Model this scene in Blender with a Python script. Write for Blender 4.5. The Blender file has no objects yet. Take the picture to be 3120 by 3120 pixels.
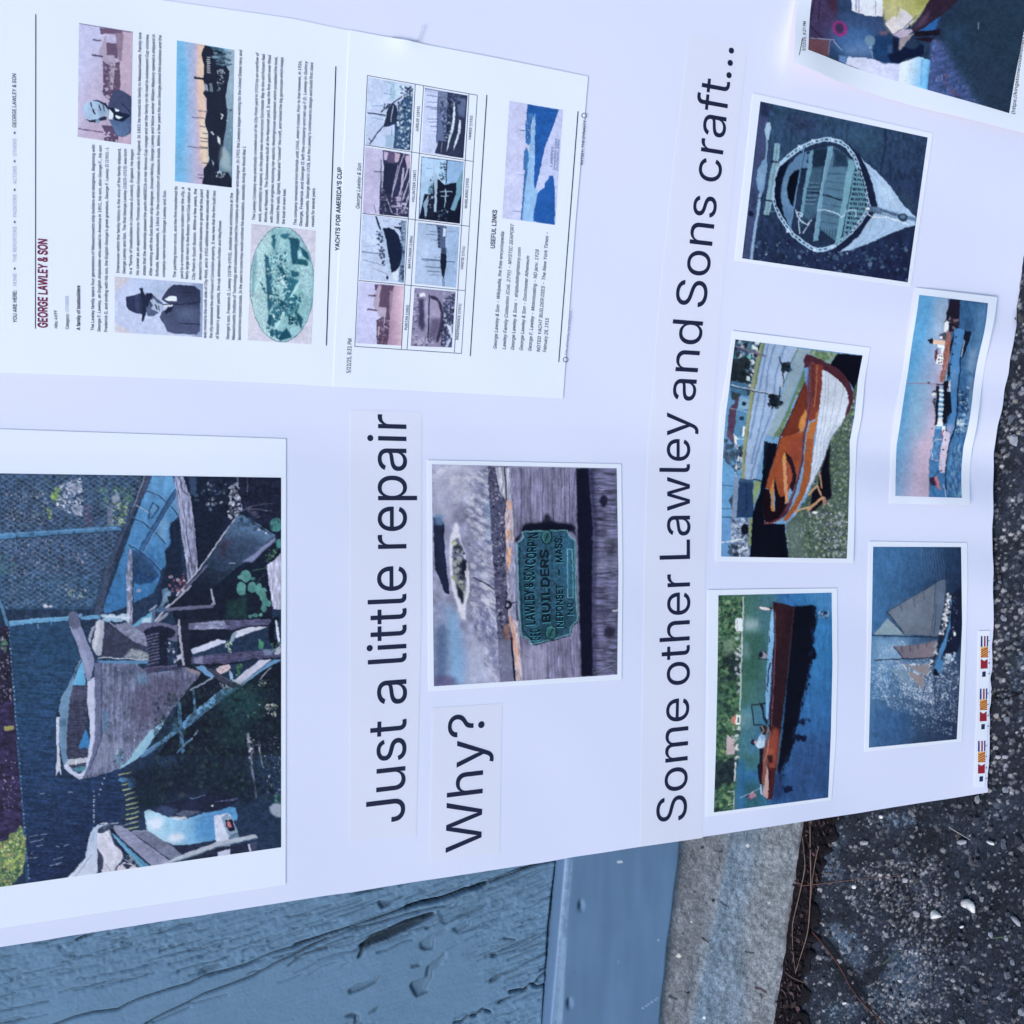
import bpy, bmesh, math, random
import numpy as np
from mathutils import Matrix, Vector
random.seed(7); RNG = np.random.default_rng(11)
sc = bpy.context.scene
COL = sc.collection
# ---------------------------------------------------------------- camera, sky, sun, exposure
CAM_H = 0.594; PITCH = math.radians(16.0); FPX = 3000.0; RES = 3120.0
cam = bpy.data.cameras.new('camera'); camo = bpy.data.objects.new('camera', cam); COL.objects.link(camo)
cam.sensor_width = 36; cam.lens = 36 * FPX / RES; cam.clip_start = 0.01; cam.clip_end = 500
cr = Vector((1, 0, 0)); cf = Vector((0, math.cos(PITCH), -math.sin(PITCH))); cu = Vector((0, math.sin(PITCH), math.cos(PITCH)))
# the phone was held sideways: the picture's right is the world's down, its up is the world's right
camo.matrix_world = Matrix(((-cu.x, cr.x, -cf.x, 0), (-cu.y, cr.y, -cf.y, 0), (-cu.z, cr.z, -cf.z, CAM_H), (0, 0, 0, 1)))
sc.camera = camo
SUND = Vector((-0.62, -0.55, 0.95)).normalized()
w = bpy.data.worlds.new('World'); sc.world = w; w.use_nodes = True
nt = w.node_tree; bg = nt.nodes['Background']; sky = nt.nodes.new('ShaderNodeTexSky')
sky.sky_type = 'NISHITA'; sky.sun_disc = False
sky.sun_elevation = math.asin(SUND.z); sky.sun_rotation = math.atan2(SUND.x, SUND.y)
sky.air_density = 1.0; sky.dust_density = 0.0; sky.ozone_density = 4.0
nt.links.new(sky.outputs[0], bg.inputs[0]); bg.inputs[1].default_value = 0.15
sun = bpy.data.lights.new('sun', 'SUN'); sun.energy = 1.5; sun.angle = math.radians(24); sun.color = (1.0, 0.93, 0.88)
suno = bpy.data.objects.new('sun', sun); COL.objects.link(suno); suno.location = (-2, -2, 4)
suno.rotation_euler = SUND.to_track_quat('Z', 'Y').to_euler()
sc.view_settings.view_transform = 'Standard'; sc.view_settings.look = 'None'; sc.view_settings.gamma = 1
sc.view_settings.use_curve_mapping = False; sc.view_settings.exposure = 1.03
# ---------------------------------------------------------------- helpers
LREF = np.array([0.747, 0.897, 1.15])
def srgb(h):
    if isinstance(h, str):
        h = h.lstrip('#'); c = np.array([int(h[i:i+2], 16) for i in (0, 2, 4)]) / 255.0
    else: c = np.asarray(h, float)
    return np.where(c <= 0.04045, c / 12.92, ((c + 0.055) / 1.055) ** 2.4)
def alb(h, k=1.0): return np.clip(srgb(h) / LREF * k, 0.002, 0.93)
def tag(o, label=None, cat=None, group=None, kind=None):
    if label: o['label'] = label
    if cat: o['category'] = cat
    if group: o['group'] = group
    if kind: o['kind'] = kind
    return o
def mesh_obj(name, V, F, mat, parent=None, smooth=False, col=None):
    me = bpy.data.meshes.new(name)
    V = np.asarray(V, np.float32)
    if isinstance(F, np.ndarray):
        nf, k = F.shape
        me.vertices.add(len(V)); me.vertices.foreach_set('co', V.ravel())
        me.loops.add(nf * k); me.loops.foreach_set('vertex_index', F.astype(np.int32).ravel())
        me.polygons.add(nf); me.polygons.foreach_set('loop_start', (np.arange(nf) * k).astype(np.int32))
        me.update(calc_edges=True)
    else:
        me.from_pydata(V.tolist(), [], [list(f) for f in F])
    if col is not None:
        a = me.color_attributes.new('Col', 'FLOAT_COLOR', 'POINT')
        c4 = np.ones((len(V), 4), np.float32); c4[:, :3] = col; a.data.foreach_set('color', c4.ravel())
    me.polygons.foreach_set('use_smooth', np.full(len(me.polygons), bool(smooth)))
    if mat: me.materials.append(mat)
    me.validate()
    o = bpy.data.objects.new(name, me); COL.objects.link(o)
    if parent: o.parent = parent
    return o
def grid_faces(n, m, flip=False):
    i = np.arange(n - 1)[:, None] * m + np.arange(m - 1)[None, :]
    i = i.ravel(); f = np.stack([i, i + m, i + m + 1, i + 1], 1)
    return f[:, ::-1].copy() if flip else f
def mat(name, color=(0.8, 0.8, 0.8), rough=0.6, spec=0.3, vcol=False, noise=0, nscale=50, bump=0, bscale=200, bdist=0.001, vary=0.0):
    m = bpy.data.materials.new(name); m.use_nodes = True; nt = m.node_tree; b = nt.nodes['Principled BSDF']
    b.inputs['Roughness'].default_value = rough; b.inputs['Specular IOR Level'].default_value = spec
    tc = nt.nodes.new('ShaderNodeTexCoord')
    if vcol:
        a = nt.nodes.new('ShaderNodeVertexColor'); a.layer_name = 'Col'; src = a.outputs['Color']
    else:
        r = nt.nodes.new('ShaderNodeRGB'); r.outputs[0].default_value = (*[float(x) for x in color], 1); src = r.outputs[0]
    if noise:
        n = nt.nodes.new('ShaderNodeTexNoise'); n.inputs['Scale'].default_value = nscale; n.inputs['Detail'].default_value = 4
        nt.links.new(tc.outputs['Object'], n.inputs['Vector'])
        mr = nt.nodes.new('ShaderNodeMapRange'); mr.inputs[3].default_value = 1 - noise; mr.inputs[4].default_value = 1 + noise
        mr.inputs[1].default_value = 0.25; mr.inputs[2].default_value = 0.75
        nt.links.new(n.outputs['Fac'], mr.inputs[0])
        mx = nt.nodes.new('ShaderNodeVectorMath'); mx.operation = 'SCALE'
        nt.links.new(src, mx.inputs[0]); nt.links.new(mr.outputs[0], mx.inputs['Scale']); src = mx.outputs[0]
    nt.links.new(src, b.inputs['Base Color'])
    if bump:
        n2 = nt.nodes.new('ShaderNodeTexNoise'); n2.inputs['Scale'].default_value = bscale; n2.inputs['Detail'].default_value = 5
        nt.links.new(tc.outputs['Object'], n2.inputs['Vector'])
        bp = nt.nodes.new('ShaderNodeBump'); bp.inputs['Strength'].default_value = bump; bp.inputs['Distance'].default_value = bdist
        nt.links.new(n2.outputs['Fac'], bp.inputs['Height']); nt.links.new(bp.outputs[0], b.inputs['Normal'])
    return m
# ---------------------------------------------------------------- where things stand: photo pixel -> ray -> real surface
CAMP = np.array([0, 0, CAM_H]); R_ = np.array(cr); U_ = np.array(cu); F_ = np.array(cf)
def rays(px, py):      # camera coordinates per metre of depth: x right (world), y down
    return (RES / 2 - np.asarray(py, float)) / FPX, (np.asarray(px, float) - RES / 2) / FPX
def cam2w(x, y, z): return CAMP + x[..., None] * R_ - y[..., None] * U_ + z[..., None] * F_
def w2px(P):
    d = np.asarray(P) - CAMP; x = d @ R_; y = -(d @ U_); z = d @ F_
    return RES / 2 + y / z * FPX, RES / 2 - x / z * FPX
# display board: two panels folded along a vertical crease, the right one swings towards the camera
_z0 = .216 * FPX / 1225; _z1 = .216 * FPX / 990; _y0 = -RES / 2 / FPX * _z0; _y1 = 190 / FPX * _z1
PB = (_z1 - _z0) / (_y1 - _y0); PA = _z0 - PB * _y0; CREASE = (RES / 2 - 1342) / FPX
def board_depth(x, y):
    z = PA + PB * y - 0.03 * x
    d = x - CREASE * (PA + PB * y)
    s = 0.016; z = z - 0.17 * 0.5 * (d + np.sqrt(d * d + s * s))
    # sagging and crumpling of the card towards its foot
    g = np.clip((y - 0.12) / 0.25, 0, 1)
    z = z + g * (0.0016 * np.sin(d * 95 + y * 9) * np.exp(-(d / 0.11) ** 2) + 0.0009 * np.sin(x * 41 + y * 17))
    z = z + 0.0012 * np.sin(x * 13 + 1.3) * np.sin(y * 11 + .4)
    z = z + 0.00022 * np.sin(x * 37 + y * 19 + 2 * np.sin(y * 9 + x * 5)) * np.sin(y * 26 + x * 11 + .7 + np.sin(x * 14)) + 0.00008 * np.sin(x * 21 - y * 57 + 2 * np.sin(x * 17))
    z = z - (0.00015 + .0003 * g) * np.exp(-(d / 0.005) ** 2)
    return z
_n = np.array([-0.03 * -1, PB * -1, 1.0])
def onboard(px, py, off=0.0):
    a, b = rays(px, py); z = np.full(np.shape(a), 0.65)
    for _ in range(14): z = board_depth(a * z, b * z)
    P = cam2w(a * z, b * z, z)
    n = -(F_ + PB * U_ + 0.05 * R_); n = n / np.linalg.norm(n)
    return P + np.asarray(off)[..., None] * n
def onground(px, py, z=0.0):
    a, b = rays(px, py); d = a[..., None] * R_ - b[..., None] * U_ + F_
    t = (z - CAM_H) / d[..., 2]; return CAMP + t[..., None] * d
# wall plane
_A = onground(np.array(2455.), np.array(2510.)); _B = onground(np.array(2365.), np.array(3110.))
WU = (_A - _B) / np.linalg.norm(_A - _B); WN = np.array([WU[1], -WU[0], 0.]);
if WN[1] > 0: WN = -WN
def onwall(px, py, off=0.0):
    a, b = rays(px, py); d = a[..., None] * R_ - b[..., None] * U_ + F_
    t = ((_A + off * WN - CAMP) @ WN) / (d @ WN); return CAMP + t[..., None] * d
def wall(u, h, off=0.0):
    u, h, off = np.broadcast_arrays(np.asarray(u, float), np.asarray(h, float), np.asarray(off, float))
    return _A + u[..., None] * WU + h[..., None] * np.array([0, 0, 1.]) + off[..., None] * WN
# ---------------------------------------------------------------- numpy painter for everything printed or worn
def vnoise(h, w_, sy, sx, rng=RNG):
    gy, gx = int(h / sy) + 3, int(w_ / sx) + 3; g = rng.random((gy, gx))
    y = np.arange(h) / sy; x = np.arange(w_) / sx
    yi = y.astype(int); xi = x.astype(int); fy = y - yi; fx = x - xi
    fy = fy * fy * (3 - 2 * fy); fx = fx * fx * (3 - 2 * fx)
    a = g[yi][:, xi]; b = g[yi][:, xi + 1]; c = g[yi + 1][:, xi]; d = g[yi + 1][:, xi + 1]
    fx = fx[None]; fy = fy[:, None]
    return (a * (1 - fx) + b * fx) * (1 - fy) + (c * (1 - fx) + d * fx) * fy
def blur(a, r):
    r = int(round(r))
    if r < 1: return a
    for ax in (0, 1):
        for _ in range(2):
            p = np.pad(a, [(r + 1, r) if i == ax else (0, 0) for i in range(a.ndim)], mode='edge')
            c = np.cumsum(p, axis=ax)
            n = a.shape[ax]
            hi = np.take(c, np.arange(2 * r + 1, 2 * r + 1 + n), axis=ax); lo = np.take(c, np.arange(0, n), axis=ax)
            a = (hi - lo) / (2 * r + 1)
    return a
def nums(s): 
    v = np.array([float(t) for t in s.split()]) if isinstance(s, str) else np.asarray(s, float).ravel()
    return v.reshape(-1, 2)
class Paint:
    def __init__(s, x0, y0, x1, y1, base='#808080', res=1.5, mono=False):
        s.x0, s.y0, s.res = x0, y0, res; s.w = int((x1 - x0) / res) + 1; s.h = int((y1 - y0) / res) + 1
        s.mono = mono; s.a = np.zeros((s.h, s.w) if mono else (s.h, s.w, 3)); s.a[...] = base if mono else s.c(base)
        s.T(0, 0, 1)
    def c(s, h): return h if s.mono else np.array([int(h[i:i+2], 16) for i in (1, 3, 5)]) / 255.0
    def T(s, ox, oy, k): s.o = np.array([ox, oy], float); s.k = k; return s
    def tr(s, pts): return (nums(pts) * s.k + s.o - [s.x0, s.y0]) / s.res
    def put(s, m, col, x, y):
        if m.size == 0: return
        h, w_ = m.shape; r = s.a[y:y + h, x:x + w_]
        if s.mono: r[...] = r * (1 - m) + col * m
        else: r[...] = r * (1 - m[..., None]) + s.c(col) * m[..., None] if isinstance(col, str) else r * (1 - m[..., None]) + col * m[..., None]
    def mask(s, p, soft=0):
        pad = 2 * soft + 2
        xa = int(max(0, math.floor(p[:, 0].min() - pad))); xb = int(min(s.w, math.ceil(p[:, 0].max() + pad)))
        ya = int(max(0, math.floor(p[:, 1].min() - pad))); yb = int(min(s.h, math.ceil(p[:, 1].max() + pad)))
        if xa >= xb or ya >= yb: return None, 0, 0
        Y, X = np.mgrid[ya:yb, xa:xb]; m = np.zeros(X.shape, bool); q = np.roll(p, -1, 0)
        for (x1, y1), (x2, y2) in zip(p, q):
            if y1 == y2: continue
            c = ((y1 > Y) != (y2 > Y)); m ^= c & (X < (x2 - x1) * (Y - y1) / (y2 - y1) + x1)
        return (blur(m.astype(float), soft) if soft else m.astype(float)), xa, ya
    def P(s, col, pts, soft=0, a=1.0):
        m, x, y = s.mask(s.tr(pts), max(0, soft * s.k / s.res))
        if m is not None: s.put(m * a, col, x, y)
        return s
    def E(s, col, cx, cy, rx, ry, soft=0, a=1.0, n=22):
        t = np.linspace(0, 2 * np.pi, n, endpoint=False)
        return s.P(col, np.stack([cx + rx * np.cos(t), cy + ry * np.sin(t)], 1), soft, a)
    def L(s, col, wd, pts, a=1.0, dash=None):
        p = s.tr(pts); hw = max(wd * s.k / s.res / 2, 0.45)
        xa = int(max(0, p[:, 0].min() - hw - 2)); xb = int(min(s.w, p[:, 0].max() + hw + 3))
        ya = int(max(0, p[:, 1].min() - hw - 2)); yb = int(min(s.h, p[:, 1].max() + hw + 3))
        if xa >= xb or ya >= yb: return s
        Y, X = np.mgrid[ya:yb, xa:xb]; D = np.full(X.shape, 1e9); run = 0.0
        for (x1, y1), (x2, y2) in zip(p[:-1], p[1:]):
            dx, dy = x2 - x1, y2 - y1; l2 = dx * dx + dy * dy + 1e-9
            t = np.clip(((X - x1) * dx + (Y - y1) * dy) / l2, 0, 1)
            d = np.hypot(X - x1 - t * dx, Y - y1 - t * dy)
            if dash is not None:
                pos = (run + t * math.sqrt(l2)) * s.res / s.k; d = d + 99 * ((pos % dash) > dash * 0.6)
            D = np.minimum(D, d); run += math.sqrt(l2)
        s.put(np.clip(hw + 0.5 - D, 0, 1) * a, col, xa, ya); return s
    def N(s, pts, amp, sy, sx, oct=3, hard=False, rot=0.0):      # noise in tone inside a polygon
        m, x, y = s.mask(s.tr(pts), 0)
        if m is None: return s
        h, w_ = m.shape; n = np.zeros(m.shape); k = 1.0; tot = 0
        for _ in range(oct):
            if rot:
                H = int(h + w_ * abs(math.tan(rot))) + 4; q = vnoise(H, w_, max(1.01, sy * s.k / s.res * k), max(1.01, sx * s.k / s.res * k))
                sh = (np.arange(w_) * math.tan(rot)); sh = sh - sh.min(); idx = (np.arange(h)[:, None] + sh[None].astype(int))
                q = q[np.clip(idx, 0, H - 1), np.arange(w_)[None]]
            else: q = vnoise(h, w_, max(1.01, sy * s.k / s.res * k), max(1.01, sx * s.k / s.res * k))
            n += (q - 0.5) * k; tot += k * 0.5; k *= 0.55
        n /= tot
        if hard: n = np.clip(n * 3, -1, 1)
        r = s.a[y:y + h, x:x + w_]
        if s.mono: r += n * amp * m
        else: r[...] = np.clip(r * (1 + (n * amp * m)[..., None]), 0, 1)
        return s
    def S(s, pts, cols, n, r0, r1, asp=1.0, a=0.9, ang=0.0):      # specks: leaves, glints, people, stones
        p = s.tr(pts); m, X0, Y0 = s.mask(p, 0)
        if m is None: return s
        ys, xs = np.nonzero(m > 0.5)
        if len(ys) == 0: return s
        for _ in range(n):
            i = RNG.integers(len(ys)); cx, cy = xs[i] + X0, ys[i] + Y0; r = RNG.uniform(r0, r1) * s.k / s.res
            t = np.linspace(0, 6.283, 7, endpoint=False) + RNG.random(); rr = r * RNG.uniform(.6, 1.3, 7)
            qx = rr * np.cos(t) * asp; qy = rr * np.sin(t)
            q = np.stack([cx + qx * math.cos(ang) - qy * math.sin(ang), cy + qx * math.sin(ang) + qy * math.cos(ang)], 1)
            mm, x, y = s.mask(q, 0)
            if mm is not None: s.put(mm * a * RNG.uniform(.5, 1), cols[RNG.integers(len(cols))], x, y)
        return s
    def G(s, pts, c0, c1, p0, p1, a=1.0, soft=0):                  # gradient between two points
        m, x, y = s.mask(s.tr(pts), soft * s.k / s.res)
        if m is None: return s
        h, w_ = m.shape; q0 = s.tr(p0)[0]; q1 = s.tr(p1)[0]; d = q1 - q0
        Y, X = np.mgrid[y:y + h, x:x + w_]; t = np.clip(((X - q0[0]) * d[0] + (Y - q0[1]) * d[1]) / (d @ d), 0, 1)[..., None]
        s.put(m * a, s.c(c0) * (1 - t) + s.c(c1) * t, x, y); return s
    def X(s, pts, col, ax, ay, bx, by, wd, a=0.8):                 # woven wire mesh
        m, x, y = s.mask(s.tr(pts), 0)
        if m is None: return s
        h, w_ = m.shape; Y, Xx = np.mgrid[y:y + h, x:x + w_]; Xx = Xx * s.res / s.k; Y = Y * s.res / s.k
        u = (Xx * ax + Y * ay) % 1.0; v = (Xx * bx + Y * by) % 1.0
        q = ((np.abs(u - .5) < wd) | (np.abs(v - .5) < wd)).astype(float)
        s.put(q * m * a, col, x, y); return s
    def at(s, px, py):
        im = s.a if s.mono else s.a
        X = np.clip((px - s.x0) / s.res, 0, s.w - 1.001); Y = np.clip((py - s.y0) / s.res, 0, s.h - 1.001)
        xi = X.astype(int); yi = Y.astype(int); fx = X - xi; fy = Y - yi
        if not s.mono: fx = fx[..., None]; fy = fy[..., None]
        return (im[yi, xi] * (1 - fx) + im[yi, xi + 1] * fx) * (1 - fy) + (im[yi + 1, xi] * (1 - fx) + im[yi + 1, xi + 1] * fx) * fy
def interp_grid(ctrl, n, m):
    """ctrl: rows (down the picture) of points (across); -> px,py arrays n rows x m columns"""
    C = np.array(ctrl, float); r, c = C.shape[:2]
    def ax(k, q, L):
        t = np.linspace(0, 1, q); d = np.concatenate([[0], np.cumsum(L)]); d /= d[-1]
        i = np.clip(np.searchsorted(d, t, side='right') - 1, 0, k - 2); return i, (t - d[i]) / (d[i + 1] - d[i])
    Lr = np.linalg.norm(np.diff(C, axis=0), axis=2).mean(1); Lc = np.linalg.norm(np.diff(C, axis=1), axis=2).mean(0)
    i, f = ax(r, n, Lr); j, g = ax(c, m, Lc); f = f[:, None, None]; g = g[None, :, None]
    Q = (C[i][:, j] * (1 - g) + C[i][:, j + 1] * g) * (1 - f) + (C[i + 1][:, j] * (1 - g) + C[i + 1][:, j + 1] * g) * f
    return Q[..., 0], Q[..., 1]
def size_of(ctrl):
    C = np.array(ctrl, float)
    return np.linalg.norm(np.diff(C, axis=0), axis=2).sum(0).mean(), np.linalg.norm(np.diff(C, axis=1), axis=2).sum(1).mean()
def sheet(name, ctrl, off, m, th=0.00012, step=11, lift=None, parent=None):
    """a real piece of paper: front, back and edges, lying on the board"""
    H, W = size_of(ctrl); n, k = max(3, int(H / step) + 1), max(3, int(W / step) + 1)
    px, py = interp_grid(ctrl, n, k); o = np.full(px.shape, off)
    if lift is not None: o = o + lift(px, py)
    Vf = onboard(px, py, o).reshape(-1, 3); Vb = onboard(px, py, o - th).reshape(-1, 3)
    F = grid_faces(n, k); N = n * k
    ring = list(range(k)) + [i * k + k - 1 for i in range(1, n)] + [(n - 1) * k + j for j in range(k - 2, -1, -1)] + [i * k for i in range(n - 2, 0, -1)]
    ring = np.array(ring); nx = np.roll(ring, -1)
    R = len(ring); a = np.arange(R); b = (a + 1) % R; S = np.stack([a, b, b + R, a + R], 1) + 2 * N
    return mesh_obj(name, np.concatenate([Vf, Vb, Vf[ring], Vb[ring]]), np.concatenate([F, F[:, ::-1] + N, S]), m, parent, smooth=True)
M_PRINT = mat('printed_picture', rough=0.5, spec=0.12, vcol=True)
def picture(name, ctrl, paint, off, parent, step=2.1, k=1.0, lift=None, warp=1.0, sat=1.0, grit=1.0):
    H, W = size_of(ctrl); n, q = int(H / step) + 1, int(W / step) + 1
    px, py = interp_grid(ctrl, n, q); o = np.full(px.shape, off)
    if lift is not None: o = o + lift(px, py)
    V = onboard(px, py, o).reshape(-1, 3)
    im = paint.a; h_, w_ = im.shape[:2]; rn = np.random.default_rng(len(im))
    def wp(s1, s2): return ((vnoise(h_, w_, 7, 7, rn) - .5) * s1 + (vnoise(h_, w_, 2.2, 2.2, rn) - .5) * s2) * warp
    yy, xx = np.mgrid[0:h_, 0:w_]; yy = np.clip(yy + wp(1.7, .7), 0, h_ - 1).astype(int); xx = np.clip(xx + wp(1.7, .7), 0, w_ - 1).astype(int); im = im[yy, xx]
    im = im * .72 + blur(im, 1) * .28; mean = im.mean(2, keepdims=True); im = mean + (im - mean) * sat
    dark = np.clip(1.1 - mean * 1.6, 0, 1)          # mottling, stronger where the print is dark
    mo = np.clip((vnoise(h_, w_, 5, 5, rn) + .7 * vnoise(h_, w_, 2.5, 2.5, rn) - .85) * 4, -1, 1)
    im = im * (1 + (.13 * mo * grit)[..., None] * dark)
    g = (vnoise(h_, w_, 2.2, 2.2, rn) - .5) * .09 + (vnoise(h_, w_, 9, 9, rn) - .5) * .07 + (vnoise(h_, w_, 40, 40, rn) - .5) * .07
    paint.a = np.clip(im * (1 + g[..., None]) + (g * .10)[..., None], 0, 1)
    c = paint.at(px, py).reshape(-1, 3); c = alb(c, k)
    return mesh_obj(name, V, grid_faces(n, q), M_PRINT, parent, smooth=True, col=c)
def area(ctrl, pad=6):
    C = np.array(ctrl, float).reshape(-1, 2); return C[:, 0].min() - pad, C[:, 1].min() - pad, C[:, 0].max() + pad, C[:, 1].max() + pad
# ---------------------------------------------------------------- lettering
def load_font():
    try:
        import os
        d = bpy.utils.system_resource('DATAFILES'); f = os.path.join(d, 'fonts', 'Inter.woff2')
        return bpy.data.fonts.load(f) if os.path.exists(f) else None
    except Exception: return None
FONT = load_font()
_gl = {}; _adv = {}; _cache = {}
def outline(text, bold, res):
    c = bpy.data.curves.new('t', 'FONT'); c.body = text; c.size = 1; c.resolution_u = res; c.offset = bold; c.fill_mode = 'NONE'
    if FONT: c.font = FONT
    o = bpy.data.objects.new('t', c); COL.objects.link(o); dg = bpy.context.evaluated_depsgraph_get(); dg.update()
    me = bpy.data.meshes.new_from_object(o.evaluated_get(dg))
    v = np.zeros(len(me.vertices) * 3); me.vertices.foreach_get('co', v); v = v.reshape(-1, 3)[:, :2]
    e = [tuple(x.vertices) for x in me.edges]
    bpy.data.objects.remove(o); bpy.data.curves.remove(c); bpy.data.meshes.remove(me); return v, e
def advance(ch):
    if ch not in _adv:
        f = lambda t: outline(t, 0, 1)[0][:, 0].max()
        _adv[ch] = f('H' + ch + 'H') - f('HH')
    return _adv[ch]
def glyph(ch, bold, res):
    """one letter, its outlines filled by winding number"""
    key = (ch, bold, res)
    if key in _gl: return _gl[key]
    from mathutils.geometry import delaunay_2d_cdt
    v, e = outline(ch, 0, res)
    if len(v) == 0: _gl[key] = (np.zeros((0, 2)), []); return _gl[key]
    nxt = {}
    for a, b in e: nxt.setdefault(a, []).append(b); nxt.setdefault(b, []).append(a)
    loops = []; seen = set()
    for a in range(len(v)):
        if a in seen or a not in nxt: continue
        L = [a]; seen.add(a); cur = a
        while True:
            q = [b for b in nxt[cur] if b not in seen]
            if not q: break
            cur = min(q, key=lambda b: abs(b - cur)); seen.add(cur); L.append(cur)
        loops.append(L)
    if bold:
        v = v.copy(); A = [0.5 * float(np.sum(v[L][:, 0] * np.roll(v[L][:, 1], -1) - np.roll(v[L][:, 0], -1) * v[L][:, 1])) for L in loops]
        sg = 1.0 if A[int(np.argmax(np.abs(A)))] > 0 else -1.0
        for L in loops:
            P = v[L]; t = np.roll(P, -1, 0) - np.roll(P, 1, 0); n = np.stack([t[:, 1], -t[:, 0]], 1); v[L] = P + sg * bold * n / (np.linalg.norm(n, axis=1)[:, None] + 1e-9)
    cv, ce = [], []
    for L in loops:
        b = len(cv); pts = v[L]; cv += [Vector((float(x), float(y))) for x, y in pts]; n = len(L); ce += [(b + i, b + (i + 1) % n) for i in range(n)]
    V, E_, F, *_ = delaunay_2d_cdt(cv, ce, [], 0, 1e-6)
    V = np.array([[q.x, q.y] for q in V]); T = np.array([f for f in F if len(f) == 3])
    C = V[T].mean(1); w = np.zeros(len(C))
    for L in loops:
        P = v[L]; Q = np.roll(P, -1, 0)
        for (x1, y1), (x2, y2) in zip(P, Q):
            if y1 == y2: continue
            up = (y1 <= C[:, 1]) & (y2 > C[:, 1]); dn = (y1 > C[:, 1]) & (y2 <= C[:, 1])
            left = (x2 - x1) * (C[:, 1] - y1) - (C[:, 0] - x1) * (y2 - y1)
            w += (up & (left > 0)).astype(int) - (dn & (left < 0)).astype(int)
    _gl[key] = (V, [list(map(int, t)) for t in T[w != 0]]); return _gl[key]
def glyphs(text, bold=0.0, res=2, shear=0.0):
    key = (text, bold, res, shear)
    if key in _cache: return _cache[key]
    VV = []; FF = []; n = 0; x = 0.0
    for ch in text:
        if ch != ' ':
            v, f = glyph(ch, bold, res)
            if len(v):
                q = v.copy(); q[:, 0] += x + shear * q[:, 1]; VV.append(q); FF += [[i + n for i in t] for t in f]; n += len(v)
        x += advance(ch)
    _cache[key] = (np.concatenate(VV), FF); return _cache[key]
CAPH = None
VP = np.array([8800., 1510.])
class Lettering:
    def __init__(s): s.V = []; s.F = []; s.n = 0
    def add(s, text, p0, p1, cap, off, bold=0.0, res=2, shear=0.0, lift=None):
        global CAPH
        if CAPH is None: vv, _ = glyphs('H'); CAPH = vv[:, 1].max()
        v, f = glyphs(text, bold, res, shear)
        if len(v) == 0: return
        x = (v[:, 0] - v[:, 0].min()) / (v[:, 0].max() - v[:, 0].min()); y = v[:, 1] / CAPH * cap
        p0 = np.array(p0, float); p1 = np.array(p1, float); b = p0 + x[:, None] * (p1 - p0)
        up = b - VP; up /= np.linalg.norm(up, axis=1)[:, None]
        q = b + up * y[:, None]; o = np.full(len(q), off)
        if lift is not None: o = o + lift(q[:, 0], q[:, 1])
        s.V.append(onboard(q[:, 0], q[:, 1], o)); s.F += [[i + s.n for i in ff] for ff in f]; s.n += len(v)
    def rule(s, p0, p1, wd, off, n=14):
        p0 = np.array(p0, float); p1 = np.array(p1, float); t = np.linspace(0, 1, n)[:, None]; c = p0 + t * (p1 - p0)
        d = (p1 - p0) / np.linalg.norm(p1 - p0); nn = np.array([d[1], -d[0]]) * wd / 2
        q = np.concatenate([c - nn, c + nn]); s.V.append(onboard(q[:, 0], q[:, 1], np.full(len(q), off)))
        s.F += [[i + s.n, i + 1 + s.n, i + 1 + n + s.n, i + n + s.n] for i in range(n - 1)]; s.n += 2 * n
    def quad(s, pts, off):
        q = np.array(pts, float); s.V.append(onboard(q[:, 0], q[:, 1], np.full(len(q), off))); s.F.append([i + s.n for i in range(len(q))]); s.n += len(q)
    def build(s, name, m, parent): return mesh_obj(name, np.concatenate(s.V), s.F, m, parent)
# ================================================================ the ground
gp = Paint(2380, 700, 3240, 3300, '#1f2633', 1.5)
GA = "2370 690 3250 690 3250 3310 2370 3310"
gp.N(GA, .40, 60, 60, 3); gp.N(GA, .35, 4, 4, 2)
for (cx, cy, rx, ry, col, a_) in ((2545, 2855, 75, 40, '#4c6280', .75), (2590, 2905, 55, 40, '#42566f', .6), (2760, 2960, 60, 75, '#3f5470', .6), (2520, 2560, 50, 70, '#36485c', .5), (2530, 2650, 40, 30, '#3c4e62', .5), (2700, 3060, 90, 50, '#34465c', .5), (2560, 3090, 50, 40, '#324458', .5), (2740, 2500, 60, 25, '#2e3c50', .5), (3120, 2050, 40, 60, '#2c3a4c', .5)):
    t = np.linspace(0, 6.283, 26); r = .6 + .8 * RNG.random(26); gp.P(col, np.stack([cx + rx * r * np.cos(t), cy + ry * r * np.sin(t)], 1), 9, a_)
    gp.S(np.stack([cx + rx * np.cos(t), cy + ry * np.sin(t)], 1), [col, '#5f7894', '#1c2432', '#6f88a4'], 110, 1.5, 6, a=.7)
gp.P('#0f121a', "2480 2800 2540 2870 2600 2960 2660 3060 2720 3180 2690 3180 2620 3060 2540 2940 2470 2850", 8, .8)
gp.L('#090b10', 7, "3025 2118 3050 2112 3075 2106 3095 2112 3130 2120").L('#0a0c12', 5, "3030 2125 3060 2130 3100 2118")
LC = ['#5c6678', '#7c8696', '#98a2b0', '#465062', '#6c6e74', '#b0b8c4', '#3a4456', '#56606f', '#8a8c90']
gp.S(GA, LC, 8200, 1.4, 4.0, a=.75); gp.S(GA, LC, 1500, 3, 7, 1.4, .8, .6); gp.S(GA, ['#10141e', '#0c1018'], 1600, 2, 7, a=.6)
gp.S("2560 2640 2860 2600 2900 2800 2840 3000 2640 2820 2560 2720", LC, 900, 1.5, 5.5, a=.85).S("2640 3000 2900 2900 2860 3150 2640 3150", LC, 500, 1.5, 5, a=.8)
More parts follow.
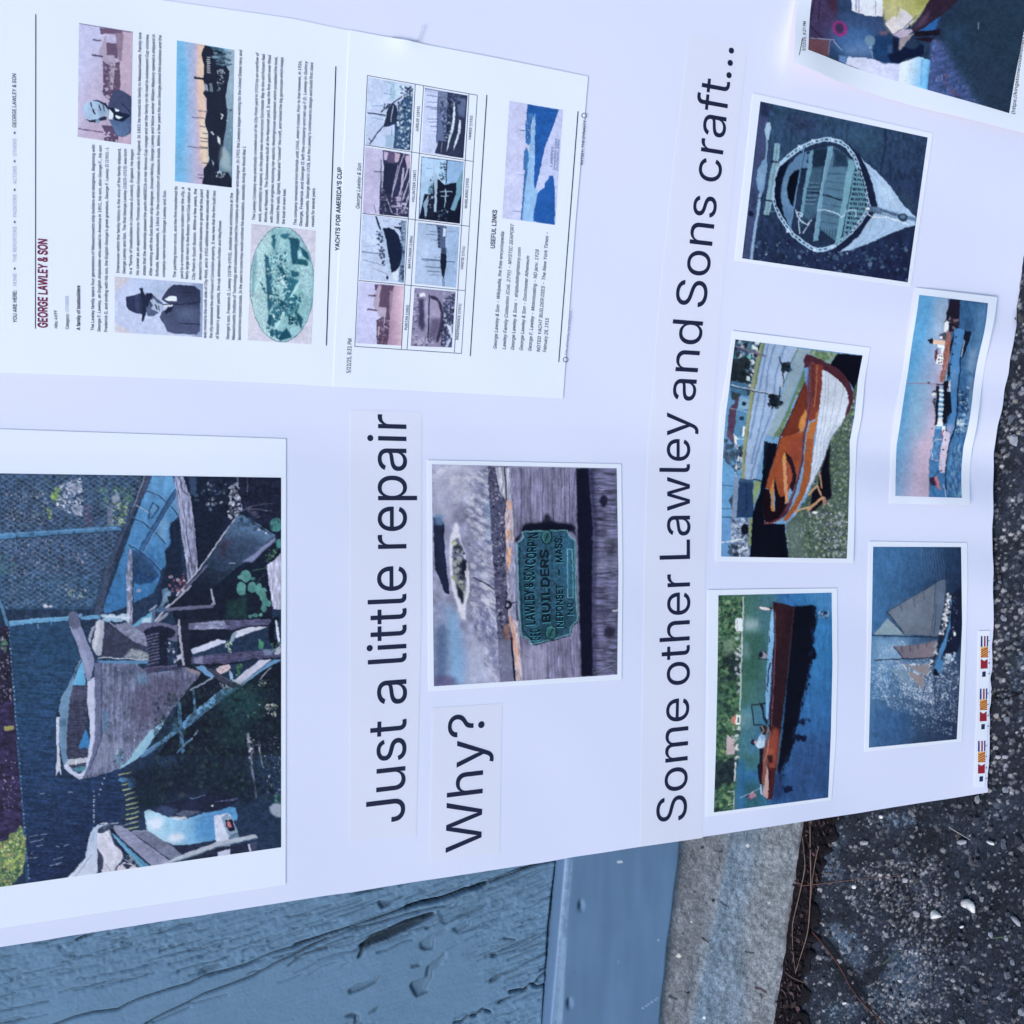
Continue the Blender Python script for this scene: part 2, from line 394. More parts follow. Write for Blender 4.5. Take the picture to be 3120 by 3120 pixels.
gp.S("2960 850 3160 850 3160 2500 3010 2500 2990 1500", ['#7c8696', '#98a2b0', '#b0b8c4', '#5c6678'], 420, 3, 8, 1.3, .85); gp.S(GA, ['#a8b0bc', '#c4ccd6'], 130, 3, 6.5, 1.3, .85, .5)
M_ASPH = mat('weathered_asphalt', rough=.9, spec=.2, vcol=True, noise=.35, nscale=900, bump=.9, bscale=330, bdist=.0022)
xs = np.concatenate([[-60, -20, -6, -2, -1], np.arange(-.60, .24, .00095), [.6, 2, 6, 20, 60]])
ys = np.concatenate([[-60, -20, -6, -2, -.5, 0, .3], np.arange(.5, 1.0, .00095), [1.5, 3, 8, 20, 60]])
Xg, Yg = np.meshgrid(xs, ys); r5 = np.random.default_rng(5); sh_ = Xg.shape
hn = .0018 * (vnoise(*sh_, 30, 30, r5) - .5) + .0016 * (vnoise(*sh_, 7, 7, r5) - .5) + .0008 * (vnoise(*sh_, 2.5, 2.5, r5) - .5)
fin = (Xg > -.60) & (Xg < .24) & (Yg > .5) & (Yg < 1.0)
Zg = np.where(fin, hn - .0012, -.0012)
V = np.stack([Xg, Yg, Zg], -1); qx, qy = w2px(V); ok = fin & (qx > 2385) & (qx < 3235) & (qy > 705) & (qy < 3290)
spk = alb('#1d2433') * (1 + 1.2 * np.clip(vnoise(*sh_, 2, 2, r5) * 3 - 2.1, 0, 1)[..., None])
cc = np.where(ok[..., None], alb(gp.at(qx, qy)), spk); lum = cc.mean(-1); V[..., 2] += np.where(ok, np.clip(lum * 6, 0, 1) * .0006, 0)
ground = mesh_obj('asphalt', V.reshape(-1, 3), grid_faces(len(ys), len(xs), True), M_ASPH, smooth=True, col=cc.reshape(-1, 3)); tag(ground, 'dark weathered asphalt with pale stone chips in front of the wall', 'asphalt', kind='structure')

# ================================================================ the wall: concrete foundation, skirt board, painted siding
M_WOODP = mat('painted_rough_wood', rough=0.62, spec=0.10, vcol=True, noise=.06, nscale=60, bump=.35, bscale=420, bdist=.0008)
M_SKIRT = mat('painted_smooth_board', rough=0.42, spec=0.4, vcol=True, noise=.05, nscale=22, bump=.12, bscale=700, bdist=.0005)
M_CONC = mat('rough_concrete', rough=0.9, spec=0.2, vcol=True, noise=.16, nscale=330, bump=.75, bscale=430, bdist=.0016)
def axis(a, b, fa, fb, fine, coarse):
    q = [np.arange(a, fa, coarse), np.arange(fa, fb, fine), np.arange(fb, b + coarse, coarse)]; return np.concatenate(q)
uv0 = (onwall(np.array(1900.), np.array(3120.)) - _A) @ WU; uv1 = (onwall(np.array(100.), np.array(2550.)) - _A) @ WU
UF0, UF1 = uv0 - .05, max(uv1, 0) + .14
T_TOP, T_BOT, T_OUT = 0.2745, 0.1495, 0.006      # skirt board: height of its edges, and how far its face stands out
# --- siding: height map drawn as cracks, grain and flaked pits
hp = Paint(-200, 2480, 1900, 3240, 0.0, 1.6, True)
def up_(s, pts): return pts
full = "-200 2480 1900 2480 1900 3240 -200 3240"
hp.N(full, .75, 7, 150, 3, rot=.33)
hp.N(full, .55, 18, 60, 3, rot=.30)
hp.N(full, .40, 6, 9, 2)
smooth_area = np.zeros_like(hp.a)
sm = Paint(-200, 2480, 1900, 3240, 0.0, 1.6, True)
sm.T(900, 2500, .4141).P(1.0, "520 1000 1000 760 1330 830 1340 1210 1600 1300 1100 1497 -400 1600 -900 1700 -1500 1900 -2000 1900 -2000 1300 -600 1150 200 1050", soft=60)
hp.a *= 1.7 * (1 - .80 * sm.a)
wood_and_shade = Paint(-200, 2480, 1900, 3240, 0.0, 1.6, True)  # darkness mask: bare wood and grime, plus crack shade painted into the colour
hp.T(900, 2500, .4141); wood_and_shade.T(900, 2500, .4141)
def crack(pts, wd, dep, dark=0):
    hp.L(-dep * 1.5, wd * 1.15, pts, a=.95); wood_and_shade.L(1.0, wd * 1.0, pts, a=min(.97, dark * 1.2 + .5))
crack("0 915 120 880 250 835 400 790 550 740 700 690 820 640 1050 590 1250 520 1430 460 1600 400 1750 335 1930 292", 12, 3.2, .5)
crack("820 640 930 610 1050 588 1250 515 1400 470", 26, 5, .7)
crack("0 975 150 905 300 850 450 790 600 760 830 690 1000 650 1150 625", 9, 2.2, .2)
crack("1430 440 1600 380 1750 330 1920 300", 11, 3, .5)
crack("-160 1010 0 975", 8, 2)
crack("230 915 400 850 520 780 700 735", 6, 1.6); crack("0 1010 170 950 240 940", 7, 1.6); crack("170 1030 300 985 450 960 520 930", 6, 1.6)
crack("0 1120 80 1085 160 1040", 6, 1.2); crack("100 1135 200 1070 300 1040", 5, 1.2); crack("340 1070 400 1035", 5, 1.2)
for pts, dep, dk in (("470 930 560 850 690 795 800 740 1020 680 1030 700 940 745 850 790 700 870 570 915 510 950 480 1000 455 1012 490 960", 5.5, .75),
    ("1040 680 1140 640 1240 620 1440 575 1410 615 1370 650 1290 680 1200 710 1100 765 1060 740 1085 730", 1.7, 0),
    ("1150 800 1280 730 1280 770 1190 825", 2.2, .1), ("1190 830 1290 780 1355 765 1320 795 1220 830", 1.5, 0), ("920 900 1010 840 1110 790 1120 800 1020 860 1010 910 1015 940 960 955 920 940", 2.2, .1),
    ("970 1080 1080 1000 1110 965 1110 1000 1060 1070 1000 1110 1000 1150 950 1240 980 1260 890 1300 845 1220 860 1190 960 1160", 2.6, .15),
    ("850 1070 915 1040 915 1070 860 1085", 2, .2), ("390 1250 470 1200 580 1170 630 1130 590 1190 500 1240 400 1275", 2.4, .15),
    ("360 1445 420 1415 465 1430 460 1480 430 1495 440 1450", 2.4, .3), ("530 1420 580 1390 610 1365 590 1405", 2.2, .4),
    ("612 590 640 600 690 590 830 535 790 560 720 590 690 620 640 645 615 625", 3, .3), ("950 790 1000 765 990 790 960 800", 2.5, .3),
    ("1440 990 1470 980 1480 1000 1450 1012", 3, .4), ("1430 1170 1520 1120 1510 1150 1440 1192", 2.8, .3), ("750 485 790 470 780 485", 2.5, .5), ("400 550 500 510 660 492 640 505 450 540", 2.5, .4)):
    hp.P(-dep * 1.1, pts, soft=5, a=.97); wood_and_shade.P(min(.9, dk * 1.1 + .04), pts, soft=2); wood_and_shade.L(1.0, 6, (lambda q: q[int(len(q) * .45):] + 2)(nums(pts)).ravel(), a=.7)  # pit floors darkened, and a shadow line painted along one rim
crack("1530 870 1620 880", 8, 2, .3); crack("1450 1000 1600 960 1740 890 1860 820", 7, 2, .1); crack("1430 1190 1500 1140 1620 1100 1850 970", 6, 1.8, .1)
crack("1360 990 1500 930 1600 890", 4, 1.3)
crack("1860 1000 1855 1060 1858 1110 1800 1160 1765 1200 1730 1210 1690 1250 1650 1250 1580 1262", 13, 4, .95); crack("1730 1210 1780 1225 1830 1215 1845 1262", 12, 4, .95)
crack("1800 1105 1850 1085", 8, 3, .8)
crack("1440 1412 1400 1400 1380 1390 1345 1420 1330 1440 1270 1440 1230 1480 1170 1490", 9, 3.5, .8); crack("1590 1300 1540 1330 1500 1345", 9, 3, .5)
crack("1640 1490 1740 1430 1830 1390", 5, 1.5)
crack("1930 292 1912 420 1890 600 1872 760 1862 900 1858 1010 1848 1180 1838 1300 1828 1520", 16, 5, .6)
for _ in range(150):
    x, y = RNG.uniform(1100, 1870), RNG.uniform(480, 1250); l = RNG.uniform(20, 90)
    if 1000 < y and x < 1350: continue
    q_ = [x, y, x + l, y - l * RNG.uniform(.25, .6)]; w_ = RNG.uniform(3, 8); hp.L(-RNG.uniform(.8, 2.4), w_, q_, a=.85); wood_and_shade.L(RNG.uniform(.2, .8), w_ * .7, q_, a=.7)
hp.T(0, 2600, .5176); wood_and_shade.T(0, 2600, .5176)
crack("-100 1150 340 1005 440 965 560 935 700 920 760 885 830 855 1000 800 1110 770 1200 725 1330 690 1450 655 1600 590 1740 550 1932 480", 9, 2.6, .25)
crack("860 1005 980 940 1110 880 1200 830 1340 780 1500 720 1640 640 1760 590 1932 500", 9, 2.4, .25); crack("900 1000 1060 930 1120 905", 6, 2)
crack("1110 890 1260 850 1340 830", 5, 1.4); crack("1640 760 1700 745 1780 710", 5, 1.2); crack("1930 560 1800 590 1700 660", 7, 1.8, .2)
hp.P(-2.8, "1170 692 1210 668 1300 645 1298 660 1270 692 1210 712", soft=2); wood_and_shade.P(.3, "1170 692 1210 668 1300 645 1298 660 1270 692 1210 712", soft=2)
hp.P(-2.6, "440 512 480 490 570 470 520 490 450 517", soft=1); wood_and_shade.P(.9, "440 512 480 490 570 470 520 490 450 517", soft=1)
hp.P(-2, "345 540 375 545 370 560 350 555", soft=2)
for (cx, cy, sx_, sy_, n_) in ((440, 600, 60, 20, 22), (700, 540, 80, 35, 34), (920, 455, 45, 22, 16), (1730, 370, 55, 22, 18), (1720, 450, 45, 18, 10), (620, 520, 330, 60, 40), (110, 740, 90, 30, 14), (1400, 560, 300, 60, 40)):
    for _ in range(n_):
        x, y = cx + RNG.normal() * sx_ * .6, cy + RNG.normal() * sy_ * .6; l = RNG.uniform(8, 34)
        q_ = [x, y, x + l, y - l * RNG.uniform(.1, .7)]; w_ = RNG.uniform(3, 9); hp.L(-RNG.uniform(1, 2.8), w_, q_, a=.85); wood_and_shade.L(RNG.uniform(.2, .85), w_ * .7, q_, a=.7)
hp.T(0, 0, 1); wood_and_shade.T(0, 0, 1)
for _ in range(560):                               # fine checks in the grain
    x, y = RNG.uniform(-150, 1650), RNG.uniform(2560, 3160); 
    if sm.at(np.array(x), np.array(y)) > .6: continue
    l = RNG.uniform(25, 170); sl = -.20 - .22 * (x + 150) / 1800; w1 = RNG.uniform(1.6, 3.4); b_ = RNG.uniform(-5, 5)
    pts = [x, y, x + l * .3, y + l * .3 * sl + b_, x + l * .7, y + l * .7 * sl - b_, x + l, y + l * sl]
    hp.L(-RNG.uniform(1.2, 3.0), w1 * 1.2, pts, a=.85); wood_and_shade.L(RNG.uniform(.35, .85), w1, pts, a=.7)
hp.a = blur(hp.a, 1)
hp.T(0, 0, 1); hp.N(full, .34, 4, 40, 3, rot=.32); hp.N(full, .2, 4, 5, 2)
u = axis(-3.0, 5.0, UF0, UF1, .0012, .05); h = axis(T_TOP - .006, 3.0, T_TOP - .006, .95, .0012, .05)
U, H = np.meshgrid(u, h); P0 = wall(U, H, -.016)
qx, qy = w2px(P0); dz = hp.at(qx, qy); inside = (qx > -190) & (qx < 1890) & (qy > 2490) & (qy < 3230)
far = (vnoise(len(h), len(u), 130, 6, np.random.default_rng(3)) - .5) * 1.6 + (vnoise(len(h), len(u), 30, 3, np.random.default_rng(13)) - .5) * .9 + (vnoise(len(h), len(u), 5, 4, np.random.default_rng(14)) - .5) * .4
dz = np.where(inside, dz, far) * .001; fl = np.where(inside, wood_and_shade.at(qx, qy), 0)[..., None]
cP = alb('#567697'); cWoodShade = alb('#101219')  # blue paint; near-black for bare wood and the painted crack shade
tone = (1 + .07 * (vnoise(len(h), len(u), 45, 30, np.random.default_rng(9)) - .5))[..., None]
wallo = bpy.data.objects.new('shed_wall', None); COL.objects.link(wallo); wallo.location = tuple(_A)
tag(wallo, 'blue-grey painted shed wall of rough wood above a smooth skirt board', 'wall')
def kid(o, p):
    bpy.context.view_layer.update(); o.parent = p; o.matrix_parent_inverse = p.matrix_world.inverted(); return o
bpy.context.view_layer.update()
V = (P0 + dz[..., None] * WN).reshape(-1, 3)
siding = kid(mesh_obj('siding', V, grid_faces(len(h), len(u)), M_WOODP, smooth=True, col=(cP * tone * (1 - fl) + cWoodShade * fl).reshape(-1, 3)), wallo)
siding['label'] = 'weathered siding with cracked grain and flaked pits in the blue paint'
# --- skirt board: a closed profile swept along the wall, slightly wavy lower edge
pp = Paint(1550, 2480, 2200, 3240, '#4f6e94', 1.2)
pp.N("1550 2480 2200 2480 2200 3240 1550 3240", .07, 200, 30, 3)
pp.T(1500, 2500, .5176)
pp.P('#6482a8', "430 225 478 225 430 760 410 1198 362 1198 395 760", soft=2); pp.N("430 225 478 225 430 760 410 1198 362 1198", .22, 25, 5, 3)
pp.P('#7a98bc', "405 690 438 690 428 900 412 1198 380 1198 398 880", soft=3, a=.7)
pp.P('#a9bcd4', "733 240 745 234 765 237 762 246 740 248"); pp.L('#8fb0d4', 4, "882 1108 975 1045"); pp.L('#6f92bc', 3, "740 812 744 846"); pp.L('#8fb0d4', 3, "976 700 980 712")
pp.L('#1c2c44', 3, "487 895 491 902")
NP = 9
prof_h = np.array([T_TOP, T_TOP, T_TOP - .0012, T_TOP - .004, T_TOP - .010]); 
u2 = axis(-3.0, 5.0, UF0, UF1, .002, .05)
nh = 60
hh = np.concatenate([[T_TOP, T_TOP, T_TOP - .0008, T_TOP - .0028], np.linspace(T_TOP - .006, T_BOT + .0015, nh), [T_BOT, T_BOT]])
oo = np.concatenate([[-.030, T_OUT - .004, T_OUT - .0013, T_OUT], np.full(nh, T_OUT + .0), [T_OUT - .001, -.012]])
U2, I2 = np.meshgrid(u2, np.arange(len(hh))); Hh = hh[I2] + np.where(hh[I2] < T_BOT + .02, .0005 * np.sin(U2 * 38) + .0004 * np.sin(U2 * 97 + 1), 0)
Oo = oo[I2].copy()
P = wall(U2, Hh, Oo); qx, qy = w2px(P)
for (nx_, ny_) in ((1770, 2760), (1735, 3057)):    # nail dents
    d = np.hypot((qx - nx_) / 8, (qy - ny_) / 17); Oo = Oo - .0022 * np.exp(-d ** 4) * (I2 > 2)
P = wall(U2, Hh, Oo)
dent_shade = np.zeros(qx.shape)
for (nx_, ny_) in ((1768, 2757), (1733, 3055)): dent_shade = np.maximum(dent_shade, np.exp(-(np.hypot((qx - nx_ + 2) / 4.5, (qy - ny_) / 14)) ** 4) * .95)  # off-centre shade of each nail dent, painted into the board colour
inside = (qx > 1555) & (qx < 2195) & (qy > 2485) & (qy < 3235)
cc = np.where(inside[..., None], alb(pp.at(qx, qy)), alb('#4f6e94'))
cc = cc * (1 - dent_shade[..., None]) + alb('#1c2c44') * dent_shade[..., None]
skirt = kid(mesh_obj('skirt_board', P.reshape(-1, 3), grid_faces(len(hh), len(u2), True), M_SKIRT, smooth=True, col=cc.reshape(-1, 3)), wallo)
skirt['label'] = 'smooth blue-grey skirt board with a worn upper edge and two nail dents'
# --- foundation
fp = Paint(1950, 2440, 2600, 3260, '#727a88', 1.3)
fp.T(1500, 2500, .5176)
allp = "800 -150 2100 -150 2100 1500 800 1500"
fp.P('#69717f', "800 -150 1400 -150 1400 100 1170 1198 1120 1500 800 1500")
fp.P('#627c98', "1400 -100 1640 -100 1560 300 1480 600 1480 900 1500 1198 1500 1500 1110 1500 1200 950 1250 760 1310 500 1370 250", soft=34, a=.6)
fp.P('#5a7694', "1410 0 1395 100 1370 260 1320 470 1290 640 1245 780 1215 940 1170 1198 1120 1400 1300 1400 1330 1000 1360 600 1440 260", soft=7, a=.3)
fp.P('#7f8896', "1400 -50 1420 -50 1330 470 1170 1198 1130 1198 1220 840 1290 560", soft=8, a=.6)
fp.P('#7b8896', "1560 0 1850 0 1780 1300 1600 1300 1500 700", soft=40, a=.55)
fp.N(allp, .30, 9, 9, 3); fp.N(allp, .14, 80, 50, 3)
fp.S(allp, ['#30384a', '#3c4454', '#28303e'], 1500, 1, 4.5, a=.6); fp.S(allp, ['#9aa4b4', '#b4bccc', '#a8a498'], 1400, 1, 4, a=.6)
fp.E('#1c2028', 1237, 157, 9, 8).E('#20242c', 1182, 174, 6, 5).E('#1c2028', 1345, 184, 9, 6).E('#10141c', 1300, 470, 11, 8).E('#20242c', 1190, 418, 6, 5).E('#1c2028', 1122, 664, 7, 7).E('#20242c', 1153, 1014, 12, 8)
fp.P('#d4dae0', "1084 800 1090 788 1108 788 1112 800 1098 812").P('#c8ccd4', "1232 800 1240 820 1226 824 1220 808", a=.5).E('#c4ccd8', 1504, 147, 12, 10).E('#b4c0d0', 1630, 487, 8, 7).E('#c8d4e4', 1248, 1163, 8, 9).E('#d0d4dc', 1170, 596, 5, 5)
fp.L('#20242c', 10, "1236 690 1250 700 1270 716").L('#1c2028', 7, "1035 1036 1060 1040 1085 1052").L('#2a3038', 8, "1490 773 1540 780").L('#2c3040', 8, "1345 478 1378 502").L('#30364a', 6, "1365 935 1378 958").L('#3a2c34', 16, "1552 985 1580 990 1610 1010", a=.8).L('#3a2c34', 9, "1580 1020 1588 1046")
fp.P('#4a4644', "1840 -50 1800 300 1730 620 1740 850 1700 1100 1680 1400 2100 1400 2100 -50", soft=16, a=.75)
hf = np.arange(-.05, T_BOT + .006, .0016); u3 = axis(-3.0, 5.0, UF0, UF1, .0016, .05)
U3, H3 = np.meshgrid(u3, hf); r3 = np.random.default_rng(21)
bumpy = (vnoise(len(hf), len(u3), 3, 3, r3) - .5) * .0018 + (vnoise(len(hf), len(u3), 12, 16, r3) - .5) * .003
edge = np.clip((.018 - H3) / .03, 0, 1) * (vnoise(len(hf), len(u3), 9, 9, r3) - .35) * .010
P = wall(U3, H3, -.002 + bumpy + edge); qx, qy = w2px(P)
inside = (qx > 1955) & (qx < 2595) & (qy > 2445) & (qy < 3255)
cc = np.where(inside[..., None], alb(fp.at(qx, qy)), alb('#707885'))
found = mesh_obj('concrete_foundation', P.reshape(-1, 3), grid_faces(len(hf), len(u3)), M_CONC, smooth=True, col=cc.reshape(-1, 3))
tag(found, 'rough grey concrete foundation with a blue paint stain, below the wooden wall', 'foundation')

# ================================================================ litter along the foot of the wall
M_DIRT = mat('dark_leaf_mould', rough=.95, spec=.1, vcol=True)
def flake_mesh(name, pts_px, n, r0, r1, cols, z0, z1, curl=.5):
    V = []; Fc = []; C = []
    poly = nums(pts_px); bb0, bb1 = poly.min(0), poly.max(0); pt = Paint(bb0[0], bb0[1], bb1[0], bb1[1], 0.0, 4, True); pt.P(1.0, poly)
    ok = np.argwhere(pt.a > .5)
    for _ in range(n):
        iy, ix = ok[RNG.integers(len(ok))]; px, py = bb0[0] + (ix + RNG.random()) * 4, bb0[1] + (iy + RNG.random()) * 4
        c = onground(np.array(px), np.array(py)); r = RNG.uniform(r0, r1); a0 = RNG.random() * 6.28; asp = RNG.uniform(.25, .8)
        t = np.linspace(0, 2 * np.pi, 8)[:7]; rr = r * RNG.uniform(.6, 1.2, 7); x = rr * np.cos(t); y = rr * np.sin(t) * asp
        z = curl * r * (x / r) ** 2 * RNG.uniform(-1, 1) + RNG.uniform(z0, z1) + x * RNG.uniform(-.5, .5)
        X = x * math.cos(a0) - y * math.sin(a0) + c[0]; Y = x * math.sin(a0) + y * math.cos(a0) + c[1]; Z = np.maximum(z, .0006)
        b = len(V); V += list(zip(X, Y, Z)); V.append((c[0], c[1], max(float(z.mean()), .0008)))
        Fc += [[b + i, b + (i + 1) % 7, b + 7] for i in range(7)]; C += [alb(cols[RNG.integers(len(cols))]) * RNG.uniform(.6, 1.3)] * 8
    return mesh_obj(name, V, Fc, M_DIRT, col=np.array(C))
lit = flake_mesh('leaf_litter', "2470 2495 2545 2490 2530 2560 2505 2640 2475 2760 2480 2860 2452 2960 2440 3060 2460 3150 2370 3150 2385 3020 2400 2930 2420 2830 2425 2740 2440 2660 2458 2580",
                 900, .001, .005, ['#1c1a24', '#14141a', '#26222a', '#3a3236', '#18181f', '#4a4046', '#101014'], .0005, .006)
tag(lit, 'dark brown leaf litter packed in the gap between concrete and asphalt', 'leaf litter', kind='stuff')
# a low drift of dark soil under the litter
pg = nums("2455 2480 2560 2480 2540 2560 2505 2640 2480 2760 2485 2860 2455 2960 2445 3060 2460 3160 2350 3160 2370 3020 2395 2930 2410 2830 2425 2740 2440 2660 2452 2580")
gx = np.linspace(0, 1, 90); Vs = []
Lft = np.array([[2452, 2470], [2448, 2560], [2432, 2660], [2418, 2740], [2405, 2830], [2388, 2930], [2372, 3020], [2355, 3160]], float)
Rgt = np.array([[2560, 2470], [2540, 2560], [2510, 2640], [2486, 2760], [2486, 2860], [2462, 2960], [2450, 3060], [2470, 3160]], float)
ti = np.linspace(0, 7, 90); lx = np.stack([np.interp(ti, range(8), Lft[:, 0]), np.interp(ti, range(8), Lft[:, 1])], 1); rx = np.stack([np.interp(ti, range(8), Rgt[:, 0]), np.interp(ti, range(8), Rgt[:, 1])], 1)
rx[:, 0] += (vnoise(90, 4, 3, 9)[:, 0] - .5) * 40
tt = np.linspace(0, 1, 16)[None, :, None]; Q = lx[:, None] * (1 - tt) + rx[:, None] * tt
G = onground(Q[..., 0], Q[..., 1]); G[..., 2] = .0028 * np.sin(np.pi * tt[..., 0]) ** .6 * (0.5 + vnoise(90, 16, 3, 3)) + .0006
G[:, 0] += np.array([0, .012, 0])
soil = mesh_obj('soil_drift', G.reshape(-1, 3), grid_faces(90, 16, True), mat('black_soil', alb('#17171e'), .95, .1, noise=.5, nscale=260, bump=.8, bscale=500, bdist=.002), smooth=True)
tag(soil, 'strip of dark soil along the foot of the concrete', 'soil', kind='stuff')
def tube(name, pts_px, r, col, z=.003, lift=.004, taper=.5, label=None, cat=None, group=None, rough=.6):
    p = nums(pts_px); n = 26; d = np.concatenate([[0], np.cumsum(np.linalg.norm(np.diff(p, axis=0), axis=1))]); t = np.linspace(0, d[-1], n)
    X = np.interp(t, d, p[:, 0]); Y = np.interp(t, d, p[:, 1]); X = blur(X[:, None], 1)[:, 0] * .7 + X * .3; Y = blur(Y[:, None], 1)[:, 0] * .7 + Y * .3
    s = t / d[-1]; C = onground(X, Y, 0); zz = z + r + lift * np.sin(np.pi * s) * (1 + .3 * np.sin(9 * s)); 
    for _ in range(2): C = np.stack([onground(np.array(X[i]), np.array(Y[i]), zz[i]) for i in range(n)])
    V = []; k = 6
    T_ = np.gradient(C, axis=0); T_ /= np.linalg.norm(T_, axis=1)[:, None]
    for i in range(n):
        a = np.cross(T_[i], [0, 0, 1.]); a /= np.linalg.norm(a); b = np.cross(a, T_[i]); rr = r * (1 - taper * s[i]) * (1 + .15 * math.sin(i * 2.1))
        for j in range(k): V.append(C[i] + rr * (math.cos(j * 6.283 / k) * a + math.sin(j * 6.283 / k) * b))
    F = [[i * k + j, i * k + (j + 1) % k, (i + 1) * k + (j + 1) % k, (i + 1) * k + j] for i in range(n - 1) for j in range(k)] + [list(range(k))[::-1], [(n - 1) * k + j for j in range(k)]]
    return tag(mesh_obj(name, V, F, mat(name + '_skin', alb(col), rough, .3, noise=.2, nscale=300), smooth=True), label, cat, group)
def c1(s): return (nums(s) * .4658 + [1600, 2400]).ravel()
def c2(s): return (nums(s) * .4245 + [2400, 2300]).ravel()
PN = 'pine needles lying along the foot of the concrete'
tube('pine_needle', c1("1812 300 1825 420 1835 520 1790 720 1745 900 1752 1080 1772 1232"), .00075, '#5c4e4e', label='long pine needle nearest the concrete, bowed towards the wall', cat='pine needle', group=PN)
tube('pine_needle', c1("1864 225 1866 440 1870 640 1858 860 1850 950 1800 1110 1766 1220"), .00075, '#665652', label='long straight pine needle running from the board to the fork', cat='pine needle', group=PN)
tube('pine_needle', c1("1930 345 1900 470 1882 580 1870 700 1866 790"), .0006, '#544848', label='shorter pine needle merging into the long straight one', cat='pine needle', group=PN)
tube('pine_needle', c1("1700 1205 1745 1242 1790 1262 1826 1276"), .0006, '#6c5e5a', label='short pine needle lying across the fork end', cat='pine needle', group=PN)
tube('pine_needle', c2("-20 946 160 935 300 918 520 892 700 876 822 868"), .0005, '#5c4640', lift=.002, label='thin red-brown needle lying across the asphalt from the gap', cat='pine needle', group=PN)
tube('pine_needle', c2("240 848 320 856 398 868"), .0005, '#66564e', lift=.001, label='small needle on the asphalt near the top of the leaf litter', cat='pine needle', group=PN)
tube('twig', c2("165 1255 240 1340 330 1450 400 1560 440 1650 520 1760 590 1830 650 1890 740 1990"), .0012, '#4a3434', lift=.001, taper=.2, label='long dark brown twig running diagonally over the asphalt', cat='twig')
tube('straw', c2("1155 518 1230 562 1312 612"), .0005, '#a0a4a8', lift=.001, label='pale straw on the asphalt below the board corner', cat='straw')
tube('weed_sprig', c2("680 1500 730 1460 770 1420 825 1398"), .0011, '#2a3a30', lift=.003, label='small dark green weed sprig lying on the asphalt', cat='weed')
tube('weed_sprig', c2("1470 1315 1530 1310 1600 1312"), .0005, '#4a5c4c', lift=.001, label='thin green blade lying on the asphalt at the picture edge', cat='weed')
M_CHIP = mat('white_shell', alb('#bcc4d0'), .5, .3, noise=.12, nscale=250, bump=.4, bscale=600)
M_CHIP2 = mat('grey_stone', alb('#8890a0'), .7, .3, noise=.25, nscale=350, bump=.5, bscale=600)
def chip(name, pts, hgt, m, label, cat, group=None, base=.0):
    p = nums(pts); q = onground(p[:, 0], p[:, 1], 0.0); c = q.mean(0); n = len(q); V = []
    for s_, z in ((1.0, base), (1.02, hgt * .35), (.82, hgt * .85), (.35, hgt)):
        for i in range(n): V.append([*(c + (q[i] - c) * s_)[:2], z + (hgt * .15 * math.sin(i * 2.3) if z > base else 0)])
    F = [[r * n + i, r * n + (i + 1) % n, (r + 1) * n + (i + 1) % n, (r + 1) * n + i] for r in range(3) for i in range(n)] + [[3 * n + i for i in range(n)], [i for i in range(n)][::-1]]
    return tag(mesh_obj(name, V, F, m, smooth=True), label, cat, group)
chip('shell_fragment', c2("1255 1055 1268 1038 1300 1034 1335 1060 1348 1090 1346 1136 1332 1118 1308 1104 1278 1094 1266 1080"), .004, M_CHIP, 'larger white shell fragment with a tail, right of the other on the asphalt', 'shell')
chip('shell_fragment', c2("1042 1128 1058 1110 1072 1120 1098 1142 1110 1162 1080 1172 1052 1178 1040 1158"), .004, M_CHIP, 'smaller squarish white shell fragment on the asphalt', 'shell')
peb = [("402 1775 412 1770 428 1776 426 1788 412 1792 402 1786", M_CHIP, 'tiny round white pebble low on the asphalt near the twig'),
       ("1258 1222 1268 1226 1270 1238 1256 1244 1246 1236", M_CHIP, 'tiny white pebble below the two shell fragments'),
       ("525 622 550 612 582 622 580 640 552 648 530 642", M_CHIP2, 'grey angular pebble on the asphalt below the board edge'),
       ("1222 620 1252 606 1288 616 1284 636 1250 646 1226 640", M_CHIP2, 'flat grey pebble beside the pale straw'),
       ("1435 612 1458 618 1484 630 1486 648 1462 640 1440 628", M_CHIP, 'long white pebble near the right edge, below the flag strip'),
       ("665 432 682 430 688 446 680 458 668 450", M_CHIP, 'small white pebble just below the board edge'),
       ("905 1120 930 1112 950 1136 948 1166 926 1162 910 1142", M_CHIP2, 'grey oval pebble left of the shell fragments'),
       ("1608 1152 1640 1164 1672 1202 1676 1232 1652 1210 1622 1182", M_CHIP2, 'long pale pebble at the right edge below the board corner'),
       ("1504 0 1528 4 1536 20 1520 30 1502 22", M_CHIP2, 'grey pebble touching the board edge beside the flag strip'),
       ("1552 2 1578 0 1588 14 1576 28 1556 22", M_CHIP2, 'grey pebble next to the one touching the board edge'),
       ("832 885 850 878 868 892 862 916 842 918 830 904", M_CHIP2, 'pale grey pebble at the tip of the thin needle'),
       ("470 935 486 930 496 944 488 962 474 958", M_CHIP, 'small white pebble just under the thin needle')]
for p_, m_, l_ in peb: chip('pebble', c2(p_), .0028, m_, l_, 'pebble', 'pale pebbles set in the asphalt')
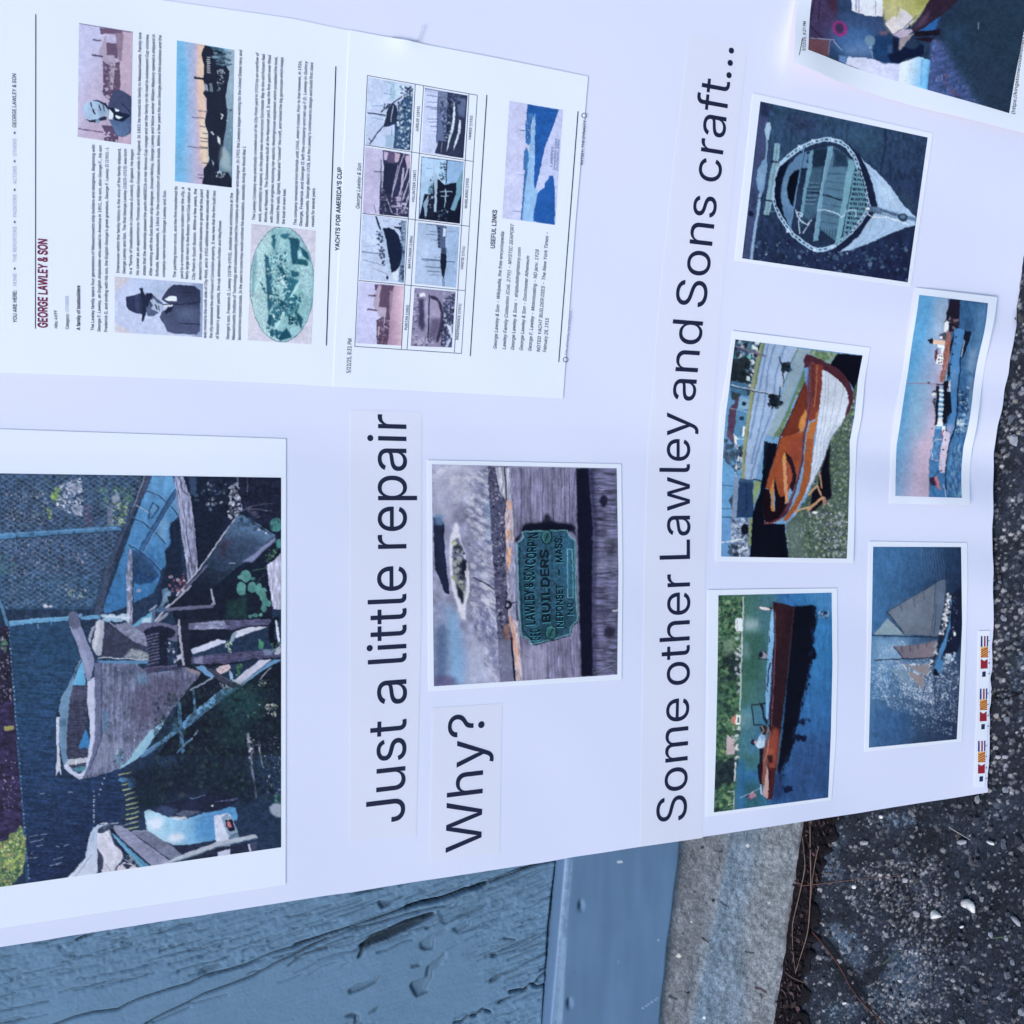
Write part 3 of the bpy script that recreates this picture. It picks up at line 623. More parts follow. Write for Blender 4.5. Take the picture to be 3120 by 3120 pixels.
# many small light stones standing slightly out of the asphalt
def gravel(n):
    V = []; F = []; C = []
    for _ in range(n):
        px, py = (RNG.uniform(2480, 3140), RNG.uniform(2450, 3180)) if RNG.random() < .72 else (RNG.uniform(2960, 3180), RNG.uniform(850, 2500))
        c = onground(np.array(px), np.array(py)); r = RNG.uniform(.0006, .0030) if RNG.random() < .85 else RNG.uniform(.003, .0048); k = RNG.integers(5, 8); t = np.linspace(0, 6.283, k, endpoint=False) + RNG.random()
        rr = r * RNG.uniform(.55, 1.25, k); b = len(V); hz = r * RNG.uniform(.2, .55); asp = RNG.uniform(.5, 1)
        for s_, z in ((1, -.001), (.8, hz)):
            for i in range(k): V.append([c[0] + rr[i] * s_ * math.cos(t[i]), c[1] + rr[i] * s_ * math.sin(t[i]) * asp, z + .0004])
        F += [[b + i, b + (i + 1) % k, b + k + (i + 1) % k, b + k + i] for i in range(k)] + [[b + k + i for i in range(k)]]
        C += [alb(['#4c5666', '#667082', '#404a5a', '#7c8698', '#4e505a', '#303848'][RNG.integers(6)]) * RNG.uniform(.5, 1.1)] * (2 * k)
    return mesh_obj('gravel_chips', V, F, mat('asphalt_stone', rough=.8, spec=.25, vcol=True, noise=.3, nscale=500), col=np.array(C))
tag(gravel(420), 'small grey stone chips worn out of the asphalt surface', 'gravel', kind='stuff')

# ================================================================ the display board
M_BOARD = mat('white_display_card', alb('#cfd9fb') , .6, .25, noise=.012, nscale=6, bump=.05, bscale=900, bdist=.0003)
BR = [[(-260, 2925.5), (3009, 2415.5)], [(-260, 2250), (3018, 2130)], [(-260, 1700), (3026, 1881)], [(-260, 1450), (3025, 1560)], [(-260, 1342), (3027, 1385)], [(-260, 1200), (3059, 1204)], [(-260, 1040), (3083, 1077)], [(-260, 860), (3116, 878)], [(-260, 400), (3158, 480)], [(-260, -300), (3215, -220)]]
px, py = interp_grid(BR[::-1], 330, 240)
wob = (vnoise(330, 1, 6, 1, np.random.default_rng(4))[:, :1] - .5) * 5; px = px + wob * np.linspace(0, 1, 240)[None] ** 8
wl = (vnoise(1, 240, 1, 7, np.random.default_rng(8))[:1] - .5) * 3; py = py + wl * np.linspace(0, 1, 330)[:, None] ** 20
Vf = onboard(px, py, np.zeros(px.shape)); Vb = onboard(px, py, np.full(px.shape, -.0045))
n, k = px.shape; N_ = n * k; F = grid_faces(n, k)
Vf_ = Vf.reshape(-1, 3); Vb_ = Vb.reshape(-1, 3)
ring = np.array(list(range(k)) + [i * k + k - 1 for i in range(1, n)] + [(n - 1) * k + j for j in range(k - 2, -1, -1)] + [i * k for i in range(n - 2, 0, -1)]); nx = np.roll(ring, -1)
a_ = np.arange(len(ring)); b_ = (a_ + 1) % len(ring)
board = mesh_obj('display_board', np.concatenate([Vf_, Vb_, Vf_[ring], Vb_[ring]]), np.concatenate([F, F[:, ::-1] + N_, np.stack([a_, b_, b_ + len(ring), a_ + len(ring)], 1) + 2 * N_]), M_BOARD, smooth=True)
tag(board, 'large white folded display board standing in front of the wall, covered with pictures', 'display board')

# ================================================================ the pictures glued to the board
M_PAPER = mat('white_photo_paper', alb('#dce5fd'), .55, .3, noise=.01, nscale=8)
M_PAPER2 = mat('white_copy_paper', alb('#dce6fe'), .6, .25, noise=.012, nscale=9)
M_STRIP = mat('cream_paper_strip', alb('#d0d9f5'), .6, .25, noise=.012, nscale=9)
M_INK = mat('black_ink', alb('#1c2240'), .5, .3)
M_INK2 = mat('small_black_print', alb('#161c38'), .6, .25)
O1 = .0004
RG = 'photo prints glued to the display board'
HG = 'printed headline strips on the board'
def photo(label, sheet_ctrl, pic_ctrl, paint, name='photo_print', off=O1, mt=None, lift=None, group=RG, k=1.0, cat='photo print', **kw):
    o = sheet(name, sheet_ctrl, off, mt or M_PAPER, lift=lift); tag(o, label, cat, group)
    picture('picture', pic_ctrl, paint, off + .0001, o, lift=lift, k=k, **kw)
    return o
# ---------------- large boatyard print
BC = [[(-24, 1442), (856, 1455.3)], [(-24, 2705), (856, 2580.7)]]
c = Paint(*area(BC), base='#1f3252')
c.T(0, 1250, .2588)
c.P('#2b4367', "-150 740 1700 770 1440 1440 1210 1950 -150 1950").N("-150 740 1700 770 1440 1440 1210 1950 -150 1950", .55, 60, 50, 4)
c.S("150 800 1680 780 1560 1200 1350 1350 120 1400", ['#1a2c44', '#35576a', '#4a6478', '#24344e'], 260, 10, 34, a=.7)
c.S("60 950 500 900 620 1300 300 1400 40 1350", ['#8f8fa6', '#a89ca6', '#6d7896', '#c0b4bc', '#5a6480'], 170, 5, 13)
c.S("690 840 960 800 980 1240 820 1220 640 1130 700 1000", ['#c4cae6', '#a8b0d0', '#e0e4f8', '#8890b0'], 190, 6, 17)
c.P('#b8bedc', "800 850 960 860 970 960 860 980 780 900", 6, .6).P('#b4bad8', "850 1120 980 1120 960 1230 880 1240 830 1160", 6, .7)
c.S("580 900 710 900 680 1070 620 1080", ['#86a844', '#a4c050', '#5f8848'], 26, 10, 26).S("560 1170 620 1170 600 1270 565 1270", ['#8ab040', '#a8c848'], 9, 10, 20)
c.S("1100 890 1560 900 1560 1100 1250 1100", ['#3f7468', '#2c5c5c', '#5a8a60', '#88a070'], 60, 8, 26).S("1280 1080 1500 1080 1480 1350 1270 1350", ['#4a7c50', '#86a850', '#b8c880', '#385c50', '#c8d0c0'], 90, 7, 22)
c.P('#8088b0', "1255 1120 1320 1100 1330 1350 1255 1350", 4, .7).P('#4c4468', "975 1110 1060 1110 1090 1360 1010 1365", 3, .8).P('#9aa0c4', "1310 1020 1400 960 1410 1060 1320 1090", 4, .8).L('#a8b0d0', 9, "1350 930 1390 985")
c.S("-20 1520 700 1480 900 1932 120 1932", ['#8b8aa6', '#5c7494', '#a49cac', '#3f587c', '#6a7c98'], 230, 5, 14).S("-20 1650 190 1650 180 1932 -20 1932", ['#2c5a6c', '#3c6c78'], 30, 12, 30)
c.S("800 1680 1010 1690 990 1830 960 1800", ['#9c94b0', '#b4a8bc'], 16, 6, 16)
FEN = "-150 740 1700 770 1440 1380 1180 1950 1180 2300 -150 2330"
c.P('#2a4a70', "-20 1932 1200 1932 1100 2340 60 2340 -20 2100", 4).N("-20 1932 1200 1932 1100 2340 60 2340", .4, 20, 40, 3)
c.S("80 1940 900 1900 900 2250 100 2300", ['#86849e', '#5c7a9c', '#3a5c80', '#a49aac'], 170, 5, 12).P('#c0c4d8', "500 2290 540 2270 570 2310 530 2330").P('#c0c4d8', "560 2300 620 2290 610 2320 570 2315").S("770 2100 1010 2100 1000 2240 800 2200", ['#c8cce0', '#a4b47c', '#d8d8e8'], 20, 7, 20)
c.X(FEN, '#7f9ac8', 1/94., 1/58., 1/94., -1/58., .08, .5)
c.P('#457cb2', "-150 1450 700 1400 1400 1352 1430 1412 700 1455 -150 1528").L('#6a9ccc', 10, "0 1462 700 1420 1400 1375").L('#1d3450', 8, "-150 1530 700 1462 1420 1415")
# right: blue boat interior
c.T(400, 1350, .2588)
c.G("180 500 235 383 480 385 530 520 560 860 450 950 470 1190 390 1260 415 1420 340 1500 330 1600 260 1760 100 1840 -130 1950 -320 2010 -330 1932", '#5592cc', '#2f6cac', "300 400", "0 1800", soft=2)
c.N("180 500 235 383 480 385 530 520 560 860 450 950 470 1190 390 1260 415 1420 340 1500 330 1600 260 1760 -130 1950", .16, 80, 60, 3)
c.P('#7fa8d4', "330 900 440 900 400 1170 300 1100", 18, .5).P('#6c9ccc', "470 600 530 520 560 800 480 700", 10, .6).P('#2c5c9c', "30 1250 250 1300 330 1560 200 1640 20 1450", 20, .6)
c.P('#3a4768', "160 383 238 383 175 540 -60 1010 -100 1110 -200 1400 -330 1880 -370 2010 -440 2010 -330 1540 -120 1060 60 640").P('#8088a8', "145 383 165 383 50 700 -20 850", 0, .8).L('#1c2844', 9, "238 400 150 600 -100 1100 -260 1540")
for q in ("170 555 300 600 430 700 520 800 560 860", "0 870 130 930 270 1040 400 1180", "-30 1200 60 1240 200 1350 340 1500"): c.L('#24406c', 15, q); c.L('#8ab4dc', 6, (nums(q) + [8, -10]).ravel(), a=.6)
c.P('#315a90', "520 535 450 610 90 1250 140 1275 290 1010 540 610").L('#86acd8', 6, "540 600 290 1020 150 1270").L('#1b3050', 8, "515 535 90 1240")
c.L('#243c68', 14, "205 885 205 790 250 692 325 765 235 885").P('#5f90c4', "225 780 255 720 300 780 245 850").L('#9cb0d0', 11, "50 725 200 815")
c.P('#16305c', "-10 1250 60 1300 160 1400 260 1500 330 1560 230 1640 100 1660 0 1640", 6, .75)
c.P('#7f88ac', "-28 1240 -5 1240 15 1330 14 2120 0 2330 -30 2300 -60 2200 -60 1500").N("-28 1240 -5 1240 15 1330 14 2120 0 2330 -60 2200 -60 1500", .7, 60, 12, 3).L('#0e1830', 8, "18 1300 18 2330").P('#c8cce8', "-50 1850 -20 1850 -15 2250 -45 2200", 4, .6)
c.P('#26456f', "0 1245 120 1290 250 1440 320 1560 230 1570 60 1480 0 1440", 10, .8).E('#7a90b8', 85, 1735, 28, 20)
c.G("600 383 1762 405 1762 1932 780 1932 780 1500 680 600", '#16203c', '#101a2e', "700 500", "1700 1900")
c.P('#16233f', "470 940 560 900 600 1500 660 1640 420 1932 300 1932 340 1700 410 1450 390 1270 460 1180 440 1000", 5)
c.P('#35507a', "670 390 760 400 770 560 700 620", 6, .8).S("850 420 1150 450 1100 700 900 800", ['#5c7494', '#8898b4', '#c0c8dc', '#34486c'], 34, 5, 22).S("620 550 850 560 800 700 650 680", ['#2c4468', '#3a5478'], 16, 10, 30)
c.P('#191d38', "1255 400 1762 406 1762 1050 1560 960 1330 780 1260 640", 3).S("1160 470 1260 470 1300 800 1180 900 1140 850", ['#e4e8fc', '#c4cce8', '#a4acd0'], 80, 8, 24).L('#98a0c4', 9, "1245 400 1255 600 1300 760").L('#7880a0', 9, "1280 800 1400 745 1600 705 1660 710").L('#7880a0', 7, "1390 765 1500 775 1640 800").P('#4c4a68', "1330 740 1460 800 1520 870 1470 880 1370 810").L('#5c6484', 9, "1360 400 1370 500 1355 610")
c.P('#8890b8', "500 385 605 385 640 480 700 640 745 1000 780 1470 790 1500 700 1620 660 1650 640 1400 585 1050 550 800")
c.N("500 385 605 385 640 480 700 640 780 1500 700 1620 660 1650", .55, 90, 18, 3)
for q in ("520 400 560 620 600 720 620 900 640 1200 690 1600", "560 400 600 560 690 620", "600 900 640 1000 690 1300 720 1560"): c.L('#363c60', 8, q)
c.L('#c8ccec', 8, "530 420 590 700 640 1100 660 1400").L('#0c142c', 10, "640 400 700 620 760 1050 790 1480")
c.E('#3c7c80', 1700, 960, 75, 85).E('#3c7c80', 1735, 1180, 35, 60)
for (x, y, a_, b_) in ((1345, 1560, 60, 72), (1290, 1710, 55, 84), (1420, 1700, 48, 70), (1500, 1700, 36, 60), (1555, 1790, 44, 90), (1560, 1890, 42, 60)): c.E('#4f8c8c', x, y, a_, b_); c.E('#3f8080', x + 12, y + 14, a_ * .5, b_ * .5, 6, .6)
for _ in range(26):
    x, y = RNG.uniform(1240, 1640), RNG.uniform(1500, 2160)
    if abs(x - (1320 + (y - 1500) * .38)) < 110: c.E(['#5c9c98', '#4c8c88', '#68a8a0', '#3a7878'][RNG.integers(4)], x, y, RNG.uniform(16, 46), RNG.uniform(18, 50), 1, .9, n=7)
c.S("1560 1250 1760 1240 1640 1380 1580 1500", ['#3c6c50', '#588868', '#203c38'], 40, 6, 18).L('#486c60', 8, "1420 1500 1580 1470").L('#486c60', 6, "1470 1640 1560 1540").S("1320 1860 1450 1860 1450 1932 1320 1932", ['#98a4b8'], 6, 6, 14)
c.G("1240 845 1290 828 1345 855 1600 1020 1690 1085 1600 1150 1400 1330 1200 1500 1000 1670 880 1800 600 1932 400 1932 640 1680 780 1510 950 1290 1100 1080 1200 900", '#4f719c', '#131c33', "1300 900", "900 1720")
c.P('#2b3c5c', "1100 1100 1440 1110 1600 1150 1300 1380 1050 1420 960 1330", 30, .6).P('#3a3048', "1060 1130 1200 1130 1080 1330 1000 1330", 20, .6)
c.P('#7884b4', "1690 1095 1700 1150 1560 1260 1420 1395 1300 1400 1450 1290 1590 1170", 3).L('#98a0c4', 15, "1250 850 1130 1000 1060 1110 960 1250 780 1505 640 1660 420 1932").L('#dce0f4', 5, "1100 1030 960 1245 800 1470 560 1750").L('#1a2238', 10, "1340 860 1450 950 1640 1070").L('#c0c8dc', 9, "1150 1412 1215 1412")
c.E('#b8c0d8', 1500, 1012, 16, 13).E('#b8c0d8', 1585, 1052, 14, 12).L('#5a6084', 22, "890 1440 780 1560 640 1700 480 1880")
c.S("440 1560 640 1540 620 1720 560 1800 430 1720", ['#a86074', '#8c5068', '#c8c0d8', '#503450', '#704058'], 44, 7, 22)
c.P('#b0b4d8', "1768 1280 1700 1360 1600 1430 1602 1560 1630 1760 1665 1950 1768 1950").N("1768 1280 1600 1430 1665 1950 1768 1950", .35, 90, 12, 3)
c.G("300 1932 480 1800 420 1700 350 1720 380 1932", '#6a94bc', '#2c4870', "450 1700", "320 1932", a=.8).L('#c4d4ec', 10, "560 1740 480 1860 400 1932").P('#88acd0', "380 1780 470 1720 440 1850 330 1950", 4, .6)
# centre-right: trailer, drum, beams
c.T(400, 1800, .2588)
c.P('#141b30', "420 60 1640 0 1660 290 1640 420 1200 460 700 520 520 380")
c.P('#1c3c40', "1120 120 1360 60 1360 330 1120 330", 20, .8)
c.L('#a4aaca', 20, "700 -60 560 70 400 210 280 345").P('#5a98c4', "-20 420 130 310 240 240 250 365 120 440 -20 480").P('#bcd4ec', "130 330 230 300 230 370 120 380", 3, .8)
c.L('#9098b8', 18, "210 235 295 170").L('#5c6284', 42, "300 225 620 200 945 178").L('#2f6090', 20, "250 230 400 215").L('#4f6284', 30, "258 225 262 375").L('#9ca4c4', 24, "940 -20 970 150").E('#8088ac', 960, 150, 26, 18)
c.P('#c0c0d8', "270 340 440 240 420 290 290 380", 0, .6)
c.E('#5f6288', 270, 450, 240, 85).P('#5c5c80', "30 440 520 400 560 380 540 600 400 560 200 520").E('#191f3a', 330, 490, 190, 80)
c.P('#191d3a', "150 450 430 440 430 900 190 890 180 700")
for i in range(10):
    y = 520 + i * 37; c.L('#8a90b4', 9, [165 + i * 2, y + 22, 200 + i * 2, y + 4, 260, y - 12, 330, y - 22], a=.85); c.L('#3b4168', 8, [165, y + 40, 230, y + 20, 330, y - 2], a=.7)
c.P('#131a30', "320 470 430 450 430 900 330 900", 6, .8)
c.P('#403f62', "75 950 130 920 230 885 640 862 620 900 400 920 210 965 130 968").L('#74789c', 6, "90 945 230 893 600 870")
c.P('#1b2036', "545 340 1180 330 1640 330 1600 430 1200 455 1180 580 1030 560 700 700 700 900 540 900")
c.P('#8088b0', "720 380 920 355 1080 345 1090 440 920 450 720 455").P('#5a5a80', "660 380 760 370 740 455 680 460").P('#50527a', "1080 345 1640 325 1660 395 1400 405 1200 450 1090 445").N("660 370 1640 325 1660 400 1090 450 680 460", .4, 14, 60, 3).L('#a4b8dc', 9, "1080 340 1110 430", a=.8)
c.P('#131a30', "680 460 1180 460 1190 560 1080 570 1020 555 700 680")
c.P('#bcc3e4', "685 690 1020 562 1125 592 1000 650 720 745").L('#10182c', 10, "690 680 705 765").P('#c4cae8', "1190 492 1370 425 1612 413 1400 490 1200 560").P('#7c98b0', "1190 500 1240 480 1200 590 1150 600").P('#b0b8dc', "530 760 580 740 592 800 545 812").L('#2c3450', 10, "380 600 440 640 520 750").S("400 600 470 600 560 840 430 820", ['#a8b0c8', '#d0d4e8', '#586080'], 16, 6, 20)
c.P('#48486e', "700 780 950 745 1200 722 1500 700 1700 680 1772 690 1772 775 1400 800 1100 850 850 880 720 865").N("700 780 1700 680 1772 775 850 880", .45, 14, 50, 3).P('#8c94b8', "740 790 850 765 830 860 740 860", 3, .7).P('#7084ac', "1550 690 1690 680 1680 750 1560 760", 6, .8)
c.P('#161a30', "700 860 1100 850 1772 775 1772 800 1500 815 1170 860 900 905")
c.P('#9aa0bc', "545 350 558 330 572 352 580 500 626 870 598 882 575 700 550 500")
c.L('#0e1428', 66, "1700 330 1645 420 1650 560 1700 650").P('#c8d4ec', "1690 340 1712 342 1748 590 1722 606 1700 480").P('#a4a8c8', "1680 680 1770 620 1770 740 1690 750").S("1650 600 1770 600 1770 800 1650 780", ['#e0e4f4', '#8890a8', '#40506c'], 14, 6, 22).P('#40846c', "1490 560 1560 600 1545 690 1500 690").S("1650 590 1750 600 1740 700 1660 690", ['#3c6c58', '#589078'], 12, 6, 18)
c.P('#131b2e', "640 870 880 880 1300 1120 1500 900 1772 830 1772 1932 300 1932 540 1620 480 1500 600 1200", 3)
c.P('#c8b4c4', "990 930 1040 880 1150 855 1170 900 1140 940 1040 975").N("990 930 1150 855 1170 900 1040 975", .4, 10, 10, 2).P('#8cb4dc', "1150 930 1180 950 1200 1060 1160 1040").S("1230 860 1300 860 1270 980 1240 990", ['#3c7858', '#58946c', '#1c3c38'], 26, 7, 18).S("1100 580 1180 590 1170 730 1110 700", ['#508868', '#a0c0b0', '#d0dce0'], 22, 7, 18)
c.P('#bcc0e0', "1195 1060 1350 930 1510 812 1650 806 1540 890 1290 1110").P('#5c90c4', "1290 1110 1540 890 1680 800 1760 808 1600 900 1400 1040 1310 1110").L('#24304c', 6, "1270 1112 1500 920 1660 806")
c.P('#5f90c8', "750 892 850 870 980 985 950 1022 870 985").P('#34384f', "870 900 960 922 1100 1010 1290 1112 1250 1148 1100 1100 1000 1030").L('#5c84a8', 8, "920 920 1240 1100", a=.6)
c.P('#5b94cc', "1120 1110 1200 1150 1280 1130 900 1400 620 1640 590 1560 720 1430 980 1220").L('#8cbce4', 7, "1120 1115 900 1290 640 1500").L('#2c4a74', 7, "1240 1150 900 1380 640 1600").P('#d0c4dc', "1115 1110 1190 1140 1170 1165 1110 1130")
c.P('#44709c', "540 1300 575 1300 600 1560 625 1890 590 1932 560 1700", 1).L('#4c7cac', 50, "530 1640 350 1780 130 1932").L('#74a8d4', 8, "520 1640 330 1770 120 1915").P('#3c6894', "490 1500 540 1480 560 1660 480 1660", 4)
c.L('#5586b4', 28, "722 1160 750 1430").L('#8c9cbc', 18, "690 1160 800 1110 955 1018").L('#4c5470', 5, "825 1110 910 1225").L('#5484b0', 22, "540 1900 640 1790 715 1730").L('#7088a4', 14, "740 1700 780 1640").L('#a0a8c0', 10, "1510 1035 1640 900").S("1490 1050 1600 1050 1580 1140 1500 1110", ['#c0c8c0', '#708878'], 14, 7, 18)
c.E('#1b4248', 1300, 1330, 280, 240, 60, .8).E('#1c4048', 1200, 1700, 200, 160, 60, .5)
c.S("1200 1150 1770 1000 1770 1800 1200 1700", ['#6c8c94', '#3c5c64', '#28484c', '#a8b8c0'], 130, 3, 9).S("1560 1330 1720 1330 1700 1480 1600 1460", ['#c8ccc8', '#90a490', '#e0e0d8'], 46, 6, 18).S("1020 1080 1120 1090 1100 1150 1030 1140", ['#a0a8b8', '#586878'], 12, 5, 14)
c.L('#8c90b0', 24, "1370 1680 1385 1800 1410 1932").S("1370 1700 1440 1750 1440 1932 1380 1932", ['#c0c4dc', '#788098'], 20, 6, 16).L('#a0a4bc', 8, "1500 1820 1510 1932")
for (x, y, a_, b_) in ((1300, 20, 46, 34), (1290, -10, 52, 50), (1420, -30, 46, 50), (1500, 0, 40, 50), (1545, 60, 44, 60), (1570, 130, 40, 60), (1555, 200, 36, 52), (1620, 150, 26, 40), (1450, 285, 40, 24), (1395, 300, 24, 20), (1520, 280, 26, 24)): c.E(['#4f8c8c', '#437c7c', '#5c9c98'][int(x) % 3], x, y, a_, b_, 1, .95, n=8); c.E('#3a7878', x + 10, y + 12, a_ * .4, b_ * .4, 4, .5)
# hull of the grey boat
c.T(0, 1750, .2588)
HULL = "1195 1040 1600 1048 1745 1160 2000 1130 2190 1090 2360 1150 2335 1205 2250 1290 2110 1480 1900 1760 1750 1860 1640 2010 1450 2240 1380 2290 1180 2360 960 2405 1060 2230 1110 1932"
c.G(HULL, '#6a7399', '#5c6489', "1200 1500", "2200 1200").N(HULL, .38, 150, 16, 4).N(HULL, .22, 30, 30, 3)
c.P('#4f4a6a', "1650 1250 2100 1150 2250 1250 2050 1500 1850 1750 1600 1800 1500 1500", 40, .55).P('#4c80b0', "1200 1600 1280 1600 1270 1850 1200 1850", 14, .55).P('#5c88b0', "1600 1150 1740 1180 1740 1300 1610 1280", 16, .7).P('#8890b4', "1120 1950 1440 1950 1350 2200 1100 2300", 20, .5).P('#5c94bc', "1330 2120 1450 2050 1460 2230 1360 2250", 14, .55).P('#3c4668', "1320 1100 1600 1080 1590 1180 1340 1200", 16, .6)
for q in ("1350 1060 1340 1500 1320 1932 1250 2320", "1520 1060 1510 1500 1490 1900 1400 2200", "1700 1180 1690 1500 1650 1850 1500 2150", "1900 1170 1880 1500 1820 1740", "2080 1140 2060 1400 2000 1560"): c.L('#33395a', 7, q, a=.45)
c.S(HULL, ['#454a6a', '#7f86a8', '#5a5474', '#8c94b4'], 420, 5, 20, .5, .28).S(HULL, ['#3c4464'], 60, 4, 12, .6, .5)
c.S(HULL, ['#a4b0cc', '#c0c8e0'], 70, 3, 8).S("1340 2060 1440 2040 1440 2180 1340 2200", ['#c0d4e8', '#384460'], 14, 6, 22).P('#7f7888', "2180 1090 2340 1130 2350 1180 2250 1160 2190 1120", 3)
c.P('#86b8dc', "1932 1700 1900 1740 1760 1850 1700 1930 1640 2010 1480 2210 1380 2292 1450 2262 1600 2180 1720 2060 1790 1940 1910 1790").P('#a8d0e8', "1900 1745 1760 1860 1600 2090 1560 2080 1740 1870", 0, .5)
c.P('#5d668e', "1112 1035 1192 1030 1196 1500 1186 1932 1150 2060 1060 2300 960 2405 980 2380 1060 2200 1110 1932").L('#363c5c', 12, "1192 1035 1197 1500 1188 1932 1130 2100 1050 2290", a=.8)
c.P('#383c5a', "830 1305 1028 1290 1022 1932 1075 1932 1000 2292 850 2312 800 2240 782 1932 800 1500").N("830 1305 1028 1290 1022 1932 1000 2292 850 2312 790 1932", .5, 10, 60, 3)
c.P('#55567a', "840 1330 1010 1330 1010 1480 830 1480", 12, .5).P('#3078bc', "985 1860 1010 1820 1045 1932 1060 1990 1040 2060 1000 2030 935 2050 925 2010 960 1932").P('#c0c8dc', "745 2180 1030 2150 1040 2200 750 2250", 0, .85).P('#c8d0e0', "885 2160 900 2160 900 2240 885 2240").P('#4c94ac', "840 2280 1010 2250 1000 2310 880 2320", 2, .8)
c.P('#b9c2e8', "1030 1250 1112 1205 1120 1500 1112 1932 1080 2120 1040 2240 960 2404 935 2408 850 2360 760 2280 745 2240 790 2230 860 2310 930 2340 985 2310 1005 2290 1060 1932 1050 1700 1020 1500").L('#7c84ac', 5, "1112 1210 1116 1932 1060 2180 980 2370")
c.P('#6289b2', "718 1440 800 1310 900 1150 940 985 955 1000 870 1240 812 1500 782 1932 790 2200 750 2250 712 2100 690 1932 685 1620").L('#84b0d8', 7, "790 1330 860 1190 938 1000").P('#5aa8dc', "850 1300 1000 1300 1012 1250 985 1130 962 1010 905 1150").P('#3c6084', "700 1700 780 1690 775 1790 700 1800", 8, .6)
c.P('#bcc4e4', "663 1680 702 1672 690 1932 703 2180 722 2365 690 2300 658 2375 664 2000").P('#1c2c48', "665 1620 705 1620 705 1672 665 1672")
c.P('#7c86b2', "795 475 820 440 860 428 900 445 925 490 950 600 1050 850 1110 980 1102 1070 1065 1232 1025 1242 990 1150 960 1000 900 820 830 640").P('#5a6288', "798 470 830 435 880 430 920 470 940 600 900 640 840 640 805 560", 3).P('#98a2c8', "850 660 900 650 1000 900 1060 1100 1030 1200 980 1000", 12, .6).L('#b8c8e0', 10, "765 590 830 620 840 650")
c.P('#9fa8c4', "1128 560 1150 530 1180 524 1222 548 1218 700 1190 940 1170 955 1130 942 1075 850 1100 700").P('#c8d0e0', "1130 580 1160 540 1170 700 1110 920 1085 850", 4, .7).P('#8c98ba', "1035 750 1080 620 1135 585 1090 720 1062 820").P('#2c3852', "1070 740 1130 600 1100 740 1075 800")
c.P('#353b58', "1225 545 1400 670 1600 770 1740 860 1600 900 1450 975 1195 965 1215 750").P('#7c84a8', "1250 530 1350 590 1500 560 1700 700 1740 850 1600 800 1420 680").N("1250 530 1350 590 1700 700 1740 850 1420 680", .4, 12, 30, 3).P('#8c98ac', "1450 975 1540 880 1640 880 1745 930 1745 1000", 3).S("1450 975 1540 880 1745 930 1745 1000", ['#6c7c7c', '#b0bcc8', '#50607c'], 30, 6, 18)
c.L('#d8e0f4', 10, "1150 985 1260 970 1400 990 1500 985 1600 1000 1740 1000").P('#5486ba', "1112 1008 1600 1012 1745 1012 1740 1050 1600 1050 1190 1040")
c.S("1200 480 1500 450 1540 540 1250 540", ['#b8d0ec', '#88b0d8', '#dce4f4'], 34, 8, 28, 3)
# slatted fence
c.P('#22426a', "95 600 780 540 850 700 940 970 800 1290 690 1450 655 1680 640 2380 960 2420 1400 2290 1480 2330 1420 2930 1120 3000 1030 3180 960 3350 750 3580 310 3640 250 2900", 0, 1.0)
c.G("160 1500 640 1500 640 2380 960 2420 1400 2290 1480 2330 1420 2930 1120 3000 1030 3180 960 3350 750 3580 310 3640 250 2900 180 2000", '#234470', '#1b2a52', "400 1600", "900 3300")
c.N("95 600 940 970 700 1450 640 2380 1480 2330 1420 2930 1030 3180 750 3600 310 3640 200 2000", .45, 7, 160, 3, rot=-.08)
c.S("95 600 940 970 700 1450 640 2380 900 2450 1000 3200 750 3600 310 3640 200 2000", ['#5c84a8', '#3c6490'], 150, 2, 6, 4, .7)
for i in range(60):
    y = 620 + i * 50; c.E(['#5c88b4', '#44709c', '#88a8cc'][i % 3], 100 + (y - 600) * .078 + RNG.uniform(-8, 8), y, 10, 13)
c.L('#35588a', 40, "190 2000 250 2800 330 3680", a=.5)
for q in ("270 3350 440 3320", "340 3085 440 3065", "480 3055 540 3045", "350 3150 510 3110", "420 3195 500 3180", "655 3200 700 3195", "750 3190 800 3170", "360 3280 385 3265", "590 3425 720 3390", "630 3350 735 3320", "470 2575 530 2570", "800 2560 850 2556"): c.L('#8fa0c8', 8, q)
for i in range(9): c.E('#c0c8e4', 1222 - i * 19 if i < 4 else 1104, 2400 + i * 62, 9, 9)
for i in range(9): c.E('#a8b4d8', 1104, 2545 + i * 62, 9, 8)
for i in range(12): y = 2345 + i * 58; c.L('#a4b484' if i % 3 else '#c4cc98', 13, [1400 + min(i, 5) * 16, y + 14, 1480 + min(i, 6) * 18, y - 8, 1540 + min(i, 6) * 14, y - 22])
c.P('#5a98cc', "100 545 430 512 800 488 800 538 430 565 108 605").P('#5a98cc', "940 498 1060 475 1180 480 1182 520 1060 525 950 532").L('#88bce4', 6, "110 556 430 524 800 498").E('#5c94c8', 945, 480, 28, 26).L('#4a7ca8', 34, "-20 280 20 380 85 590").L('#5a98cc', 12, "440 580 446 630").L('#5a98cc', 12, "603 550 603 590")
c.P('#221f38', "-30 610 95 600 160 1500 190 1932 270 2950 270 3100 -30 3200").P('#302850', "-30 1500 150 1490 190 1932 240 2700 270 2960 100 3090 -30 3160", 6, .9).N("-30 610 95 600 270 2950 -30 3200", .5, 30, 60, 3)
c.S("-30 640 90 640 140 1500 -30 1490", ['#6c6488', '#9890b0', '#241c34', '#b8b0cc'], 110, 5, 14).S("-30 2170 190 2150 240 2720 60 2780 -30 2500", ['#8c84a8', '#5c5080', '#b0a8c4'], 80, 5, 14).S("-30 700 90 780 60 900 -30 880", ['#4c8870', '#3c7460'], 14, 12, 26)
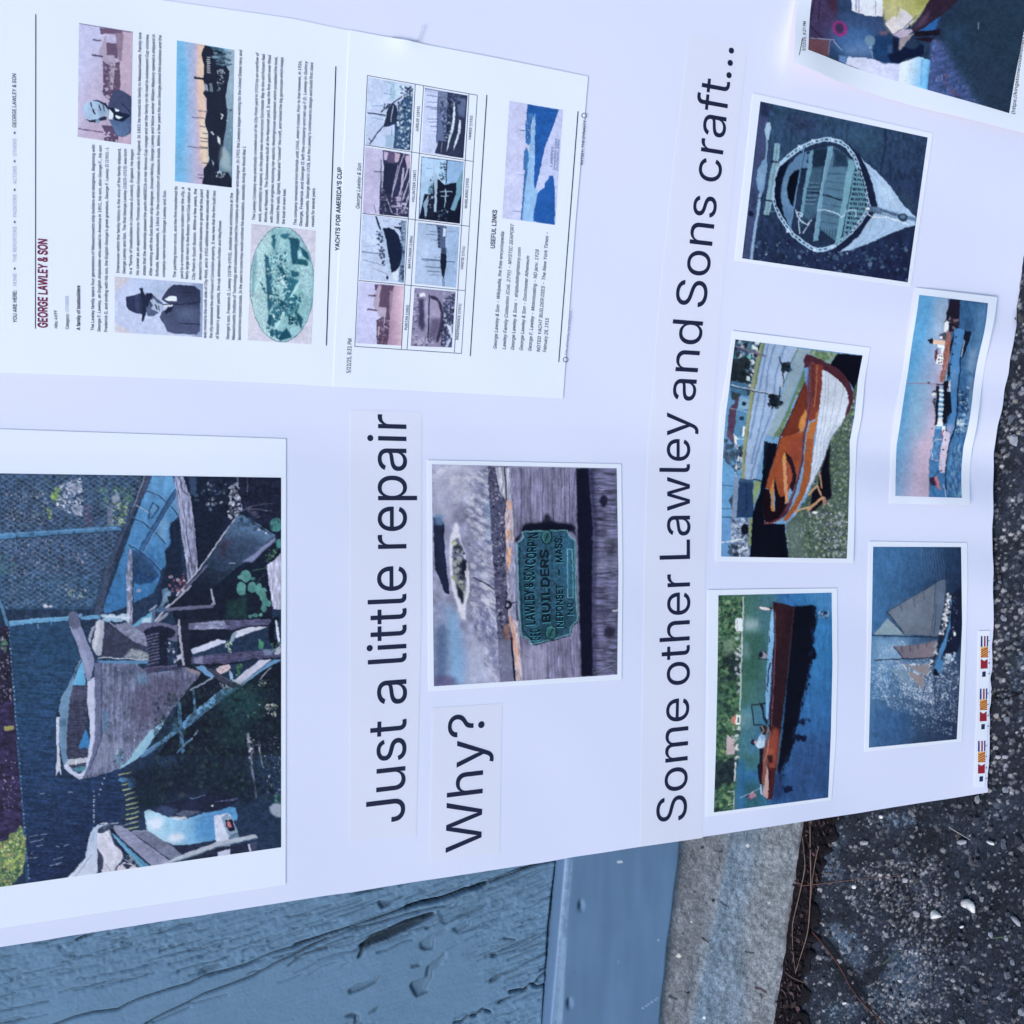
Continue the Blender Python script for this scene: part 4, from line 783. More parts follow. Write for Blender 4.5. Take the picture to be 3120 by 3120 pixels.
c.P('#98985c', "46 1785 155 1770 160 1820 57 1838")
BUSH = "-30 3140 60 3130 100 3100 120 3040 200 3020 230 2952 268 2985 275 3060 305 3090 295 3350 265 3480 180 3620 90 3660 -30 3680"
c.P('#5c7c58', BUSH, 2).S(BUSH, ['#9cb860', '#b8cc70', '#4c6c54', '#d0dca0', '#385448', '#80a058', '#a88c64'], 420, 7, 20)
c.S("-30 3450 250 3450 180 3620 -30 3680", ['#2c4448', '#406050', '#7ca060'], 90, 7, 20)
# covered sail, planks, white boat and outboard at the bottom
c.T(0, 2250, .2588)
c.G("770 1655 900 1520 1000 1395 1060 1100 1150 1005 1200 1010 1290 985 1200 1060 1140 1150 1150 1300 1145 1560 1100 1615", '#a8bce0', '#c8d2f0', "1080 1100", "900 1600").L('#7c8cb4', 8, "880 1630 960 1520 1080 1360").L('#8ab0dc', 12, "1062 1200 1090 1180 1105 1100")
c.P('#c6c9e4', "1140 1110 1290 1062 1340 1230 1440 1330 1445 1410 1350 1545 1322 1582 1190 1598 1215 1430 1140 1290").N("1140 1110 1290 1062 1440 1330 1350 1545 1190 1598", .1, 60, 40, 3).L('#4c5474', 9, "1280 1090 1320 1160 1340 1240 1420 1300 1445 1370 1430 1440 1350 1530").L('#8c90b0', 8, "1240 1480 1310 1560")
c.P('#363e5c', "1140 1290 1180 1340 1212 1405 1190 1600 1150 1605 1145 1400").P('#33405e', "1140 1105 1160 1060 1200 1030 1290 985 1340 1040 1270 1080 1200 1105").L('#d8dcf0', 12, "1180 995 1250 990").L('#c0c8e0', 9, "1290 995 1390 985").L('#8088a8', 10, "1220 1050 1290 1000")
c.P('#c8c4de', "1345 1590 1390 1500 1450 1455 1530 1460 1600 1500 1650 1550 1500 1580").P('#30385a', "1440 1480 1480 1465 1560 1490 1520 1520 1500 1560 1480 1520").P('#8c90b4', "1450 1420 1540 1420 1560 1470 1500 1450", 2, .7)
c.P('#16203c', "1290 1060 1340 1050 1420 1180 1560 1400 1440 1330", 2).E('#4c84bc', 1450, 480, 58, 28).P('#3c70ac', "1500 450 1590 455 1600 580 1515 575").N("1500 450 1600 580 1515 575", .3, 8, 60, 2)
c.P('#868cb2', "1330 1045 1350 1010 1440 1030 1500 1060 1700 1220 1932 1385 2060 1480 1800 1520 1600 1330 1400 1180").L('#242c48', 10, "1330 1060 1380 1140 1800 1520").P('#6c7496', "1530 1090 1750 1075 1980 1230 2190 1365 2040 1440 1800 1280 1600 1130").N("1330 1045 1750 1075 2190 1365 2040 1480 1800 1520", .16, 20, 60, 3).L('#a0b4cc', 8, "1560 1085 1740 1078 1850 1130")
c.P('#4f90c0', "1305 1110 1350 1130 1770 1512 1655 1530 1420 1250").L('#16203c', 8, "1330 1105 1560 1320 1790 1515").L('#88b8dc', 7, "1345 1160 1560 1370 1690 1525").L('#7c84a0', 12, "1340 1050 1450 1015 1620 965")
c.S("1450 1330 1600 1400 1660 1530 1500 1430", ['#20283c', '#788090', '#a0acb8'], 22, 7, 18)
c.T(400, 2250, .2588)
c.P('#1a3c44', "820 150 1120 150 1120 600 850 580", 60, .55).P('#1c4048', "1060 420 1330 430 1330 640 1080 640", 30, .8).P('#1a3f46', "90 600 400 560 400 760 200 780 90 760", 30, .8).P('#22324e', "560 560 900 540 900 660 560 660", 30, .5)
c.P('#5c6c88', "300 660 380 640 420 700 360 730", 6, .7).P('#6c7488', "540 640 600 620 660 660 560 690", 6, .7)
c.P('#1c2340', "250 860 330 770 560 720 860 650 980 630 1250 700 1240 740 1100 830 850 850 620 920 480 915 340 890").P('#2e4068', "260 830 350 780 560 835 480 905 370 895", 3).P('#4a5474', "510 890 600 840 840 850 640 920", 2).P('#5c78a8', "680 700 860 660 885 665 700 710").P('#505a88', "960 740 1240 695 1255 710 1180 730")
c.G("150 850 205 825 420 918 620 950 850 870 1000 850 1160 800 1225 812 1245 900 1240 960 1080 960 985 1190 700 1242 500 1248 380 1200 175 1060", '#a4d0f0', '#4c90d0', "300 1000", "1000 950").P('#e0e6f8', "430 915 640 915 660 940 540 955", 3, .8).P('#cdd8f4', "170 990 260 920 380 930 340 1060 260 1080", 18, .9).P('#d8def4', "440 1130 560 1100 640 1160 520 1230 420 1200", 16, .8).P('#88c4e8', "370 960 460 950 440 1120 380 1100", 16, .6).P('#3f84c8', "750 930 980 900 980 1180 740 1180", 30, .6).L('#3a6ca0', 6, "720 960 850 920 1000 900 1200 870", a=.6).E('#e0e4f4', 950, 785, 16, 12)
c.P('#232c4c', "470 1250 700 1245 985 1195 1000 1290 620 1370 560 1330")
c.P('#c0cced', "965 905 1130 875 1165 890 1180 925 1160 1390 1010 1392 1000 1260 985 1180").P('#7f9abc', "1050 925 1130 880 1185 925 1250 1095 1145 1140 1110 1080").P('#5c7894', "1140 1150 1250 1100 1265 1180 1145 1240").P('#4c6880', "1160 1260 1270 1240 1280 1345 1160 1365").P('#161630', "1100 960 1180 948 1222 1060 1215 1075 1150 1088 1110 1020").P('#c0687c', "1112 970 1160 975 1185 1045 1140 1045", 1)
c.P('#202844', "560 1430 800 1345 1000 1275 1370 1225 1390 1330 1000 1395 700 1445").P('#a4b0c8', "365 1490 372 1470 560 1375 1000 1212 1440 1122 1492 1160 1300 1205 1000 1270 600 1410").L('#5c7494', 12, "400 1492 620 1412 1000 1275 1480 1165").P('#b4bce0', "1372 1240 1390 1235 1412 1318 1385 1335").P('#c0c8ec', "1008 1330 1156 1292 1156 1372 1016 1392").P('#343e60', "1390 1235 1470 1200 1470 1320 1412 1330")
c.L('#8890b0', 26, "1365 -20 1385 150 1410 300 1440 500 1465 690").S("1370 0 1440 40 1440 300 1390 300", ['#c8cce4', '#586480'], 26, 6, 16).L('#a4a8c0', 9, "1460 70 1510 65 1515 190 1550 340")
c.S("1540 -20 1765 -20 1765 760 1600 640", ['#8c94b8', '#b8c0dc', '#586890', '#c8cce8'], 150, 4, 12, .6).P('#8f9cb8', "1620 800 1680 760 1768 750 1768 930 1700 920 1640 870", 4).S("1680 660 1768 660 1768 760 1690 760", ['#2c6458', '#4c8878'], 18, 8, 20)
c.S("600 -20 1300 0 1300 500 1000 400 500 300", ['#5c7484', '#88a0ac', '#2c4c54'], 60, 3, 8).L('#7088a8', 12, "860 95 900 150").E('#c0c8dc', 1297, 480, 22, 20, 3, .8)
c.T(0, 1250, .2588)
sp = [[(-40, 1306), (871, 1337)], [(-40, 2834), (870, 2694.5)]]
c.T(400, 2250, .2588)
c.P('#131b2e', "-100 420 100 350 500 300 700 150 1300 150 1500 640 1380 800 1250 690 860 640 560 700 300 780 150 830 60 780 0 560", 40, .75)
c.T(0, 0, 1); dk = "300 1900 856 1500 856 2560 560 2600 420 2450 330 2380"
c.S("470 2120 850 2060 850 2430 780 2440 640 2400 470 2410", ['#0e1524', '#1c2c3c', '#22383c', '#18243c', '#2c4448'], 1500, 2, 8, a=.55)
c.S("0 1450 440 1450 330 1880 10 1880", ['#1a2a48', '#2c4a6c', '#3a5c7c', '#223a4c', '#47607c'], 900, 2, 7, a=.4)
c.S("600 1460 850 1460 850 1620 700 1600", ['#0c1222', '#1c2844', '#24304c'], 260, 2, 9, a=.5)
photo('largest print: grey open boat on a trailer among weeds, a mesh fence behind', sp, BC, c, warp=.7, sat=.86, grit=1.1)

# ---------------- builder's plate print
BC = [[(1315.4, 1415), (1600, 1421), (1878, 1427)], [(1317.5, 1750), (1602, 1750), (1883, 1740)], [(1321, 2090.6), (1600, 2073), (1879.6, 2055)]]
c = Paint(*area(BC), base='#8a8fb4'); c.T(1250, 1350, .4142)
al = "150 150 1530 180 1535 1710 150 1800"
c.N("150 150 570 165 660 1800 150 1800", .34, 60, 60, 4)
for q, col, sf, a_ in (("160 150 500 150 400 400 160 420", '#b8bcdc', 40, .7), ("160 420 320 420 300 600 180 560", '#a8acd0', 30, .8), ("170 530 210 520 240 620 180 640", '#5c90c4', 14, .8), ("180 1150 260 1150 560 1760 172 1790", '#7f92c0', 30, .6), ("180 1380 250 1300 280 1500 260 1790 172 1788", '#46618f', 26, .8), ("270 1180 340 1250 400 1600 380 1780 290 1780 280 1500", '#74a8dc', 26, .8), ("420 1400 560 1500 600 1760 420 1770", '#b0b8dc', 24, .7), ("540 420 600 400 610 760 560 740", '#74a4d4', 16, .6), ("172 1700 330 1720 330 1790 172 1790", '#504878', 14, .7)): c.P(col, q, sf, a_)
c.S("360 200 590 200 620 1250 450 1180 440 560", ['#c8cce4', '#666c94', '#dcdcf0', '#545a84', '#8088b0'], 420, 5, 22, 2.2, .55, ang=.5)
c.S("440 1200 630 1250 660 1750 560 1700", ['#c0c4e0', '#5c6490', '#888eb8'], 200, 5, 18, 2.2, .6, ang=1.1)
c.S("180 180 500 180 440 420 200 420", ['#9a9ec4', '#c8cce4'], 60, 12, 40, 2, .4, ang=-.6)
c.P('#1c2444', "165 545 215 545 245 600 250 800 268 950 288 1110 250 1100 180 920 172 760").P('#5a7cae', "172 540 230 530 240 600 180 600", 8, .9)
c.P('#d4d6ee', "328 575 350 600 362 680 392 790 418 900 432 1000 430 1100 405 1200 402 1300 372 1290 350 1230 300 1060 282 860 290 700 312 620", 2).P('#5f6a86', "330 700 352 690 378 770 400 870 408 960 402 1100 385 1190 350 1120 315 980 302 840 312 750", 2).S("310 700 400 800 400 1180 320 1000", ['#1c203a', '#8c9880', '#c0c8b0', '#2c3448', '#9aa0b4'], 44, 8, 26).P('#141830', "385 850 405 870 412 950 400 1010 375 940", 2).P('#1c2238', "340 1040 390 1100 385 1190 350 1120", 2)
c.L('#20243e', 9, "462 985 540 1025 622 1077 712 1064").P('#c8c8dc', "395 940 425 930 430 985 400 990")
c.P('#4a4c70', "565 170 722 175 705 420 690 520 705 700 712 900 720 1100 735 1300 750 1450 770 1752 662 1762 625 1200 600 760 580 460")
c.S("565 170 722 175 705 700 735 1300 770 1752 662 1762 600 760", ['#8088a4', '#282a48', '#6c7090', '#a4a4bc', '#1c1c38'], 420, 4, 12)
c.P('#767a9e', "645 1440 740 1440 765 1752 662 1760", 4, .8).L('#101228', 14, "740 1430 752 1560 768 1752")
c.P('#aeb2ce', "622 178 722 176 735 400 748 560 768 700 720 720 705 640 690 520 700 420 655 360 640 280").L('#141630', 9, "690 180 700 300 705 420 692 520").N("622 178 722 176 768 700 720 720 655 360", .45, 60, 9, 3)
c.P('#b8a8b8', "702 420 740 420 752 600 762 720 728 740 705 900 716 1010 722 1150 742 1300 780 1300 800 1450 822 1748 775 1748 752 1450 720 1290 712 1100 700 880 700 700 690 560").P('#d8a48c', "705 420 730 415 738 480 712 480").P('#d49c84', "706 640 732 640 724 700 700 710").P('#d8a48c', "712 770 740 760 740 860 712 960 706 880").P('#dc9c80', "726 1270 745 1290 768 1440 800 1660 780 1640 752 1440").P('#a4705c', "680 1330 720 1330 730 1450 690 1430", 6, .7).N("700 420 762 720 820 1748 775 1748 700 880", .4, 40, 9, 3)
c.E('#16182e', 716, 1188, 26, 34).E('#8c90ac', 712, 1190, 12, 16).L('#101228', 8, "720 1180 780 1165 785 1300")
W1 = "738 178 1215 183 1218 640 1238 1300 1250 1715 820 1748 800 1400 780 1180 770 1000 760 700"
c.P('#76759c', W1).N(W1, .42, 130, 7, 4).N(W1, .2, 90, 60, 2)
for x in (812, 880, 968, 1044, 1130, 1165): c.L('#2c2c4c', 4, [x, 178, x + 3, 330, x - 2, 470, x + 6, 600], a=.8)
for q in ("1005 1480 1010 1730", "900 1520 912 1700", "1085 1500 1090 1560", "1170 1440 1190 1700", "1210 200 1190 420 1185 600"): c.L('#2a2a4a', 5, q, a=.8)
c.P('#a4a4c8', "830 1500 1000 1490 1000 1740 825 1748", 16, .5).P('#141228', "985 520 1010 515 1050 590 1040 640 950 640", 8, .85)
c.P('#0e1129', "1215 183 1312 186 1325 420 1345 640 1335 1000 1340 1712 1252 1716 1240 1300 1225 700", 3)
W2 = "1305 186 1518 188 1532 900 1522 1704 1340 1712 1335 1000 1350 640"
c.P('#5b5d82', W2, 3).N(W2, .65, 9, 90, 3).N(W2, .25, 80, 60, 2).P('#14183a', "1305 186 1345 190 1370 640 1360 1100 1360 1712 1335 1712 1335 1000 1345 640", 14, .8)
c.E('#1c1e3a', 1420, 425, 28, 44, 2).E('#202038', 1462, 1385, 44, 40, 8, .9).E('#2c2848', 1410, 1240, 60, 34, 16, .6).L('#1a1c34', 6, "1290 975 1400 960 1530 938").L('#b0b4d0', 5, "1350 1690 1440 1650 1530 1612", a=.5).L('#c4c8dc', 12, "1487 1234 1532 1222").L('#7c80a4', 40, "1345 700 1520 720", a=.25).P('#8084a8', "1360 860 1520 850 1520 930 1350 950", 16, .5)
c.P('#0d1026', "825 600 870 588 960 582 1060 578 1180 590 1210 612 1214 690 1190 650 1150 650 820 660 800 710 775 730 765 700 800 672", 6)
PL = "815 652 845 648 1000 642 1150 640 1158 672 1180 700 1207 712 1212 900 1215 1100 1226 1305 1190 1330 1175 1355 1172 1405 1050 1440 890 1478 872 1440 845 1425 812 1412 795 1150 785 900 782 735 812 712 828 690"
c.P('#1c2236', (nums(PL) + [6, 10]).ravel()).P('#27506c', PL).N(PL, .5, 14, 14, 3).P('#1f4a60', "800 1000 900 1000 920 1420 840 1400", 24, .5).P('#2c6890', "1080 660 1200 720 1215 1100 1090 1100", 26, .55).P('#173848', "1000 1250 1215 1250 1175 1380 900 1440", 18, .6)
c.L('#78cfdc', 7, (lambda p: np.concatenate([p, p[:1]]).ravel())(nums(PL)), a=.75)
c.L('#0e1c2c', 8, "800 760 800 1000 815 1200 828 1380 880 1440", a=.8)
for (x, y) in ((1000, 690), (1033, 1392)):
    c.E('#10202e', x, y, 44, 54).E('#3c8088', x - 2, y - 2, 36, 46).E('#286068', x, y, 27, 36).L('#0c1420', 8, [x - 14, y + 30, x + 14, y - 30])
c.L('#8cdce4', 5, "1150 782 1188 778 1196 1130 1156 1134 1150 782", a=.8)
sp = [[(1303, 1402), (1600, 1408), (1892, 1414)], [(1304, 1750), (1600, 1750), (1896, 1740)], [(1307, 2106), (1600, 2088), (1893, 2070)]]
o = photo('print with a green metal plate screwed to weathered wood', sp, BC, c, sat=.85, grit=.6, warp=.35)
def psc(x, y, ox=1250, oy=1350, k=.4142): return (ox + x * k, oy + y * k)
for nm, col, dx, dy, b_ in (('plate_highlight', '#4f9cb4', 3, 5, .008), ('plate_lettering', '#0b1c2a', 0, 0, .03)):
    t = Lettering()
    for s_, a_, b2, cp in (("GEO.", (955, 1450), (945, 1350), 28), ("LAWLEY", (915, 1335), (905, 1075), 29), ("&", (900, 1062), (900, 1022), 25), ("SON", (908, 1008), (905, 905), 30), ("CORP'N", (915, 895), (938, 660), 29),
                           ("BUILDERS", (1028, 1318), (1012, 782), 25), ("NEPONSET", (1122, 1352), (1120, 1040), 21), ("–", (1112, 975), (1112, 930), 20), ("MASS.", (1118, 878), (1110, 680), 21), ("N", (1196, 1262), (1196, 1222), 18), ("O", (1190, 1210), (1188, 1175), 15)):
        t.add(s_, psc(a_[0] + dx, a_[1] + dy), psc(b2[0] + dx, b2[1] + dy), cp, O1 + (.00017 if nm == 'plate_highlight' else .00024), b_)
    t.build(nm, mat(nm + '_ink', alb(col), .5, .2), o)

# ---------------- launch on the river
BC = [[(2187.7, 1813.8), (2532.5, 1805.5)], [(2184, 2100), (2534.6, 1990)], [(2173.7, 2474.8), (2522, 2429.3)]]
BC = [[(2187.7, 1813.8), (2532.5, 1805.5)], [(2185, 2040), (2535, 2020)], [(2180, 2280), (2530, 2240)], [(2173.7, 2474.8), (2522, 2429.3)]]
c = Paint(*area(BC), base='#35708c'); c.T(2100, 1700, .4139)
c.G("150 230 1100 230 1100 1900 150 1900", '#3c6c70', '#2a68ac', "390 900", "720 900")
c.G("390 230 640 230 560 1000 500 1250 370 1500 340 1500", '#3d6e66', '#3a6c82', "400 900", "600 900").P('#2f5c50', "400 560 560 540 540 900 390 920", 20, .6).P('#b4c8dc', "395 440 500 450 510 520 400 540", 24, .7).P('#8cb0c4', "395 600 440 640 440 740 395 740", 18, .5).P('#9cb49c', "375 1120 470 1140 460 1240 360 1260", 22, .6).P('#4080b4', "370 1080 560 1090 540 1500 350 1500", 26, .5)
c.P('#2c6ca8', "350 1480 530 1480 560 1900 340 1900", 14).P('#2c5c5c', "400 1640 520 1640 540 1850 400 1850", 26, .7).P('#3a6c5c', "400 1440 530 1440 500 1560 390 1560", 22, .6)
TR = "205 270 398 272 388 500 380 700 375 900 360 1150 340 1400 335 1600 320 1850 170 1880 190 1500 205 1000"
c.P('#3f6850', TR).N(TR, .5, 12, 12, 3).S(TR, ['#6c9464', '#24403a', '#54805c', '#8cac78', '#1a2c30', '#3a5c54', '#1c3434'], 760, 5, 20, a=.8).S("205 1480 330 1480 325 1640 185 1680", ['#1a2434', '#283c40'], 60, 16, 40).S("230 700 370 700 360 900 260 900", ['#1c2c30', '#284040'], 34, 14, 36).P('#7c9484', "240 600 330 590 330 690 250 720", 12, .6)
c.L('#d4dce8', 9, "395 285 390 440 385 560 382 700 374 850 372 1000 368 1120", a=.85).S("335 440 390 440 360 1010 340 1000", ['#e4e8f4', '#a4b0c0', '#5c6c80'], 40, 6, 16)
c.P('#e4ecfa', "335 440 384 438 386 470 388 540 345 535 332 510").L('#8c94a8', 5, "350 450 350 530").P('#c4786c', "303 1190 335 1150 350 1155 350 1225 325 1220").P('#ecebea', "340 1152 374 1152 368 1225 335 1225").P('#30384c', "352 1170 362 1170 360 1205 350 1205").P('#b8a8b4', "275 1300 330 1335 328 1440 265 1440").S("320 1240 365 1240 355 1480 320 1480", ['#e4e8f0', '#b4b8c0', '#3c4448'], 30, 6, 16).L('#dce4f0', 9, "335 1500 330 1640").L('#b4c4d0', 6, "325 1710 320 1850").L('#c4d0d8', 6, "275 1720 325 1712").L('#c4d0d8', 6, "280 1815 322 1805")
c.G("700 230 1100 230 1100 1900 560 1900 620 1700 700 1500 860 1000 920 500", '#2b74b8', '#255494', "800 700", "1000 1500").P('#4084c4', "860 240 1060 240 1060 420 940 400", 30, .7).P('#2c4478', "760 1300 1050 1300 1030 1800 700 1850", 50, .5)
c.N("400 230 1100 230 1100 1900 370 1900", .10, 60, 5, 2).N("690 230 1100 230 1100 1900 560 1900", .10, 90, 14, 2)
c.P('#0a0d1e', "765 350 800 352 890 343 930 352 920 420 935 470 908 560 905 640 930 700 925 745 890 750 870 860 850 960 820 1060 800 1200 770 1290 745 1420 720 1500 690 1510 660 1600 640 1560 680 1300 720 860", 2)
c.S("900 360 940 380 880 900 760 1400 720 1400 850 1000", ['#0b1024', '#14204a'], 90, 8, 26, .5).S("700 1440 740 1400 720 1560 660 1640", ['#141c38'], 20, 8, 24, .4).S("790 1180 880 1180 880 1220 800 1215", ['#14183a'], 12, 6, 18).S("780 1300 845 1300 840 1340 780 1340", ['#0e1430'], 16, 8, 20).S("940 400 1020 390 1020 430 960 440", ['#c0cce0', '#14204a', '#5c7cac'], 26, 5, 14).S("670 1680 750 1680 740 1720 680 1720", ['#10183a'], 20, 6, 18).P('#1c2c58', "600 1600 690 1560 680 1760 620 1780", 14, .7)
c.P('#2a1722', "612 322 680 335 772 355 765 420 740 640 715 900 690 1100 668 1280 650 1420 635 1540 600 1770 568 1778 572 1500 580 1300 590 1100 600 900 612 600").P('#3a2028', "618 330 700 345 680 640 640 640 622 500", 14, .6).L('#8c6070', 5, "628 400 628 700 612 1000 598 1240").L('#4c3440', 5, "768 360 745 560 718 860", a=.8)
c.P('#8e4034', "612 1240 660 1270 650 1420 630 1560 600 1560 560 1500 540 1480 545 1400 580 1330", 10).P('#a85440', "560 1400 620 1400 610 1480 560 1500", 8, .7).P('#2c1820', "570 1450 610 1450 605 1510 575 1500", 5).P('#8c4c40', "530 1480 565 1500 560 1560 548 1680 525 1650", 3).P('#c09c9c', "566 1530 580 1580 578 1690 572 1775 535 1740 550 1660").P('#4a1c24', "600 1545 635 1545 605 1772 570 1778 585 1700")
c.L('#c4888c', 5, "570 1235 590 1290 575 1380 565 1450 545 1510").L('#a46858', 6, "556 1230 570 1260 556 1360")
c.P('#72aee0', "612 372 622 420 618 600 600 800 588 1000 578 1180 562 1180 555 1050 560 900 572 760 580 560 600 400").L('#1c2c5c', 6, "620 420 622 600 606 860 592 1060 582 1190").L('#2a3454', 12, "590 770 575 860 572 940").L('#2a3454', 7, "586 580 584 615").L('#3c4c6c', 7, "553 900 558 950 572 985").P('#9cc8ec', "600 420 610 420 606 560 596 560", 2, .8).P('#4c3a78', "605 800 612 800 585 1190 578 1190", 0, .7)
c.L('#141c30', 8, "555 1068 512 1072 456 1080 470 1226 530 1222").P('#1c2434', "512 1072 535 1072 552 1160 576 1200 570 1228 545 1190 525 1110")
c.P('#1c1424', "515 1398 545 1400 535 1500 530 1680 515 1650 497 1570 500 1520 515 1500").P('#b8d4f4', "500 1340 520 1296 548 1300 556 1330 550 1390 505 1398 480 1372").P('#6ca0dc', "508 1300 550 1300 556 1330 530 1345", 3, .8).E('#1b2142', 466, 1352, 18, 22).E('#c09a9c', 481, 1352, 10, 13).P('#2c2430', "515 1240 550 1222 570 1240 555 1300 530 1290").L('#c0ac98', 6, "530 1235 545 1260 525 1290")
c.E('#8a90a4', 545, 712, 34, 27).E('#161e34', 522, 708, 18, 20).P('#2c3448', "540 680 565 690 580 720 560 700").L('#141c30', 7, "500 738 580 746").P('#ecd8e0', "508 358 560 360 598 370 590 382 540 378 512 368").L('#b04050', 5, "500 356 512 374").P('#4a2c2c', "585 360 608 362 606 378 586 378")
c.P('#8c5478', "412 1745 450 1725 470 1715 496 1745 452 1774 418 1765").L('#e0c8dc', 4, "425 1742 460 1765").L('#e0c8dc', 4, "440 1732 475 1758").L('#e0c8dc', 4, "455 1724 486 1750").P('#2c3468', "410 1745 430 1735 440 1750 415 1762").L('#b8d0e8', 4, "370 1762 440 1732 520 1690").P('#b4c8e8', "515 1665 528 1668 535 1740 520 1730")
sp = [[(2156, 1797), (2549, 1792)], [(2155, 2040), (2551, 2025)], [(2153, 2280), (2545, 2260)], [(2150.5, 2488.5), (2532, 2437)]]
photo('print of a long dark mahogany launch on a river, flags at both ends', sp, BC, c, sat=.85, grit=.5, warp=.3)

# ---------------- orange and white whaleboat
BC = [[(2239.4, 1034.3), (2627, 1082.7)], [(2222.7, 1160), (2611.3, 1160)], [(2208, 1265), (2600, 1270)], [(2203.3, 1328), (2586, 1344.7)], [(2199, 1447), (2587.8, 1428.5)], [(2194, 1695.3), (2576.6, 1701.6)]]
c = Paint(*area(BC), base='#6c9fd4'); c.T(2150, 1000, .3726)
c.P('#2c4262', "225 80 445 100 410 330 370 470 350 560 190 520 200 300").S("230 90 445 110 410 330 370 470 330 500 190 480", ['#16202e', '#4c7094', '#9cc0dc', '#20344c', '#5c7c9c', '#dce8f4', '#2c6c70'], 260, 7, 24).S("210 250 350 230 350 430 200 440", ['#141e26', '#222e38'], 70, 14, 36).E('#58c0b8', 350, 235, 15, 14).P('#dcecf8', "375 135 420 155 420 185 380 170").P('#c0d8ec', "330 390 355 395 355 430 325 430")
c.G("180 520 380 560 350 1000 320 1250 120 1250 140 900", '#5c94c8', '#62a4dc', "300 600", "200 1150").P('#3c6c94', "205 430 320 450 325 560 190 520", 2).P('#2a3c48', "195 520 280 530 260 590 200 580", 4)
c.P('#4f3a58', "250 555 258 580 240 700 232 830 222 960 165 860 180 680 195 640 225 610 235 570").P('#5c4664', "170 820 215 870 230 950 160 880", 3).P('#4c84b4', "262 560 356 582 350 700 335 800 320 880 215 880 240 740").P('#8cb8dc', "262 560 356 582 352 660 255 660", 2, .7).P('#102840', "285 600 320 605 318 635 283 630").P('#1c3450', "268 720 300 722 298 750 266 748").P('#e8f0fa', "297 800 315 805 300 885 285 880").L('#e8f0fa', 8, "225 870 230 900 300 905").P('#ecf2fa', "228 880 242 880 250 960 232 960").P('#e4eef8', "265 985 310 985 300 1090 250 1085").P('#1c3450', "272 1000 290 1000 286 1060 268 1055").P('#e4eef8', "215 1140 250 1105 280 1110 270 1165 225 1150").P('#dce8f4', "222 1190 240 1172 245 1210 230 1215").S("240 960 310 960 300 1200 220 1200", ['#20304c', '#4c6c90', '#c0d0e4', '#32506c'], 70, 6, 18).S("145 900 225 960 220 1180 150 1160", ['#4c6484', '#3c5474', '#34485c'], 60, 10, 26)
c.L('#8c9878', 30, "462 115 425 250 400 360 370 500 345 700 320 870 310 1000 300 1230").L('#64785c', 12, "470 130 430 300 385 520 345 790 312 1100")
RD = "485 118 745 158 700 300 640 420 600 520 575 640 520 800 470 900 430 1100 400 1240 315 1235 325 1000 345 800 380 560 420 400"
c.P('#96b2dc', RD)
for q in ("560 130 500 350 470 600 420 860 370 1100", "640 145 560 400 520 700 450 880 360 1240", "510 120 450 400 400 650 350 900"): c.L('#6084b8', 16, q, a=.75)
c.P('#a8c0e0', "600 300 680 320 620 520 560 480", 16, .5).P('#8aa6bc', "750 162 860 178 800 300 720 480 660 620 590 800 545 880 480 885 520 800 575 640 640 480 700 330").P('#5f7f60', "858 178 1080 205 1050 240 1010 290 955 260 860 215 830 210 800 300 800 440 720 560 640 760 590 890 540 880 600 780 680 600 760 420 800 330").S("858 178 1080 205 1010 290 860 215", ['#7c9c78', '#507058', '#8ca890'], 40, 6, 18).L('#60785c', 8, "750 165 700 260 620 480").P('#78989c', "975 270 1070 205 1040 260 1010 300", 3, .8)
c.L('#5f8060', 14, "800 400 700 580 600 800 540 900", a=.8).S("780 440 800 420 600 860 560 900", ['#84a078', '#4c6c50'], 30, 6, 16)
c.P('#090b1c', "1075 204 1285 222 1262 340 1235 440 1205 500 1160 430 1010 300")
c.L('#6c6486', 16, "238 148 300 165 400 200 478 226").L('#a8bcdc', 9, "200 462 360 500 615 550").L('#202c44', 7, "200 475 360 510 600 556").L('#a8c4e0', 4, "185 650 260 665 345 690").L('#18202e', 7, "598 232 612 300 622 380 628 450").P('#1c2a38', "612 280 650 290 680 330 670 350 620 350").S("610 270 680 280 680 360 620 360", ['#101c28', '#243848'], 22, 6, 22).E('#0e1826', 548, 600, 46, 46).S("500 550 600 560 610 650 500 650", ['#0c1420', '#1c2c38'], 40, 8, 20).L('#243448', 10, "598 480 590 560 580 620")
c.P('#62a2dc', "140 1080 228 1150 240 1230 232 1400 200 1560 118 1560 125 1300").P('#7890b4', "228 1215 268 1212 255 1400 240 1550 198 1560 210 1400").P('#34485c', "180 1410 220 1360 210 1470", 0, .9)
for i in range(6): c.L('#90a8c8', 3, [232 - i * 3, 1250 + i * 55, 262 - i * 3, 1255 + i * 55])
c.P('#233e6a', "268 1225 385 1238 380 1545 240 1548 256 1400").L('#16284a', 9, "330 1270 325 1480").L('#0c1830', 10, "385 1235 450 1248").L('#0c1830', 9, "380 1530 440 1520").P('#35587f', "268 1225 385 1238 384 1262 266 1250")
c.P('#8aa0cc', "118 1560 372 1555 372 1700 350 1870 118 1870").S("200 1560 372 1555 345 1870 190 1860", ['#20304c', '#c4d0e4', '#4c6080', '#dce4f0', '#5c7494'], 180, 6, 20).P('#6098d4', "118 1560 200 1560 190 1870 118 1870", 6).E('#0c1424', 310, 1640, 34, 46).L('#e4eaf4', 8, "120 1750 300 1720").L('#10203c', 6, "120 1545 200 1545").L('#20304c', 4, "120 1475 215 1470").L('#20304c', 4, "125 1280 215 1290").S("180 1770 250 1770 250 1860 180 1860", ['#24344c', '#3c5068'], 26, 10, 24)
c.L('#80946c', 24, "362 1560 355 1700 345 1760").P('#86a070', "390 1250 450 1250 430 1330 390 1450 380 1400", 3)
